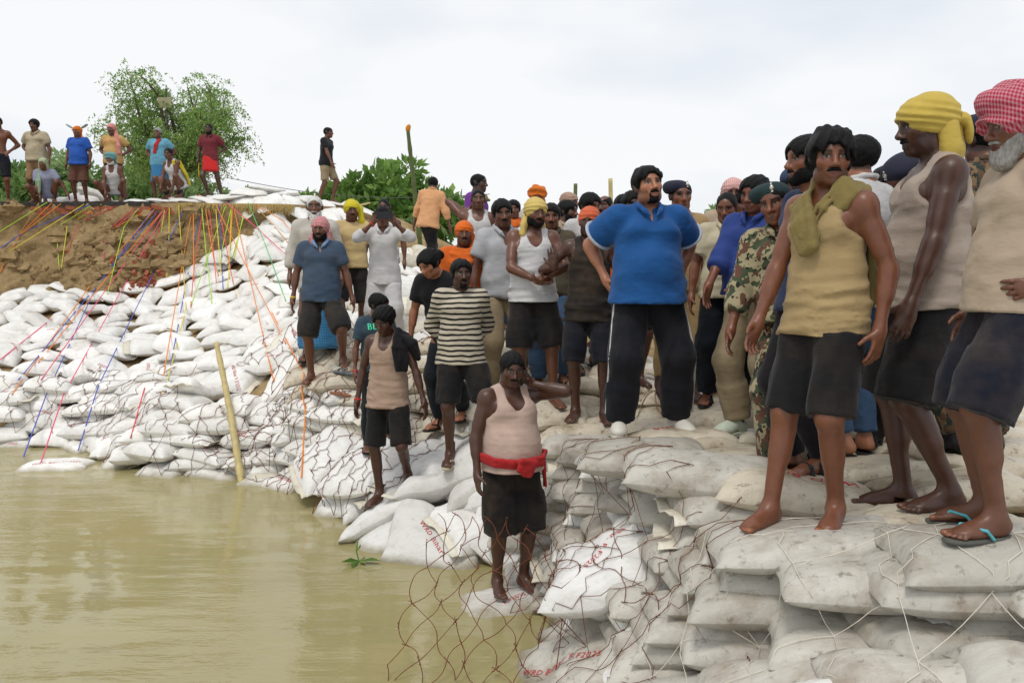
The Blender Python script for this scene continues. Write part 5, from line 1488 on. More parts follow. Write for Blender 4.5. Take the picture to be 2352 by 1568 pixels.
def feathery_tree():
    rs = np.random.RandomState(3); Y = 23.0
    b0 = at(405, 465, Y); b0[2] = 2.4
    root = empty('feathery_tree', b0)
    tag(root, 'tall feathery tree with drooping pale green foliage behind the bank', 'tree')
    paths, rads = [], []
    fork = at(402, 400, Y) - b0
    paths.append(curve((0, 0, 0), fork, rs, 0.03)); rads.append(np.linspace(0.16, 0.12, 7))
    P, D, tn = [], [], []
    tips = [(300, 190), (270, 250), (250, 290), (320, 240), (345, 200), (330, 290), (290, 330), (430, 200), (455, 215), (490, 230), (525, 260), (550, 300), (540, 330), (500, 290), (460, 260), (440, 320), (370, 300), (480, 350), (345, 350), (310, 165), (400, 260), (520, 215), (420, 350), (470, 190), (270, 300)]
    for i, (px, py) in enumerate(tips):
        e = at(px, py, Y + rs.randn() * 0.9) - b0
        br = curve(fork + rs.randn(3) * 0.05, e, rs, 0.10, 9); paths.append(br); rads.append(np.linspace(0.065, 0.012, 9))
        for k in range(70):
            p0 = br[3 + rs.randint(6)] + rs.randn(3) * 0.16
            dr = np.array([rs.randn(), rs.randn(), 0.25 + 0.5 * rs.rand()]); dr /= np.linalg.norm(dr)
            Lb = 0.35 + 0.45 * rs.rand(); m = 26
            t = np.linspace(0, 1, m)[:, None]
            q = p0 + dr * t * Lb + np.array([0, 0, -1]) * t ** 2 * Lb * 0.9 + rs.randn(m, 3) * 0.022
            P.append(q); D.append(np.gradient(q, axis=0) * 14 + rs.randn(m, 3) * 0.55 + np.array([0, 0, -0.15])); tn.append(np.full(m, 0.5 + 0.22 * rs.randn()))
    trunk_obj(root, paths, rads)
    crown_obj(root, np.concatenate(P), np.concatenate(D), 0.072, leaf_mat('feathery', (96, 128, 64), (168, 196, 112)), rs, 0.42, np.concatenate(tn))
feathery_tree()
def bushy(name, label, px, py_top, py_base, wpx, Y, lm, seed, n=5200, size=0.16, group=None, asp=0.5, z0=None, clumps=26):
    rs = np.random.RandomState(seed)
    top, bot = at(px, py_top, Y), at(px, py_base, Y)
    b0 = bot.copy()
    if z0 is not None: b0[2] = z0
    root = empty(name, b0); tag(root, label, 'tree' if 'tree' in name else 'bush', group)
    w = wpx / F_PX * Y / 2; h = top[2] - b0[2]
    paths, rads, P, D, tn = [], [], [], [], []
    paths.append(curve((0, 0, 0), (0, 0, h * 0.5), rs, 0.05)); rads.append(np.linspace(0.09, 0.05, 7) * (0.5 + h / 4))
    for i in range(clumps):
        u = rs.randn(3); u /= np.linalg.norm(u); r = 0.45 + 0.45 * rs.rand()
        c = np.array([u[0] * w * r, u[1] * w * 0.8 * r, h * 0.58 + u[2] * h * 0.40 * r])
        paths.append(curve((0, 0, h * 0.35), c, rs, 0.08)); rads.append(np.linspace(0.03, 0.008, 7))
        m = n // clumps; g = rs.randn(m, 3); g /= np.linalg.norm(g, axis=1)[:, None]
        rad = (0.22 + 0.14 * rs.rand()) * min(w, h * 0.7)
        q = c + g * rad * (0.5 + 0.5 * rs.rand(m, 1)) * np.array([1.15, 1, 0.8])
        P.append(q); D.append(g + np.array([0, 0, 0.15]) + 0.5 * rs.randn(m, 3)); tn.append(np.full(m, 0.45 + 0.2 * rs.randn()))
    trunk_obj(root, paths, rads)
    crown_obj(root, np.concatenate(P), np.concatenate(D), size, lm, rs, asp, np.concatenate(tn))
    return root
LM1 = leaf_mat('far', (122, 148, 98), (178, 200, 140)); LM2 = leaf_mat('teak', (84, 122, 56), (156, 188, 98)); LM3 = leaf_mat('dark', (88, 122, 66), (146, 174, 104))
BG = 'trees in the line behind the embankment'
for i, (px, t, w, Y, lm, lb) in enumerate(((25, 352, 130, 34, LM3, 'dark green tree at the left edge of the tree line behind the bank'), (140, 338, 120, 38, LM1, 'pale tree between the beige polo man and the blue shirt man'), (215, 385, 110, 32, LM3, 'low green tree behind the man in the blue shirt'),
                                           (300, 372, 110, 36, LM1, 'round green tree behind the tan shirt man in a pink head cloth'), (345, 385, 130, 31, LM3, 'dense green tree under the left side of the feathery tree'), (440, 395, 120, 34, LM1, 'pale green tree under the right side of the feathery tree'), (85, 392, 120, 30, LM3, 'low dark tree behind the beige polo man'))):
    bushy('background_tree', lb, px, t - 14, 480, w * 1.55, Y, lm, 40 + i, n=6000, size=0.24, group=BG, z0=1.0, clumps=34)
bushy('leafy_bush', 'small leafy shrub at the bank edge right of the red cloth man', 572, 425, 468, 70, 20.5, LM2, 61, n=500, size=0.13, z0=3.4, clumps=10)
bushy('broadleaf_tree', 'large broad leaved green tree behind the man in the peach shirt', 930, 358, 600, 270, 21.5, LM2, 71, n=5200, size=0.24, asp=0.5, z0=1.6, clumps=44)
bushy('broadleaf_tree', 'smaller broad leaved tree right of the walking man in black', 800, 388, 560, 130, 21.0, LM2, 72, n=1900, size=0.22, asp=0.5, z0=2.0, clumps=18)
bushy('broadleaf_tree', 'low broad leaved sapling left of the walking man in black', 705, 430, 500, 60, 20.5, LM2, 73, n=500, size=0.18, asp=0.5, z0=2.6, clumps=9)
bushy('background_tree', 'small far tree in the gap left of the beret soldiers', 1632, 458, 520, 60, 60, LM1, 74, n=2500, size=0.35, z0=0.6)
def palm():
    rs = np.random.RandomState(8); b = at(900, 560, 20.0)
    root = empty('palm_shrub', b); tag(root, 'feathery palm fronds drooping below the broad leaved tree', 'palm')
    P, D, paths, rads = [], [], [], []
    for i in range(16):
        a = rs.rand() * 6.28; L = 0.9 + 0.8 * rs.rand(); m = 46
        t = np.linspace(0, 1, m)[:, None]; d = np.array([math.cos(a), math.sin(a) * 0.6, 0])
        q = d * t * L * 0.8 + np.array([0, 0, 1]) * (t * L * 1.1 - t ** 2.2 * L * 0.9)
        paths.append(q[::5]); rads.append(0.012)
        T = np.gradient(q, axis=0); S = np.cross(T, [0, 0, 1]); S /= np.linalg.norm(S, axis=1)[:, None] + 1e-9
        for sg in (-1, 1):
            P.append(q); D.append(S * sg + T / (np.linalg.norm(T, axis=1)[:, None]) * 0.6 + np.array([0, 0, -0.5]) + 0.1 * rs.randn(m, 3))
    V, Q = tubes(paths, 0.012, 5)
    link('stem', mesh_np('stem', V, Q), plain_mat('palm_stem', (120, 130, 70), 0.8), root)
    crown_obj(root, np.concatenate(P), np.concatenate(D), 0.34, leaf_mat('palm', (70, 104, 58), (128, 152, 96)), rs, 0.07)
palm()
# ------------------------------------------------------------------ posts, poles, wire
def stick(name, label, cat, pts, r0, r1, mat, nodes=0, seed=1, group=None, extra=None):
    rs = np.random.RandomState(seed); n = 40
    pts = np.array(pts, float); t = np.linspace(0, 1, len(pts)); tt = np.linspace(0, 1, n)
    P = np.stack([np.interp(tt, t, pts[:, k]) for k in range(3)], 1) 
    L = np.linalg.norm(pts[-1] - pts[0]); P[1:-1] += rs.randn(3) * 0.004 * L * np.sin(tt[1:-1] * math.pi)[:, None]
    r = np.linspace(r0, r1, n)
    if nodes:
        for k in range(1, nodes): r = r * (1 + 0.22 * np.exp(-((tt - k / nodes + 0.01 * rs.randn()) * n / 1.2) ** 2))
    V, Q = tubes([P], [r], 10)
    c0 = P[0]
    for e, cc in ((0, P[0]), (n - 1, P[-1])): pass
    V = np.concatenate([V, P[:1], P[-1:]]); a, b = len(V) - 2, len(V) - 1
    Q = np.concatenate([Q, [(a, (i + 1) % 10, i, a) for i in range(10)], [(b, (n - 1) * 10 + i, (n - 1) * 10 + (i + 1) % 10, b) for i in range(10)]])
    me = bpy.data.meshes.new(name)
    me.from_pydata([tuple(v - c0) for v in V], [], [tuple(dict.fromkeys(int(k) for k in q)) for q in Q])
    for p in me.polygons: p.use_smooth = True
    o = link(name, me, mat); o.location = c0
    tag(o, label, cat, group)
    return o
BAMB = plain_mat('bamboo_dry', (196, 178, 122), 0.55, var=0.3, sc=14); BAMG = plain_mat('bamboo_green', (92, 104, 58), 0.6, var=0.3, sc=12); WHITEP = plain_mat('post_paint', (205, 208, 206), 0.5)
e_ = on_plane(556, 1116, -0.02)
_best = None
for Ys in np.arange(12.6, 8.8, -0.1):
    s_ = at(497, 788, Ys); tt_ = np.linspace(0, 1, 30)[:, None]; L_ = s_ + (e_ - s_) * tt_
    clear = all(height(p[0], p[1]) < p[2] - 0.02 for p in L_[:-2])
    if clear: break
stick('bamboo_pole', 'long dry bamboo pole leaning down the sandbags into the water', 'bamboo', [s_, e_], 0.028, 0.036, BAMB, 9, 3)
p0, p1 = at(965, 425, 17.5), at(937, 300, 17.0)
p0[2] = height(p0[0], p0[1]) if p0[1] < 20 else p0[2]
bp_ = stick('bamboo_post', 'green bamboo post with an orange wrapped tip behind the peach shirt man', 'bamboo', [p0, p1], 0.048, 0.036, BAMG, 7, 4)
V, Q = surf([ell((0, 0, 0.03), (0.05, 0.05, 0.07)), ell((0.02, 0, 0.08), (0.035, 0.035, 0.04))], 0.012, wr=lambda P: 0.008 * folds(P, 3, 2))
t_ = link('tip_cloth', mesh_np('tip_cloth', V, Q), cloth_mat('orange_tip', (236, 150, 40)), bp_); t_.location = Vector(p1 - p0)
for px, t, b, Y, lb in ((1402, 410, 640, 11.5, 'upright cut bamboo post behind the crowd near the balding man'), (1322, 422, 640, 12.5, 'slanted mossy bamboo post behind the man in the knitted cap')):
    a, c = at(px, t, Y), at(px - (8 if px < 1350 else 0), b, Y); c[2] = min(c[2], height(c[0], c[1]))
    stick('bamboo_post', lb, 'bamboo', [c, a], 0.030, 0.028, BAMB if px > 1350 else BAMG, 5, px)
a, b = at(775, 483, 18.2), at(850, 466, 18.6)
stick('bamboo_stick', 'thin bamboo stick lying on the bank end by the walking man', 'bamboo', [a, b], 0.022, 0.02, BAMB, 5, 9)
def lamp_post(px, py_base, py_top, Y, label, w):
    b, t = at(px + 14, py_base, Y), at(px, py_top, Y)
    b[0] = t[0]; b[2] = min(b[2], 3.4)
    root = empty('lamp_post', b); tag(root, label, 'lamp post')
    h = t[2] - b[2]
    V, Q = tubes([[(0, 0, 0), (0, 0, h * 0.5), (0, 0, h)]], [np.array([0.07, 0.06, 0.045])], 10); link('pole', mesh_np('pole', V, Q), WHITEP, root)
    s = w / F_PX * Y / 2
    for sg in (-1, 1):
        V, Q = tubes([[(0, 0, h - 0.15), (sg * s * 0.5, 0, h - 0.05 + s * 0.1)]], 0.03, 8); ar = link('arm', mesh_np('arm', V, Q), WHITEP, root)
        V, Q = surf([ell((sg * s * 0.75, 0, h + s * 0.25), (s * 0.42, 0.08, 0.03), rot('Y', -sg * 0.55))], 0.02); link('lamp_head', mesh_np('lamp_head', V, Q), plain_mat('lamp_grey', (150, 160, 165), 0.4), root)
lamp_post(177, 465, 296, 27.0, 'street lamp post with two raised arms behind the blue shirt man', 46)
lamp_post(330, 465, 440, 40.0, 'farther street lamp with two raised arms among the green trees', 30)
# board on a pole in the tree
b = at(384, 460, 22.4); t = at(381, 205, 22.4); b[0] = t[0]
root = empty('pole_sign', b); tag(root, 'weathered board on a thin pole in front of the feathery tree', 'sign')
V, Q = tubes([[(0, 0, 0), t - b]], 0.03, 8); link('pole', mesh_np('pole', V, Q), plain_mat('pole_dark', (86, 82, 76), 0.7), root)
c = at(380, 237, 22.4) - b; wv_, hv_ = 0.17, 0.13
V = [(c[0] + sx * wv_, -0.05 + sy * 0.02, c[2] + sz * hv_) for sx in (-1, 1) for sy in (-1, 1) for sz in (-1, 1)]
link('board', mesh_np('board', V, [(0, 1, 3, 2), (4, 6, 7, 5), (0, 4, 5, 1), (2, 3, 7, 6), (0, 2, 6, 4), (1, 5, 7, 3)], smooth=False), plain_mat('board_tan', (168, 160, 128), 0.8), root)
# sagging wire
a, b = at(520, 408, 21.0), at(1125, 446, 19.0); t = np.linspace(0, 1, 40)[:, None]
P = a + (b - a) * t - np.array([0, 0, 1]) * np.sin(t * math.pi) * 0.25
V, Q = tubes([P], 0.008, 5); o = link('overhead_wire', mesh_np('overhead_wire', V, Q), plain_mat('wire_dark', (90, 88, 90), 0.6)); tag(o, 'thin dark wire stretched across behind the men', 'wire')
# small leaf in the water
c = on_plane(825, 1290, 0.01)
root = empty('water_plant', c); tag(root, 'small green leafy sprig floating in the muddy water', 'plant')
rs = np.random.RandomState(2)
V, Q = tubes([[(0, 0, 0), (-0.02, 0, 0.08), (-0.01, 0.01, 0.17)]], 0.006, 6); link('stem', mesh_np('stem', V, Q), plain_mat('sprig', (110, 150, 60), 0.6), root)
crown_obj(root, np.array([[0, 0, 0.012]] * 5 + [[-0.02, 0, 0.08]]), np.array([[1, -0.2, 0.05], [0.6, -0.7, 0.02], [-0.9, -0.4, 0.05], [0.3, 0.8, 0.05], [-0.3, -0.9, 0.02], [0.3, -0.3, 0.6]]), 0.14, LM2, rs, 0.45).name = 'leaf_blades'
# ------------------------------------------------------------------ coloured ropes from the bank edge to the bags
RC = {'yellow': (226, 214, 60), 'lime': (176, 222, 60), 'orange': (240, 140, 50), 'red': (226, 78, 84), 'pink': (236, 84, 122), 'blue': (74, 92, 190), 'green': (60, 190, 110), 'brown': (206, 146, 84)}
def rope_mat(c):
    return plain_mat('rope_' + c, RC[c], 0.55, var=0.2, sc=60)
def surf_y(px, py):
    d = Vector(ray(px, py)).normalized(); e = Vector((0, 0, CAM_Z)); best = 1e9
    for tr in (BAGTREE, BANKFACE):
        h = tr.ray_cast(e, d)
        if h[0] is not None: best = min(best, h[0].y)
    z0 = on_plane(px, py, 0.0) if py > 620 else None
    if z0 is not None and 0 < z0[1] < best: best = z0[1] + 0.05
    return best
c1 = lambda x, y: (x / 3.0947 * 0.91875, (480 + y / 3.0947) * 0.91875)
c2 = lambda x, y: (x / 3.015 * 0.91875, (740 + y / 3.015) * 0.91875)
c3 = lambda x, y: ((340 + x / 2.903) * 0.91875, (780 + y / 2.903) * 0.91875)
ROPES = [('lime', [c1(365, 80), c1(0, 305)]), ('brown', [c1(300, 85), c1(150, 330), c1(0, 630)]), ('orange', [c1(400, 85), c1(165, 320)]), ('orange', [c1(480, 85), c1(150, 335), c1(0, 615)]), ('blue', [c1(715, 90), c1(180, 310), c1(0, 440)]),
         ('yellow', [c1(650, 95), c1(0, 505)]), ('lime', [c1(720, 95), c1(455, 265)]), ('yellow', [c1(785, 95), c1(570, 230)]), ('brown', [c1(615, 90), c1(575, 225)]), ('red', [c1(900, 105), c1(655, 220)]), ('red', [c1(1045, 120), c1(865, 270)]),
         ('pink', [c1(1085, 125), c1(890, 270)]), ('orange', [c1(1170, 130), c1(880, 280)]), ('lime', [c1(1070, 130), c1(960, 270), c1(830, 790)]), ('lime', [c1(435, 285), c1(460, 600)]), ('yellow', [c1(520, 265), c1(475, 590)]), ('red', [c1(605, 250), c1(505, 510)]),
         ('pink', [c1(825, 310), c1(785, 580)]), ('blue', [c1(1190, 130), c1(740, 740), c2(350, 740), c2(175, 1215)]), ('blue', [c1(1220, 150), c1(720, 760), c2(140, 630)]), ('orange', [c1(1200, 130), c1(700, 720), c2(90, 740)]), ('orange', [c1(1255, 150), c1(880, 600), c2(290, 500)]),
         ('pink', [c1(1265, 140), c1(990, 520), c2(310, 630)]), ('pink', [c1(1280, 150), c1(950, 740), c2(480, 740), c2(310, 1250)]), ('lime', [c1(1275, 130), c1(1210, 560), c1(1120, 690)]), ('red', [c1(1295, 140), c1(1190, 400), c1(1105, 680)]), ('yellow', [c1(1310, 120), c1(1305, 520), c1(1290, 660)]),
         ('blue', [c1(1430, 120), c1(1180, 640), c2(740, 680), c2(590, 1160)]), ('yellow', [c1(1380, 100), c1(1415, 560), c1(1440, 900), c2(1240, 720)]), ('orange', [c1(1490, 120), c1(1410, 560), c2(1210, 735)]), ('orange', [c1(1495, 140), c1(1500, 690)]), ('red', [c1(1570, 130), c1(1500, 600), c1(1475, 890)]),
         ('blue', [c1(1555, 130), c1(1440, 700), c2(1250, 720)]), ('lime', [c1(1560, 110), c1(1600, 530), c1(1640, 860)]), ('orange', [c1(1590, 130), c1(1650, 500), c1(1690, 650)]), ('red', [c1(1620, 130), c1(1680, 760)]), ('lime', [c1(1745, 110), c1(1600, 520), c1(1480, 870)]),
         ('yellow', [c1(1670, 130), c1(1710, 640)]), ('blue', [c1(1690, 90), c1(1720, 560), c1(1725, 750)]), ('lime', [c1(1790, 120), c1(1715, 460), c1(1705, 600)]), ('yellow', [c1(1790, 130), c1(1770, 640), c1(1760, 740)]), ('orange', [c1(1800, 110), c1(1780, 450)]),
         ('orange', [c1(1660, 80), c1(1830, 420), c1(1920, 600), c1(2210, 1170)]), ('lime', [c1(1890, 170), c1(1800, 500), c1(1750, 560)]), ('yellow', [c1(1880, 190), c1(1810, 510)]), ('pink', [c1(1750, 80), c1(1990, 280), c1(2280, 550)]), ('orange', [c1(1810, 130), c1(1910, 570), c1(2050, 1170), c3(1000, 500)]),
         ('green', [c1(1920, 80), c1(2050, 400), c1(2210, 840)]), ('brown', [c1(1985, 120), c1(2110, 250), c1(2260, 430)]), ('orange', [c1(1990, 105), c1(2190, 220), c1(2300, 370)]), ('red', [c1(1700, 150), c1(1805, 710)]), ('orange', [c3(985, 0), c3(1220, 450), c3(1200, 560), c3(1230, 720), c3(1200, 1200)]),
         ('red', [c2(1090, 690), c2(970, 1120)]), ('pink', [c2(390, 170), c2(0, 480)])]
_cnt = {}
for col, pts in sorted(ROPES, key=lambda r: r[1][0][0]):
    nodes = []
    for i, (px, py) in enumerate(pts):
        sy = surf_y(px, py)
        if i == 0 and py < 520: Yv = min(sy - 0.03, 17.12)
        else: Yv = sy - 0.03
        nodes.append((px, py, Yv))
    P = []
    for i, ((ax_, ay, aY), (bx_, by, bY)) in enumerate(zip(nodes, nodes[1:])):
        A3, B3 = at(ax_, ay, aY), at(bx_, by, bY)
        for t in np.linspace(0, 1, 9)[(1 if i else 0):]:
            q = A3 + (B3 - A3) * t
            qx, qy = to_px(q); sy = surf_y(qx, qy)
            if q[1] > sy - 0.015: q = at(qx, qy, sy - 0.015)
            P.append(q)
    P = np.array(P); 
    r = 0.0075 if P[0, 1] > 12 else 0.008
    V, Q = tubes([P], 0.0075, 6)
    c = P[0]
    o = link('rope', mesh_np('rope', V - c, Q), rope_mat(col)); o.location = c
    _cnt[col] = _cnt.get(col, 0) + 1
    tag(o, '%s rope strung down from the bank edge, %s %s one from left' % (col, ORD.get(_cnt[col], str(_cnt[col])), col), 'rope', 'coloured ropes over the sandbags')
# ------------------------------------------------------------------ wire nets and string nets
RUST = plain_mat('rusty_wire', (122, 70, 46), 0.75, 0.3, var=0.45, sc=40)
STRING = plain_mat('white_string', (222, 214, 196), 0.8, var=0.15)
def drape(p, d):
    """project a point along direction d on to the bags"""
    d = Vector(d).normalized(); o = Vector(p) - d * 2.5
    h = BAGTREE.ray_cast(o, d)
    return None if h[0] is None else np.array(h[0] - d * 0.012)
def net(name, label, cat, nodes_fn, nu, nv, rad, mat, du=1.0, seed=0, diag=True, group=None, miss=0.06, sag=0.0, twist=True):
    """nodes_fn(u, v) -> point or None, u in 0..nu, v in 0..nv (lattice units). Hexagonal woven wire."""
    rs = np.random.RandomState(seed); paths = []
    node = {}
    for j in range(nv + 1):
        for i in range(nu + 1):
            node[i, j] = (i + (0.5 if (j % 2 and diag) else 0) + rs.randn() * 0.13, j + rs.randn() * 0.13)
    def edge(a, b):
        if rs.rand() < miss: return
        (u0, v0), (u1, v1) = node[a], node[b]
        P = []; bw = rs.randn() * 0.10
        A0, B0 = nodes_fn(u0, v0), nodes_fn(u1, v1)
        if A0 is None or B0 is None or np.linalg.norm(A0 - B0) > 0.55: return
        od = getattr(nodes_fn, 'od', None)
        for t in np.linspace(0, 1, 6):
            w_ = bw * math.sin(t * math.pi)
            lp = A0 + (B0 - A0) * t - np.array([0, 0, 0.02]) * math.sin(t * math.pi)
            p = nodes_fn(u0 + (u1 - u0) * t + w_ * (v1 - v0), v0 + (v1 - v0) * t - w_ * (u1 - u0))
            if od is not None:
                if p is None or np.dot(lp - p, od(u0, v0)) > 0: p = lp      # taut over hollows
            elif p is None: continue
            P.append(p)
        if len(P) > 1: paths.append(P)
        if twist and len(P) == 6 and rs.rand() < 0.45:
            e = np.array(P[0]); a_ = rs.rand() * 6.28; R = rad * 1.7
            dd = np.array(P[1]) - e; dd = dd / (np.linalg.norm(dd) + 1e-9)
            s1 = np.cross(dd, rs.randn(3)); s1 /= np.linalg.norm(s1) + 1e-9; s2 = np.cross(dd, s1)
            paths.append([e + dd * rad * 2.4 * k + R * (math.cos(k * 1.9 + a_) * s1 + math.sin(k * 1.9 + a_) * s2) for k in range(-4, 5)])
    for j in range(nv + 1):
        for i in range(nu + 1):
            if diag:
                if j < nv:
                    edge((i, j), (i, j + 1))
                    k = i + (1 if j % 2 else -1)
                    if 0 <= k <= nu: edge((i, j), (k, j + 1))
            else:
                if i < nu: edge((i, j), (i + 1, j))
                if j < nv: edge((i, j), (i, j + 1))
    if not paths: return
    V, Q = tubes(paths, rad, 4)
    c = V.mean(0)
    o = link(name, mesh_np(name, V - c, Q), mat); o.location = c
    tag(o, label, cat, group)
    return o
def line_fn(poly, inward, su, sv, down):
    """lattice over a wall: u along poly, v from the top inland to the foot"""
    pts = along(poly, 0.05); 
    def f(u, v):
        k = int(u * su / 0.05)
        if k < 0 or k >= len(pts): return None
        x, y, a = pts[k]
        n = np.array([-math.sin(R_(a)), math.cos(R_(a)), 0.0])         # to the water
        s = down - v * sv
        p = np.array([x, y, 0.55]) - n * s * 0.707 * -1 * -1 if False else np.array([x, y, 0.5]) + np.array([0, 0, 1]) * s * 0.75 - n * s * 0.65
        q = drape(p, np.array([-n[0] * 0.75, -n[1] * 0.75, -0.65]))
        if q is not None and q[2] < -0.04: return None
        return q
    def od(u, v):
        k = min(max(int(u * su / 0.05), 0), len(pts) - 1); a = R_(pts[k][2])
        return np.array([-math.sin(a) * 0.75, math.cos(a) * 0.75, 0.65])
    f.od = od
    return f
net('wire_net', 'rusty wire net over the far sandbag wall left of the gap', 'wire net', line_fn([(-4.30, 10.25), (-5.3, 11.0), (-7.5, 11.05)], 0, 0.24, 0.22, 0.75), 13, 6, 0.0029, RUST, seed=1)
net('wire_net', 'rusty wire net round the far sandbag block by the bamboo pole', 'wire net', line_fn([(-2.30, 9.2), (-2.40, 9.4), (-2.95, 9.45), (-4.0, 9.55), (-4.35, 10.1)], 0, 0.24, 0.22, 0.35), 10, 5, 0.0029, RUST, seed=2)
net('wire_net', 'tangled rusty wire net over the dike corner below the polo man', 'wire net', line_fn([(-0.60, 7.65), (-1.25, 8.15), (-1.80, 8.50), (-2.25, 8.95), (-2.35, 9.35)], 0, 0.17, 0.16, 0.75), 15, 10, 0.0029, RUST, seed=3, miss=0.02)
def top_fn(x0, y0, ux, vx, s, zmax=9):
    ux, vx = np.array(ux, float), np.array(vx, float)
    def f(u, v):
        p = np.array([x0, y0]) + ux * u * s + vx * v * s
        q = drape((p[0], p[1], 1.5), (0, 0, -1))
        return None if q is None or q[2] < 0.02 or q[2] > zmax else q
    f.od = lambda u, v: np.array([0, 0, 1.0])
    return f
net('wire_net', 'rusty wire net lying on the dike slope above the polo man', 'wire net', top_fn(-3.3, 9.7, (0.98, -0.15), (-0.10, 1), 0.20), 9, 9, 0.0030, RUST, seed=4)
net('wire_net', 'rusty wire net crumpled on the bags behind the white shirt man', 'wire net', top_fn(-1.9, 9.3, (1, 0), (0.1, 1), 0.19), 7, 10, 0.0032, RUST, seed=5, miss=0.0)
net('wire_net', 'rusty wire net flat on the low tier of bags at the bottom', 'wire net', top_fn(0.30, 4.75, (0.95, 0.28), (0.36, -0.93), 0.17, 0.80), 9, 14, 0.0022, RUST, seed=6, miss=0.0)
net('string_net', 'brown cord net pressed into the bags under the crowd', 'cord net', top_fn(0.9, 6.6, (0.9, -0.25), (0.25, 0.95), 0.30), 9, 6, 0.004, plain_mat('brown_cord', (150, 124, 88), 0.9), seed=7, twist=False)
net('string_net', 'white string net tied over the near stacked sandbags', 'string net', line_fn([(2.6, 2.72), (1.9, 2.80), (1.32, 3.0), (0.99, 3.36), (0.95, 4.0)], 0, 0.33, 0.25, 0.95), 7, 5, 0.0016, STRING, seed=8, twist=False, miss=0.0)
def patch_fn(c00, c10, c11, c01, nu, nv, wob):
    C = [at(*c) for c in (c00, c10, c11, c01)]
    rs = np.random.RandomState(3); ph = rs.rand(4) * 6
    def f(u, v):
        s, t = u / nu, v / nv
        p = C[0] * (1 - s) * (1 - t) + C[1] * s * (1 - t) + C[2] * s * t + C[3] * (1 - s) * t
        p = p + np.array([0.5, -1, 0.6]) * wob * (math.sin(u * 1.1 + ph[0]) * math.sin(v * 0.9 + ph[1]) + 0.5 * math.sin(u * 2.3 + v * 1.7))
        h = height(p[0], p[1])
        if p[2] < h + 0.012: p[2] = h + 0.012
        return p if p[2] > -0.1 else None
    return f
net('wire_net', 'rusty wire net panel standing in the water before the man phoning', 'wire net', patch_fn((1005, 1180, 5.25), (1250, 1205, 5.15), (1290, 1570, 4.35), (868, 1570, 4.45), 6, 9, 0.03), 6, 9, 0.0026, RUST, seed=9, miss=0.0)
net('wire_net', 'rusty wire net hanging down the near wall behind the printed bag', 'wire net', line_fn([(0.97, 3.6), (0.94, 4.2), (0.86, 4.95), (0.52, 5.75), (0.40, 6.2)], 0, 0.26, 0.22, 0.55), 10, 6, 0.0019, RUST, seed=10, miss=0.0)
# ------------------------------------------------------------------ the people
C = cloth_mat
BLACK = C('black', (44, 42, 46), dirt=0.12); NAVY = C('navy', (38, 44, 66), dirt=0.1); CHAR = C('charcoal', (78, 76, 76), dirt=0.15); BROWN = C('brown_shorts', (112, 72, 56)); KHAKI = C('khaki', (178, 158, 124), dirt=0.15)
TANS = C('tan_shorts', (168, 132, 96)); WHITE = C('white', (236, 234, 232), dirt=0.06); OFFW = C('off_white', (222, 214, 202), dirt=0.12); VESTP = C('vest_pink', (226, 196, 180), dirt=0.18); VESTT = C('vest_tan', (196, 168, 118), dirt=0.15); VESTG = C('vest_grey', (196, 178, 162), dirt=0.25)
VESTD = C('vest_dusty', (200, 170, 148), dirt=0.3); DVEST = C('vest_dark', (74, 64, 58), dirt=0.3); BLUEP = C('blue_polo', (28, 92, 160), dirt=0.0); NAVYT = C('navy_trousers', (42, 46, 62), dirt=0.05); CREAM = C('cream_polo', (226, 214, 180), dirt=0.06); RBLUE = C('royal_shirt', (48, 72, 146), dirt=0.0)
SLATE = C('slate_polo', (72, 92, 116), dirt=0.1); YELT = C('butter_tee', (236, 206, 146), dirt=0.1); TEALT = C('teal_tee', (56, 80, 96), dirt=0.1); STRP = C('striped', (228, 216, 192), 'stripe', (34, 30, 30), scale=24, dirt=0.05); ORG = C('orange', (250, 118, 36), dirt=0.0); ORG2 = C('orange_wrap', (244, 128, 40), dirt=0.0)
PEACH = C('peach', (250, 186, 132), dirt=0.0); GREYP = C('grey_polo', (206, 206, 208), dirt=0.05); JEANS = C('jeans', (66, 96, 130), dirt=0.1); DJEANS = C('dark_jeans', (44, 58, 76), dirt=0.1); PURP = C('purple', (132, 66, 160), dirt=0.0); OLIVE = C('olive_shirt', (92, 84, 66)); BEIGE = C('beige_tee', (206, 184, 158), dirt=0.12)
YWRAP = C('yellow_wrap', (226, 196, 90), dirt=0.05); YBRIGHT = C('yellow_bright', (236, 216, 50), dirt=0.0); PWRAP = C('pale_yellow_wrap', (238, 208, 120), dirt=0.05); OLSCARF = C('olive_scarf', (150, 132, 76), dirt=0.1); REDG = C('red_gamcha', (196, 40, 66), 'check', (228, 160, 170), scale=62, dirt=0.0); REDG2 = C('red_check', (206, 84, 90), 'check', (240, 200, 196), scale=55, dirt=0.05)
REDC = C('red_cloth', (206, 44, 48), dirt=0.05); SKYT = C('sky_tee', (120, 190, 216), dirt=0.05); BLUEL = C('blue_lungi', (76, 160, 206), 'check', (60, 120, 180), scale=30, dirt=0.05); MAROON = C('maroon', (132, 48, 56), dirt=0.0); RED = C('bright_red', (232, 48, 48), dirt=0.0); BLUET = C('blue_tee', (44, 98, 196), dirt=0.0); TANT = C('tan_tee', (226, 182, 112), dirt=0.05)
BPOLO = C('beige_polo', (212, 196, 164), dirt=0.5); GREYT = C('grey_tee', (168, 172, 196), dirt=0.1); GREENS = C('green_scarf', (196, 214, 170), 'check', (120, 170, 140), scale=30, dirt=0.05); TEALW = C('teal_wrap', (120, 178, 178), dirt=0.05); PINKW = C('pink_wrap', (238, 140, 130), 'check', (244, 176, 166), scale=60, dirt=0.0)
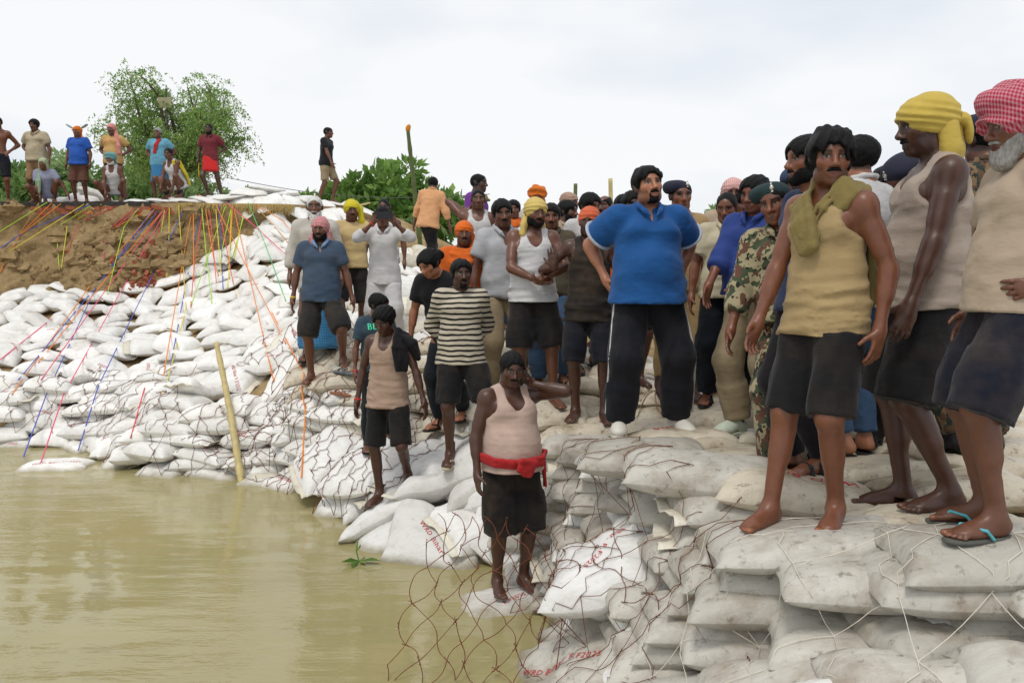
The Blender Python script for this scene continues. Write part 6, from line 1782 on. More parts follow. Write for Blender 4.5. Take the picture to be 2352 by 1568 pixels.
LGREEN = C('light_green', (196, 208, 160), dirt=0.05); BTEE = C('black_tee', (36, 36, 42), dirt=0.0); DGT = C('dark_grey_tee', (58, 62, 72), dirt=0.0); CAMO = C('camo', (190, 176, 138), 'camo', (78, 90, 64), col3=(116, 78, 60), scale=2.0, dirt=0.0); CAMOD = C('camo_dark', (112, 84, 62), 'camo', (44, 62, 52), col3=(150, 120, 86), scale=2.6, dirt=0.0)
PANTK = C('police_khaki', (190, 160, 112), dirt=0.0); BERET = plain_mat('beret_felt', (40, 42, 58), 0.95, var=0.15, sc=60); BERETG = plain_mat('beret_green', (34, 52, 54), 0.95, var=0.15, sc=60); CAPM = plain_mat('cap_navy', (52, 66, 92), 0.9, sc=60); VSTR = C('pin_stripe', (214, 212, 220), 'vstripe', (120, 122, 150), scale=40, dirt=0.0); KNIT = C('knit_cap', (206, 176, 156), 'check', (176, 130, 110), scale=70, dirt=0.0)
REDT = plain_mat('red_thread', (206, 50, 46), 0.8); GREY_H = ('grey', (150, 148, 146)); WHITE_H = ('white', (206, 202, 196))
CROWD = []
def put(px, Y, head, sp, feet=None, dx=0.0, z=None, zoff=0.0):
    """stand a person with the crown of the head at (px, head) and the feet on whatever lies below, Y metres away"""
    t = at(px, head, Y)
    x = t[0]; g = float(samp(HS, x, Y)) if z is None else z
    wrapadd = 0.02 + (0.09 if sp.get('wrap', (0,))[0] == 'turban' else 0)
    if 'h' not in sp: sp['h0'] = 1; sp['h'] = float(t[2] - g - wrapadd + 0.02)
    s = sp['h'] / 1.70
    yw = R_(sp.get('yaw', 0)); c, n = math.cos(yw), math.sin(yw)
    mn = 0; gz_ = {}
    for sd, sg in (('L', -1), ('R', 1)):
        fx, fy = sp.get('foot' + sd, (sg * 0.11, 0.02 * sg))[:2]
        fy -= 0.04
        wx, wy = x + (fx * c - fy * n) * s, Y + (fx * n + fy * c) * s
        gz = (float(np.mean([samp(HS, wx + a * 0.06, wy + b * 0.06) for a in (-1, 0, 1) for b in (-1, 0, 1)])) - 0.004) if z is None else g
        gz_[sd] = gz
    if z is None: g = min((gz_['L'] + gz_['R']) / 2, min(gz_['L'], gz_['R']) + 0.05)
    for sd in 'LR':
        dz = np.clip((gz_[sd] - g) / s, -0.08, 0.12) if not sp.get('flat') else 0.0
        sp['dz' + sd] = float(dz) + (0.016 if sp.get('shoe', 'bare') != 'bare' else 0.0); mn = min(mn, dz)
    if 'h0' in sp: sp['h'] = float(t[2] - g - wrapadd + 0.02); s = sp['h'] / 1.70
    pv = list(sp.get('pelvis', (0, 0, 0.93)))
    if mn < -0.01: pv[2] += mn * 0.9; sp['pelvis'] = tuple(pv)
    root, J, s = person(sp, (x, Y, g + zoff))
    fpx = to_px((x, Y, g))
    CROWD.append((sp['label'], round(sp['h'], 2), round(g, 2), round(fpx[1]), feet))
    return root, J, s
def world(root, s, p):
    M = Matrix.Rotation(root.rotation_euler[2], 3, 'Z')
    return np.array(root.location) + np.array(M @ Vector(_v(p) * s))
G1, G2, G3 = 'men on top of the road bank', 'onlookers in the crowd', 'men by the water'
def cross_scarf(z=1.0): return None
# ---- on the bank
put(-6, 17.7, 268, dict(label='shirtless man in dark navy shorts at the left edge', q='far', skin='brown', low=('shorts', NAVY, dict(len=0.9)), R=('hip',), yaw=20, group=G1))
put(80, 17.75, 274, dict(label='man in a stained beige polo with one hand on his hip', q='far', skin='deep', fat=0.05, w=1.05, top=('polo', BPOLO, dict(collar=True, vee=0.06)), low=('shorts', TANS, dict(len=1.0)), L=('hip',), hair='full', moustache=True, group=G1, head=(0, 5, 0)))
put(178, 17.65, 290, dict(label='man in a blue tee and orange head cloth with brown shorts', q='far', skin='deep', fat=0.06, w=1.0, top=('tee', BLUET), low=('shorts', BROWN, dict(len=1.0, loose=0.02)), wrap=('band', ORG2, dict(tail=[[(-0.06, 0.05, -0.03), (-0.08, 0.02, -0.14)], [(0.06, 0.05, -0.03), (0.09, 0.02, -0.14)]], tw=0.022)), hair=None, group=G1))
put(257, 17.9, 283, dict(label='man in a tan tee with a pink cloth trailing over his shoulder', q='far', skin='deep', fat=0.05, w=1.02, top=('tee', TANT), low=('shorts', BROWN, dict(len=1.0)), L=('hip',), R=('hip',), wrap=('band', PINKW, dict(tail=[(0.06, 0.03, -0.04), (0.10, -0.02, -0.16), (0.16, -0.08, -0.36), (0.17, -0.08, -0.50)], tw=0.045)), hair=None, moustache=True, group=G1))
put(363, 17.9, 293, dict(label='grey haired man in a sky blue tee and folded blue lungi', q='far', skin='deep', fat=0.03, top=('tee', SKYT), low=('wrap', BLUEL, dict(hem=0.52, bottom=(0.17, 0.14))), L=('hip',), R=('hip',), haircol=GREY_H, hair='short', moustache=WHITE_H, drapes=[('scarf', REDC, [(0.06, 0.05, 1.46, 0.03), (0.05, -0.08, 1.42, 0.035), (0.0, -0.15, 1.30, 0.04), (-0.04, -0.16, 1.12, 0.035)])], group=G1))
r, J, s = put(480, 17.9, 281, dict(label='man in a maroon polo with a short bright red wrap', q='far', skin='dark', top=('polo', MAROON, dict(collar=True, vee=0.05)), low=('wrap', RED, dict(hem=0.60, bottom=(0.185, 0.14))), R=('hip',), hair='short', beard=True, footL=(-0.07, 0), footR=(0.22, 0.02), group=G1, drapes=[('yellow_cloth', YBRIGHT, [(-0.235, -0.07, 0.82, 0.02), (-0.24, -0.08, 0.70, 0.035), (-0.23, -0.08, 0.50, 0.03)])]))
SQ = dict(pelvis=(0, 0.13, 0.30), lean=24, footL=(-0.15, -0.03), footR=(0.15, -0.03), knee_out=22)
put(103, 17.5, 371, dict(SQ, h=1.62, label='squatting man in a grey tee with a green scarf and arm stretched out', q='far', skin='deep', yaw=12, top=('tee', GREYT), low=('shorts', BLACK, dict(len=0.75)), L=('to', (-0.05, -0.42, 0.75), (-1, 0, -0.3)), R=('to', (0.48, -0.28, 0.98), (1, 0, -0.5)), wrap=('band', LGREEN, dict(full=True)), hair=None, drapes=[('scarf', GREENS, [(-0.13, 0.02, 1.42, 0.06), (-0.12, -0.14, 1.25, 0.07), (-0.13, -0.20, 1.02, 0.06)])], group=G1))
put(259, 17.45, 369, dict(SQ, h=1.62, label='squatting man in a white vest with a teal turban', q='far', skin='deep', yaw=5, top=('tank', WHITE), low=('shorts', BLUEL, dict(len=0.6)), L=('to', (-0.10, -0.42, 0.80), (-1, 0, -0.3)), R=('to', (0.30, -0.30, 0.62), (1, 0, 0)), wrap=('turban', TEALW, dict(fat=0.8, knot=(0.07, 0.06, -0.03))), hair=None, beard=WHITE_H, moustache=WHITE_H, group=G1))
put(398, 17.45, 371, dict(SQ, h=1.66, label='squatting man in black trousers with a yellow cloth on his shoulder', q='far', skin='deep', yaw=-25, head=(20, 5, 0), top=('tank', WHITE), low=('trousers', BLACK), L=('to', (-0.16, -0.48, 0.82), (-1, 0, -0.4)), R=('to', (0.10, -0.44, 0.78), (1, 0, -0.4)), hair='short', drapes=[('yellow_cloth', YBRIGHT, [(0.12, -0.06, 1.42, 0.045), (0.17, 0.05, 1.36, 0.05), (0.20, 0.10, 1.10, 0.06), (0.20, 0.10, 0.90, 0.05)])], group=G1))
put(748, 18.9, 291, dict(label='man in a black tee and khaki shorts walking along the bank end', q='far', skin='deep', yaw=78, lean=4, top=('tee', DGT), low=('shorts', KHAKI, dict(len=0.85)), footL=(-0.06, 0.14), footR=(0.08, -0.12), hair='crop', L=('down', 0.08, 0.22), R=('down', 0.10, -0.08), bands={'R': REDT}, shoe='flip', group=G1))
# ---- behind and on the dike
put(983, 15.6, 397, dict(label='man in a peach shirt seen from behind climbing the bags', q='mid', skin='deep', yaw=165, lean=8, side=-6, hipyaw=-10, top=('shirt', PEACH, dict(sleeve=1.5, loose=0.03, hem=0.82, collar=True)), low=('trousers', BLACK, dict(len=0.95)), footL=(0.10, 0.10), footR=(-0.16, -0.06), head=(15, 15, 0), L=('down', 0.14, 0.05), R=('down', 0.22, 0.12), shoe='flip', hair='short'), 605)
put(722, 9.9, 440, dict(label='old man with a white beard and red check scarf behind the slate polo man', q='back', skin='deep', yaw=10, top=('shirt', OFFW, dict(sleeve=1.6, hem=0.7, loose=0.02)), low=('wrap', BLUEL, dict(hem=0.10, bottom=(0.20, 0.16))), haircol=WHITE_H, hair='crop', beard=('white', (206, 202, 196), 0.05), moustache=WHITE_H, shoe='flip', drapes=[('scarf', REDG2, [(-0.09, 0.03, 1.45, 0.035), (0.10, 0.02, 1.46, 0.05), (0.13, -0.12, 1.33, 0.055), (0.14, -0.15, 1.05, 0.05)])], group=G2), 775)
put(735, 8.95, 488, dict(label='man in a slate blue polo and grey shorts with a red check head cloth', q='mid', skin='deep', yaw=5, head=(-4, 4, 3), w=1.03, fat=0.02, top=('polo', SLATE, dict(collar=C('pale_blue', (140, 176, 214), dirt=0), vee=0.07, hem=0.84)), low=('shorts', CHAR, dict(len=1.02, loose=0.025)), wrap=('band', REDG2, dict(tail=[(-0.06, 0.05, -0.02), (-0.085, 0.0, -0.10), (-0.08, -0.01, -0.15)], tw=0.028)), hair=None, stubble=0.7, beard=True, moustache=True, footL=(-0.12, -0.04), footR=(0.20, 0.02), L=('down', 0.12, 0.04), R=('down', 0.15, 0.05), shoe='flip', solemat=plain_mat('sole_tan', (150, 118, 100)), bands={'L': plain_mat('yellow_thread', (226, 196, 60))}, group=G2), 855)
put(806, 10.2, 455, dict(label='man in a butter yellow tee with a bright yellow cloth on his head', q='mid', skin='deep', yaw=10, head=(10, 3, 0), top=('tee', YELT, dict(hem=0.9)), low=('shorts', CHAR, dict(len=1.0)), wrap=('band', YBRIGHT, dict(th=0.022, tail=[(0.05, 0.02, 0.08), (0.10, 0.0, 0.02), (0.115, -0.02, -0.12), (0.14, -0.02, -0.19)], tw=0.034)), hair='short', stubble=0.5, moustache=True, group=G2), 775)
r, J, s = put(880, 9.5, 470, dict(label='man in a white shirt raising a phone with both hands to film', q='mid', skin='deep', w=0.95, top=('shirt', WHITE, dict(sleeve=1.35, collar=True, buttons=True, hem=0.80, vee=0.08)), low=('trousers', WHITE, dict(loose=0.03)), hair='full', L=('to', (-0.07, -0.30, 1.50), (-0.9, -0.1, -0.7), dict(hd=(0.3, -0.1, 1), thumb=(1, 0, 0), curl=0.6)), R=('to', (0.17, -0.30, 1.50), (0.9, -0.1, -0.6), dict(hd=(-0.3, -0.1, 1), thumb=(-1, 0, 0), curl=0.6)), bands={'L': REDT}, group=G2), 815)
def slab(name, label, cat, c, ex, ey, ez, mat, lens=None):
    """rounded box with axes ex, ey, ez (half extents as vectors)"""
    ex, ey, ez = [_v(k) for k in (ex, ey, ez)]
    V = [sx * ex * (1 if abs(sz) < 1 else 0.9) + sy * ey * (1 if abs(sz) < 1 else 0.9) + sz * ez for sz in (-1, -0.8, 0.8, 1) for sx, sy in ((-1, -1), (1, -1), (1, 1), (-1, 1))]
    Q = [(0, 3, 2, 1), (12, 13, 14, 15)] + [(k * 4 + i, k * 4 + (i + 1) % 4, k * 4 + 4 + (i + 1) % 4, k * 4 + 4 + i) for k in range(3) for i in range(4)]
    o = link(name, mesh_np(name, V, Q, smooth=False), mat); o.location = c
    tag(o, label, cat)
    if lens:
        for k, (u, v, rr) in enumerate(lens):
            N = 12; nn = ez / np.linalg.norm(ez)
            pts = [(ex * u + ey * v + ez * 1.0 + nn * 0.002 * q + (ex / np.linalg.norm(ex) * math.cos(a) + ey / np.linalg.norm(ey) * math.sin(a)) * rr) for q in (0, 1) for a in np.arange(N) * 2 * math.pi / N]
            me = bpy.data.meshes.new('lens'); me.from_pydata([tuple(p) for p in pts], [], [tuple(range(N, 2 * N))] + [(i, (i + 1) % N, N + (i + 1) % N, N + i) for i in range(N)])
            link('lens', me, plain_mat('lens_glass', (20, 22, 28), 0.15), o)
    return o
PHM = plain_mat('phone_black', (26, 26, 30), 0.3)
c = (world(r, s, J['wrL']) + world(r, s, J['wrR'])) / 2 + np.array([0.02, -0.07, 0.075])
slab('phone', 'black phone held up sideways by the man in the white shirt', 'phone', c, (0.085, 0, 0), (0, 0, 0.04), (0, -0.0045, 0), PHM, [(0.75, 0.55, 0.009), (0.55, 0.55, 0.007)])
put(882, 10.9, 450, dict(label='man in a white vest just behind the filming man', q='back', skin='deep', top=('tank', WHITE), low=('shorts', CHAR), hair='crop', stubble=0.3, group=G2))
put(862, 7.65, 666, dict(label='boy in a dark teal tee standing behind the black scarf man', q='mid', h=None and 1, skin='deep', yaw=20, head=(45, 12, 0), w=0.9, g=0.88, top=('tee', TEALT), low=('trousers', DJEANS), hair='full', L=('down', 0.10, 0.10), R=('down', 0.08, 0.1), bands={'L': REDT}, shoe='flip', group=G3) if False else dict(label='boy in a dark teal tee standing behind the black scarf man', q='mid', skin='deep', yaw=20, head=(45, 12, 0), w=0.9, g=0.88, top=('tee', TEALT), low=('trousers', DJEANS), hair='full', L=('down', 0.10, 0.10), R=('down', 0.08, 0.1), bands={'L': REDT}, shoe='flip', group=G3), 1000)
put(888, 6.98, 686, dict(label='thin man in a dusty vest with a black cloth over one shoulder', q='near', skin='dark', g=0.86, w=0.94, yaw=-12, head=(-6, 22, 0), top=('tank', VESTD, dict(hem=0.83, deep=0.16)), low=('shorts', BLACK, dict(len=0.98, loose=0.02)), hair='full', L=('down', 0.12, 0.03), R=('down', 0.20, 0.08), footL=(-0.08, -0.04), footR=(0.12, 0.12), bands={'L': REDT}, drapes=[('black_cloth', BTEE, [(0.10, 0.08, 1.44, 0.05), (0.14, -0.02, 1.46, 0.055), (0.15, -0.12, 1.34, 0.065), (0.17, -0.14, 1.16, 0.055)], dict(amp=0.010)), ('black_cloth', BTEE, [(0.14, -0.02, 1.45, 0.05), (0.24, -0.02, 1.38, 0.055), (0.27, 0.02, 1.26, 0.05)], dict(amp=0.010))], group=G3), 1185)
put(1058, 6.9, 582, dict(label='man in a black and cream striped long sleeve shirt and black shorts', q='near', skin='dark', yaw=8, head=(8, 0, 0), top=('tee', STRP, dict(sleeve=1.8, hem=0.84, loose=0.012)), low=('shorts', BLACK, dict(len=0.95, loose=0.025)), hair='full', hairline=0.012, beard='goatee', moustache=True, stubble=0.4, L=('back',), R=('back',), footL=(-0.10, -0.06), footR=(0.14, 0.06), shoe='flip', shoemat=plain_mat('strap_pale', (190, 178, 150)), group=G3), 1075)
r, J, s = put(1032, 7.75, 540, dict(label='person in a black tee with tied back hair bending to hold a radio', q='mid', h=1.72, skin='fair', yaw=-28, lean=26, head=(-5, 28, -6), w=1.05, fat=0.03, top=('tee', BTEE, dict(hem=0.84)), low=('trousers', DJEANS), hair='full', L=('to', (-0.30, -0.22, 0.92), (-1, 0.6, 0)), R=('to', (0.12, -0.28, 1.08), (1, 0.4, 0)), shoe='flip', drapes=[('hair_bun', hair_mat('black'), [(0, 0.12, 1.60, 0.045), (0.01, 0.13, 1.585, 0.04)], dict(solid=True))], group=G2), 910)
c = world(r, s, J['wrL']) + np.array([-0.03, -0.03, -0.06])
ro = slab('walkie_radio', 'black hand radio with a stub aerial held by the bending person', 'radio', c, (0.055, 0, -0.055), (0, 0.022, 0), (0.028, 0, 0.028), PHM)
V, Q = tubes([[(-0.05, 0, 0.05), (-0.12, 0, 0.12)]], 0.009, 8); link('aerial', mesh_np('aerial', V, Q), PHM, ro)
c = world(r, s, J['wrR']) + np.array([0.02, -0.06, 0.03])
ro = slab('microphone_box', 'yellow lettered microphone box held by the bending person', 'microphone', c, (0.05, 0, -0.012), (0.008, 0, 0.035), (0, -0.03, 0), plain_mat('mic_yellow', (226, 216, 40), 0.5))
put(1066, 8.05, 505, dict(label='man with an orange head cloth and an orange shawl', q='back', skin='deep', yaw=5, w=1.05, top=('shirt', ORG, dict(sleeve=1.5, loose=0.02)), low=('trousers', BLACK), wrap=('band', ORG, dict(tail=[(0.07, 0.03, -0.02), (0.09, 0.0, -0.12), (0.09, -0.06, -0.22)], tw=0.04)), hair=None, moustache=True, stubble=0.5, drapes=[('shawl', ORG, [(-0.12, -0.06, 1.40, 0.05), (0.04, -0.12, 1.36, 0.07), (0.16, -0.02, 1.42, 0.06)])], group=G2))
put(1098, 9.6, 434, dict(label='man in a clean white vest with a hand behind his head', q='back', skin='deep', yaw=5, w=1.05, top=('tank', WHITE), low=('shorts', BLACK), hair='crop', stubble=0.3, L=('to', (-0.13, 0.06, 1.46), (-1, 0.1, 0.1), dict(hd=(0.8, 0.5, 0.5))), group=G2))
put(1096, 11.4, 399, dict(label='man in purple with a scarf seen in profile behind the white vest man', q='back', skin='dark', yaw=70, top=('shirt', PURP, dict(sleeve=1.4)), low=('trousers', BLACK), hair='crop', drapes=[('scarf', OLSCARF, [(-0.1, -0.08, 1.42, 0.05), (0.05, -0.12, 1.40, 0.05)])], group=G2))
put(1155, 8.0, 452, dict(label='man in a light grey polo and khaki trousers with a moustache', q='back', skin='deep', yaw=18, head=(-8, 6, -6), top=('polo', GREYP, dict(collar=True, vee=0.09)), low=('trousers', KHAKI, dict(loose=0.012)), hair='full', moustache=True, stubble=0.35, L=('down', 0.10, 0.05), bands={'L': REDT}, shoe='flip', group=G2), 870)
put(1180, 9.4, 456, dict(label='dark haired man with an orange scarf behind the grey polo man', q='back', skin='deep', top=('shirt', OFFW), low=('trousers', JEANS), hair='full', drapes=[('scarf', ORG, [(-0.10, 0, 1.44, 0.05), (0.02, -0.11, 1.40, 0.05), (0.10, 0, 1.44, 0.05)])], group=G2))
put(1225, 7.0, 450, dict(label='man in a white vest and yellow head cloth clasping his hands', q='near', skin='deep', yaw=10, head=(12, 4, 4), w=1.03, fat=0.015, top=('tank', WHITE, dict(hem=0.86, deep=0.17)), low=('shorts', BLACK, dict(len=1.02, loose=0.028)), wrap=('band', PWRAP, dict(th=0.018, tail=[[(-0.06, 0.04, -0.02), (-0.085, 0.01, -0.10), (-0.09, 0.0, -0.17)], [(0.06, 0.05, -0.02), (0.08, 0.02, -0.10)]], tw=0.03)), hair=None, beard=True, moustache=True, stubble=0.6, L=('to', (-0.01, -0.24, 1.03), (-1, 0.3, 0), dict(hd=(0.9, -0.3, -0.2), curl=0.9)), R=('to', (0.05, -0.25, 1.05), (1, 0.3, 0), dict(hd=(-0.9, -0.2, -0.1), curl=0.9)), footL=(-0.10, 0.06), footR=(0.16, -0.10), bands={'L': plain_mat('orange_thread', (226, 110, 40))}, group=G2), 925)
put(1234, 11.0, 416, dict(label='man with an orange turban far behind the yellow head cloth man', q='back', skin='deep', top=('shirt', OFFW), low=('trousers', BLACK), wrap=('turban', ORG2, dict(fat=0.7, tail=[(0.07, 0.03, -0.02), (0.09, 0.0, -0.12)], tw=0.025)), hair=None, group=G2))
put(1266, 7.9, 462, dict(label='black haired man with a moustache in an olive shirt and jeans', q='back', skin='brown', yaw=-8, head=(5, 4, 0), top=('shirt', OLIVE, dict(sleeve=0.7, collar=True)), low=('trousers', JEANS, dict(loose=0.015)), hair='full', moustache=True, stubble=0.5, shoe='sandal', group=G2))
put(1300, 8.7, 450, dict(label='bearded man in a brown shirt turned to the right', q='back', skin='deep', yaw=40, head=(20, 0, 0), top=('shirt', BEIGE, dict(collar=True)), low=('trousers', BLACK), hair='full', beard=True, moustache=True, group=G2))
put(1304, 10.6, 438, dict(label='man in a knitted cap behind the bearded man', q='back', skin='deep', yaw=60, top=('shirt', OFFW), low=('trousers', BLACK), wrap=('band', KNIT, dict(th=0.010)), hair=None, group=G2))
put(1350, 8.2, 438, dict(label='dark haired man in a white shirt behind the dark vest man', q='back', skin='deep', yaw=25, head=(10, 8, 0), top=('shirt', WHITE, dict(sleeve=0.7, collar=True)), low=('trousers', JEANS), hair='full', moustache=True, shoe='sandal', group=G2))
put(1355, 6.75, 474, dict(label='lean man in a dark vest and navy shorts with an orange head cloth', q='near', skin='dark', g=0.95, yaw=-8, head=(-6, 4, 0), top=('tank', DVEST, dict(hem=0.80, deep=0.11)), low=('shorts', NAVY, dict(len=1.06, loose=0.015)), wrap=('band', C('coral_wrap', (236, 112, 72), dirt=0.05), dict(th=0.012, knot=(0.075, 0.05, -0.01))), hair=None, moustache=True, stubble=0.6, L=('to', (-0.26, -0.22, 1.22), (-0.8, 0.6, -0.5), dict(hd=(-0.1, -0.3, 1), thumb=(-1, 0, 0.2), curl=0.25)), R=('down', 0.16, 0.08), footL=(-0.10, -0.04), footR=(0.13, -0.10), group=G2), 945)
put(1390, 9.2, 442, dict(label='balding man in a white shirt behind the dark vest man', q='back', skin='deep', yaw=-30, top=('shirt', WHITE), low=('trousers', BLACK), hair='bald', moustache=True, drapes=[('scarf', REDC, [(-0.06, -0.06, 1.43, 0.03), (0.0, -0.12, 1.34, 0.03)])], group=G2))
put(1450, 7.6, 438, dict(label='barefoot man in orange and black shorts half hidden by the blue polo', q='back', skin='dark', yaw=10, top=('tee', ORG), low=('shorts', BLACK), hair='full', group=G2))
put(1432, 8.5, 447, dict(label='dark haired man farther back beside the orange shirted man', q='back', skin='dark', yaw=10, top=('tee', BLUET), low=('trousers', DJEANS), hair='full', group=G2))
CREAMSH = plain_mat('cream_rubber', (214, 210, 198), 0.6, var=0.08)
r, J, s = put(1490, 5.72, 385, dict(flat=True, label='heavy man in a bright blue polo with hands on hips and cream shoes', q='near', skin='fair', w=1.20, g=1.16, fat=0.085, yaw=6, head=(8, -8, -6), hs=1.02, face=1.1, top=('polo', BLUEP, dict(collar=True, vee=0.05, hem=0.85, sloose=0.02, sleeve=0.66, wr=0.006, cuff=C('white_trim', (206, 214, 226), dirt=0))), low=('trousers', NAVYT, dict(loose=0.022, waist=1.0, len=0.97)), hair='full', hairline=0.01, beard='goatee', moustache=True, stubble=0.4, L=('to', (-0.25, 0.10, 1.0), (-0.75, 0.9, -0.2)), R=('to', (0.25, 0.12, 1.0), (0.75, 0.9, -0.2)), footL=(-0.17, -0.02), footR=(0.21, -0.02), shoe='shoe', piping=WHITE, shoemat=CREAMSH, group=G2), 985)
put(1562, 6.9, 406, dict(label='police man in a dark beret and khaki behind the blue polo man', q='back', skin='brown', yaw=5, top=('shirt', PANTK, dict(sleeve=0.7, collar=True)), low=('trousers', PANTK, dict(tucked=True)), hair='crop', beret=BERET, beretside=-1, shoe='boot', moustache=False, shoemat=plain_mat('brown_leather', (70, 48, 40), 0.5), group=G2))
put(1672, 6.35, 440, dict(label='man in a cream polo and dark trousers looking to the left', q='near', skin='brown', yaw=-12, head=(-12, 14, 0), w=1.04, fat=0.03, top=('polo', CREAM, dict(collar=True, vee=0.07, hem=0.86, sloose=0.02)), low=('trousers', C('ink_trousers', (34, 46, 62), dirt=0), dict(loose=0.025)), hair='crop', hairline=0.03, L=('down', 0.10, 0.10), R=('down', 0.08, 0.12), footL=(-0.12, 0.05), footR=(0.12, -0.02), shoe='sandal', group=G2), 940)
put(1684, 7.5, 410, dict(label='man with a pale pink cloth over his head at the back', q='back', skin='deep', yaw=-10, top=('shirt', BEIGE), low=('trousers', BLACK), wrap=('band', C('pale_pink', (240, 176, 166), 'vstripe', (250, 214, 206), scale=60, dirt=0), dict(full=True)), hair=None, group=G2))
put(1714, 7.4, 434, dict(label='onlooker whose face shows between the cream polo man and the soldier', q='back', skin='deep', yaw=-20, top=('shirt', OFFW), low=('trousers', BLACK), hair='full', group=G2))
put(1742, 5.7, 402, dict(label='man in a royal blue shirt and khaki trousers pointing down', q='near', skin='brown', w=1.06, fat=0.05, yaw=-45, head=(0, 10, 0), top=('shirt', RBLUE, dict(sleeve=1.35, hem=0.93, collar=True, loose=0.012)), low=('trousers', KHAKI, dict(tucked=True, loose=0.02)), hair='full', L=('to', (-0.12, -0.40, 0.96), (-0.6, 0.8, -0.4), dict(hd=(0, -0.3, -1), curl=0.25)), R=('to', (0.05, -0.36, 0.95), (1, 0.6, -0.3), dict(hd=(0.0, -0.55, -0.8), curl=0.2)), bands={'R': REDT}, shoe='shoe', shoemat=plain_mat('pale_green_shoe', (196, 206, 188), 0.6), group=G2))
r, J, s = put(1842, 4.85, 392, dict(label='soldier in woodland camouflage and a dark green beret with a badge', q='near', skin='brown', w=1.08, fat=0.05, g=1.05, yaw=-28, side=-11, head=(-10, 8, -12), hs=1.05, face=1.06, top=('shirt', CAMO, dict(sleeve=1.5, hem=0.93, collar=True, loose=0.015, wr=0.009)), low=('trousers', CAMO, dict(tucked=True, loose=0.02)), hair='crop', beret=BERETG, beretside=-1, L=('down', 0.08, 0.20), R=('down', 0.10, 0.10), shoe='sandal', footL=(-0.10, -0.10), footR=(0.12, 0.05), drapes=[('belt', plain_mat('belt_black', (28, 28, 30), 0.5), [(-0.17, -0.08, 0.965, 0.022), (-0.08, -0.17, 0.965, 0.022), (0.08, -0.17, 0.965, 0.022), (0.17, -0.08, 0.965, 0.022), (0.18, 0.03, 0.965, 0.022)], dict(amp=0.0, solid=True))], group=G2), 1045)
put(1822, 5.9, 382, dict(label='man in a dark blue peaked cap and glasses with a moustache', q='mid', skin='deep', yaw=-8, head=(12, 4, 0), top=('shirt', C('pale_shirt', (196, 204, 220), dirt=0), dict(collar=True)), low=('trousers', BLACK), hair='crop', cap=CAPM, glasses=True, moustache=True, group=G2))
put(1842, 6.5, 366, dict(label='bald onlooker filming with a small white camera at the back', q='back', skin='deep', yaw=5, top=('shirt', C('magenta_cloth', (232, 92, 150), dirt=0)), low=('trousers', BLACK), hair='bald', group=G2))
c = at(1846, 378, 7.3)
slab('small_camera', 'small white camera held up above the peaked cap man', 'camera', c, (0.05, 0, 0), (0, 0, 0.045), (0, -0.018, 0), plain_mat('camera_white', (216, 214, 206), 0.4), [(0.2, 0.1, 0.018)])
# ---- near right
put(1908, 3.66, 294, dict(label='young man in a tan vest and black shorts with an olive scarf', q='near', skin='brown', yaw=-56, head=(46, 2, 0), w=1.0, top=('tank', VESTT, dict(hem=0.84, deep=0.15, wr=0.008, flare=0.01)), low=('shorts', BLACK, dict(len=1.0, loose=0.018)), hair='messy', moustache=True, stubble=0.45, L=('down', 0.05, 0.20), R=('down', 0.08, -0.02), footL=(-0.12, -0.20), footR=(0.08, -0.02), toeL=4, toeR=24, drapes=[('scarf', OLSCARF, [(-0.02, 0.09, 1.44, 0.045), (-0.09, 0.03, 1.46, 0.05), (-0.075, -0.09, 1.40, 0.05), (-0.03, -0.135, 1.31, 0.052), (0.01, -0.145, 1.20, 0.042)], dict(amp=0.011)), ('scarf', OLSCARF, [(0.01, -0.14, 1.24, 0.04), (0.06, -0.10, 1.36, 0.045), (0.12, -0.03, 1.455, 0.045), (0.13, 0.06, 1.45, 0.045), (0.12, 0.13, 1.25, 0.05), (0.12, 0.14, 0.98, 0.04)], dict(amp=0.011))], group=G2), 1200)
put(1868, 4.55, 300, dict(label='bearded man in profile in a dark blue shirt behind the tan vest man', q='mid', skin='brown', yaw=-80, top=('shirt', C('dark_blue_shirt', (44, 56, 92), dirt=0)), low=('trousers', C('aubergine', (44, 36, 46), dirt=0)), hair='full', beard=True, moustache=True, shoe='sandal', group=G2), 1080)
put(1978, 4.9, 312, dict(label='man in a white shirt turned away with thick black hair', q='mid', skin='fair', yaw=-150, w=1.04, top=('shirt', WHITE, dict(sleeve=0.8, collar=True, hem=0.9)), low=('trousers', JEANS), hair='full', shoe='sandal', group=G2))
put(2030, 6.4, 380, dict(label='dark faced onlooker in a pin striped shirt at the back', q='back', skin='dark', yaw=-15, top=('shirt', VSTR), low=('trousers', NAVY), hair='crop', group=G2))
put(2082, 5.1, 338, dict(label='officer in a navy beret with lowered head behind the grey vest man', q='mid', skin='deep', yaw=-30, head=(-10, 40, -8), top=('shirt', VSTR, dict(sleeve=1.4, collar=True)), low=('trousers', NAVYT), hair='crop', beret=BERET, beretside=1, shoe='boot', group=G2))
put(2150, 3.86, 205, dict(label='tall man in a grey vest with a yellow cloth wound round his head', q='near', skin='dark', w=1.05, fat=0.04, g=1.03, yaw=-98, head=(4, 6, 0), top=('tank', VESTG, dict(hem=0.86, wr=0.009)), low=('shorts', BLACK, dict(len=1.02, loose=0.035)), wrap=('band', YWRAP, dict(th=0.022, full=False, knot=(0.03, 0.125, 0.01), tail=[[(0.05, 0.06, -0.01), (0.055, 0.06, -0.10), (0.05, 0.05, -0.15)], [(0.0, 0.10, 0.0), (0.0, 0.10, -0.10), (0.0, 0.09, -0.16)]], tw=0.042)), hair='short', moustache=True, stubble=0.6, R=('down', 0.10, 0.16), L=('down', 0.05, 0.05), footL=(-0.10, -0.06), footR=(0.10, 0.06), group=G2), 1135)
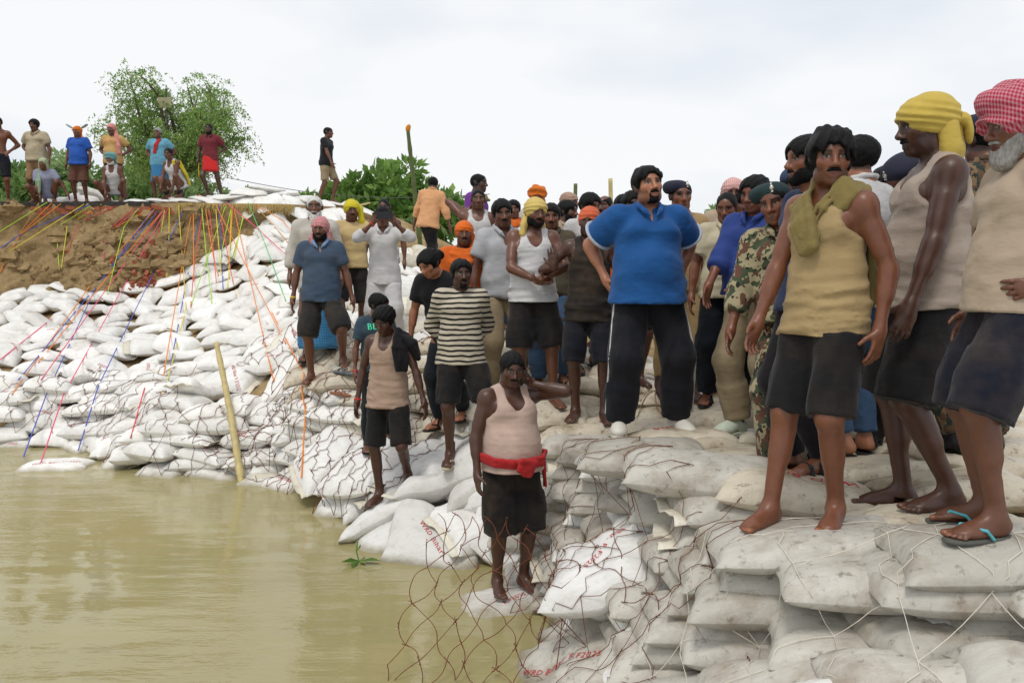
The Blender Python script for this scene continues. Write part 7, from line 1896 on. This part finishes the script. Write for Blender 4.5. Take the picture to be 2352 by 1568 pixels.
put(2268, 4.6, 265, dict(label='soldier in dark camouflage with his back turned between the nearest men', q='mid', skin='deep', yaw=-165, w=1.08, top=('shirt', CAMOD, dict(sleeve=1.6, collar=True)), low=('trousers', CAMOD, dict(tucked=True, loose=0.02)), hair='crop', beret=BERET, shoe='boot', shoemat=plain_mat('boot_black', (26, 25, 26), 0.45), group=G2), 1060)
put(2362, 3.14, 148, dict(label='grey bearded man in a beige tee and red check turban at the right edge', q='near', skin='deep', w=1.06, fat=0.03, yaw=-94, head=(6, 8, 0), top=('tee', BEIGE, dict(hem=0.88, sloose=0.03, sleeve=0.6)), low=('shorts', C('navy_cargo', (40, 46, 74), dirt=0.2), dict(len=1.06, loose=0.035)), wrap=('turban', REDG, dict(fat=1.15, th=0.018)), hair=None, beard=('grey_beard', (150, 146, 140), 0.008), moustache=('grey_beard', (150, 146, 140)), R=('to', (0.21, 0.0, 0.99), (0.5, 1.0, -0.1), dict(hd=(-0.22, -0.95, -0.2), thumb=(0, 0.2, 1), curl=0.5)), shoe='flip', shoemat=plain_mat('teal_strap', (84, 168, 176), 0.5), solemat=plain_mat('sole_grey', (84, 84, 78), 0.7), footL=(-0.12, -0.05), footR=(0.12, -0.12), group=G2), 1240)
put(2300, 5.4, 335, dict(label='black haired onlooker behind the man in the red turban', q='back', skin='dark', yaw=-120, top=('shirt', BTEE), low=('trousers', BLACK), hair='full', group=G2))
# ---- in the foreground water
r, J, s = put(1172, 5.62, 806, dict(flat=True, label='pot bellied man in a pink vest and red sash phoning at the water edge', q='near', skin='dark', w=1.10, fat=0.075, g=1.08, yaw=24, head=(-12, 8, 4), hs=1.03, face=1.06, top=('tank', VESTP, dict(hem=0.88, deep=0.17, wr=0.005)), low=('shorts', C('faded_black', (48, 42, 44), dirt=0.2), dict(len=1.12, loose=0.02, waist=0.98)), hair='short', moustache=True, L=('down', 0.10, 0.08), R=('to', (0.130, -0.07, 1.475), (0.9, -0.35, -0.45), dict(hd=(-0.5, 0.05, 0.85), thumb=(-0.5, -0.6, 0), curl=0.8)), footL=(-0.09, 0.0), footR=(0.10, -0.03),
        drapes=[('sash', REDC, [(-0.245, -0.04, 0.985, 0.028), (-0.18, -0.17, 0.965, 0.03), (-0.08, -0.235, 0.955, 0.032), (0.04, -0.245, 0.955, 0.034), (0.15, -0.20, 0.955, 0.034), (0.235, -0.06, 0.965, 0.03), (0.16, 0.12, 0.985, 0.025)]), ('sash_knot', REDC, [(-0.04, -0.262, 0.955, 0.045), (0.03, -0.268, 0.94, 0.055), (0.01, -0.26, 0.88, 0.035)]), ('sash_tail', REDC, [(0.225, -0.07, 0.97, 0.025), (0.235, -0.07, 0.86, 0.034), (0.24, -0.07, 0.74, 0.028)])], group=G3), 1395)
c = world(r, s, J['wrR'] + J['hdR'] * 0.07) + np.array([-0.035, -0.01, 0.0])
slab('phone', 'dark phone pressed to the ear of the man in the pink vest', 'phone', c, (0.01, 0.03, 0), (0, 0.02, 0.065), (0.0045, -0.001, 0), PHM)
for q_ in CROWD: print('P', q_)
def on_cloth(label, part_name, V2, polys, name, mat, lab=None):
    """lay flat marks (x, z in the person's frame) on the front of a garment"""
    root = next(o for o in bpy.data.objects if o.get('label') == label)
    ch = next(o for o in root.children if o.name.startswith(part_name))
    tr = BVHTree.FromPolygons([tuple(v.co) for v in ch.data.vertices], [tuple(p.vertices) for p in ch.data.polygons])
    P = []
    for x, z in V2:
        h = tr.ray_cast(Vector((x, -1.5, z)), Vector((0, 1, 0)))
        P.append((x, (h[0].y if h[0] is not None else -0.12) - 0.005, z))
    me = bpy.data.meshes.new(name); me.from_pydata(P, [], polys)
    o = link(name, me, mat, ch)
    if lab: o['label'] = lab
def words_on(label, t, size, x, z, mat):
    V, P = text_mesh(t)
    on_cloth(label, 'shirt', [(v[0] * size + x, v[1] * size + z) for v in V], P, 'printed_lettering', mat)
def patch_on(label, x, z, w, h, mat, bend=0.0):
    V2 = [(x + (i / 6 - 0.5) * w, z + (j / 2 - 0.5) * h + bend * (1 - (i / 3 - 1) ** 2)) for j in range(3) for i in range(7)]
    on_cloth(label, 'shirt', V2, [(j * 7 + i, j * 7 + i + 1, j * 7 + i + 8, j * 7 + i + 7) for j in range(2) for i in range(6)], 'cloth_patch', mat)
words_on('boy in a dark teal tee standing behind the black scarf man', 'BE', 0.075, -0.05, 1.10, plain_mat('mint_print', (70, 226, 170), 0.7))
words_on('man in a tan tee with a pink cloth trailing over his shoulder', 'QUEEN', 0.07, 0.0, 1.28, plain_mat('dull_print', (206, 120, 84), 0.8))
_so = 'soldier in woodland camouflage and a dark green beret with a badge'
patch_on(_so, 0.03, 1.24, 0.085, 0.022, plain_mat('patch_red', (150, 36, 40), 0.8), 0.01)
patch_on(_so, 0.03, 1.262, 0.085, 0.014, plain_mat('patch_black', (24, 24, 26), 0.8), 0.01)
patch_on(_so, 0.10, 1.14, 0.10, 0.09, plain_mat('patch_dark', (60, 66, 46), 0.9))
# small orange offering cloths on the bank
V, Q = surf([ell((0, 0, 0.05), (0.10, 0.07, 0.08)), ell((0.13, 0, 0.04), (0.06, 0.05, 0.06)), ell((0.06, 0.02, 0.14), (0.04, 0.04, 0.07))], 0.014, wr=lambda P: 0.012 * folds(P, 8, 1.6))
g_ = at(452, 450, 18.3); o = link('orange_cloth', mesh_np('orange_cloth', V, Q), ORG); o.location = (g_[0], 18.3, height(g_[0], 18.3)); tag(o, 'small heap of orange cloth on the bank behind the squatting man', 'cloth')
# single sandals lying about
for px, py, mt, lb in ((785, 910, plain_mat('sandal_brown', (150, 96, 66)), 'brown slipper lying upside down on the netted dike bags'), (792, 862, plain_mat('sandal_grey', (96, 104, 108)), 'grey slipper on the bag beside the polo man')):
    g = hit_ground(px, py)
    V, Q = surf([ell((0, 0, 0), (0.045, 0.12, 0.1)), ell((0.004, 0.07, 0), (0.05, 0.07, 0.1), None, 0.02)], 0.01, planes=[(_v((0, 0, 0.012)), _v((0, 0, 1))), (_v((0, 0, -0.012)), _v((0, 0, -1)))])
    o = link('slipper', mesh_np('slipper', V, Q), mt); o.location = (g[0], g[1], g[2] + 0.02); o.rotation_euler = (0.1, 0.1, 1.2); tag(o, lb, 'slipper')
    V, Q = tubes([[(-0.045, -0.02, 0.01), (-0.03, 0.04, 0.05), (0.01, 0.09, 0.015)], [(0.045, -0.02, 0.01), (0.035, 0.04, 0.05), (0.01, 0.09, 0.015)]], 0.007, 6); link('strap', mesh_np('strap', V, Q), mt, o)
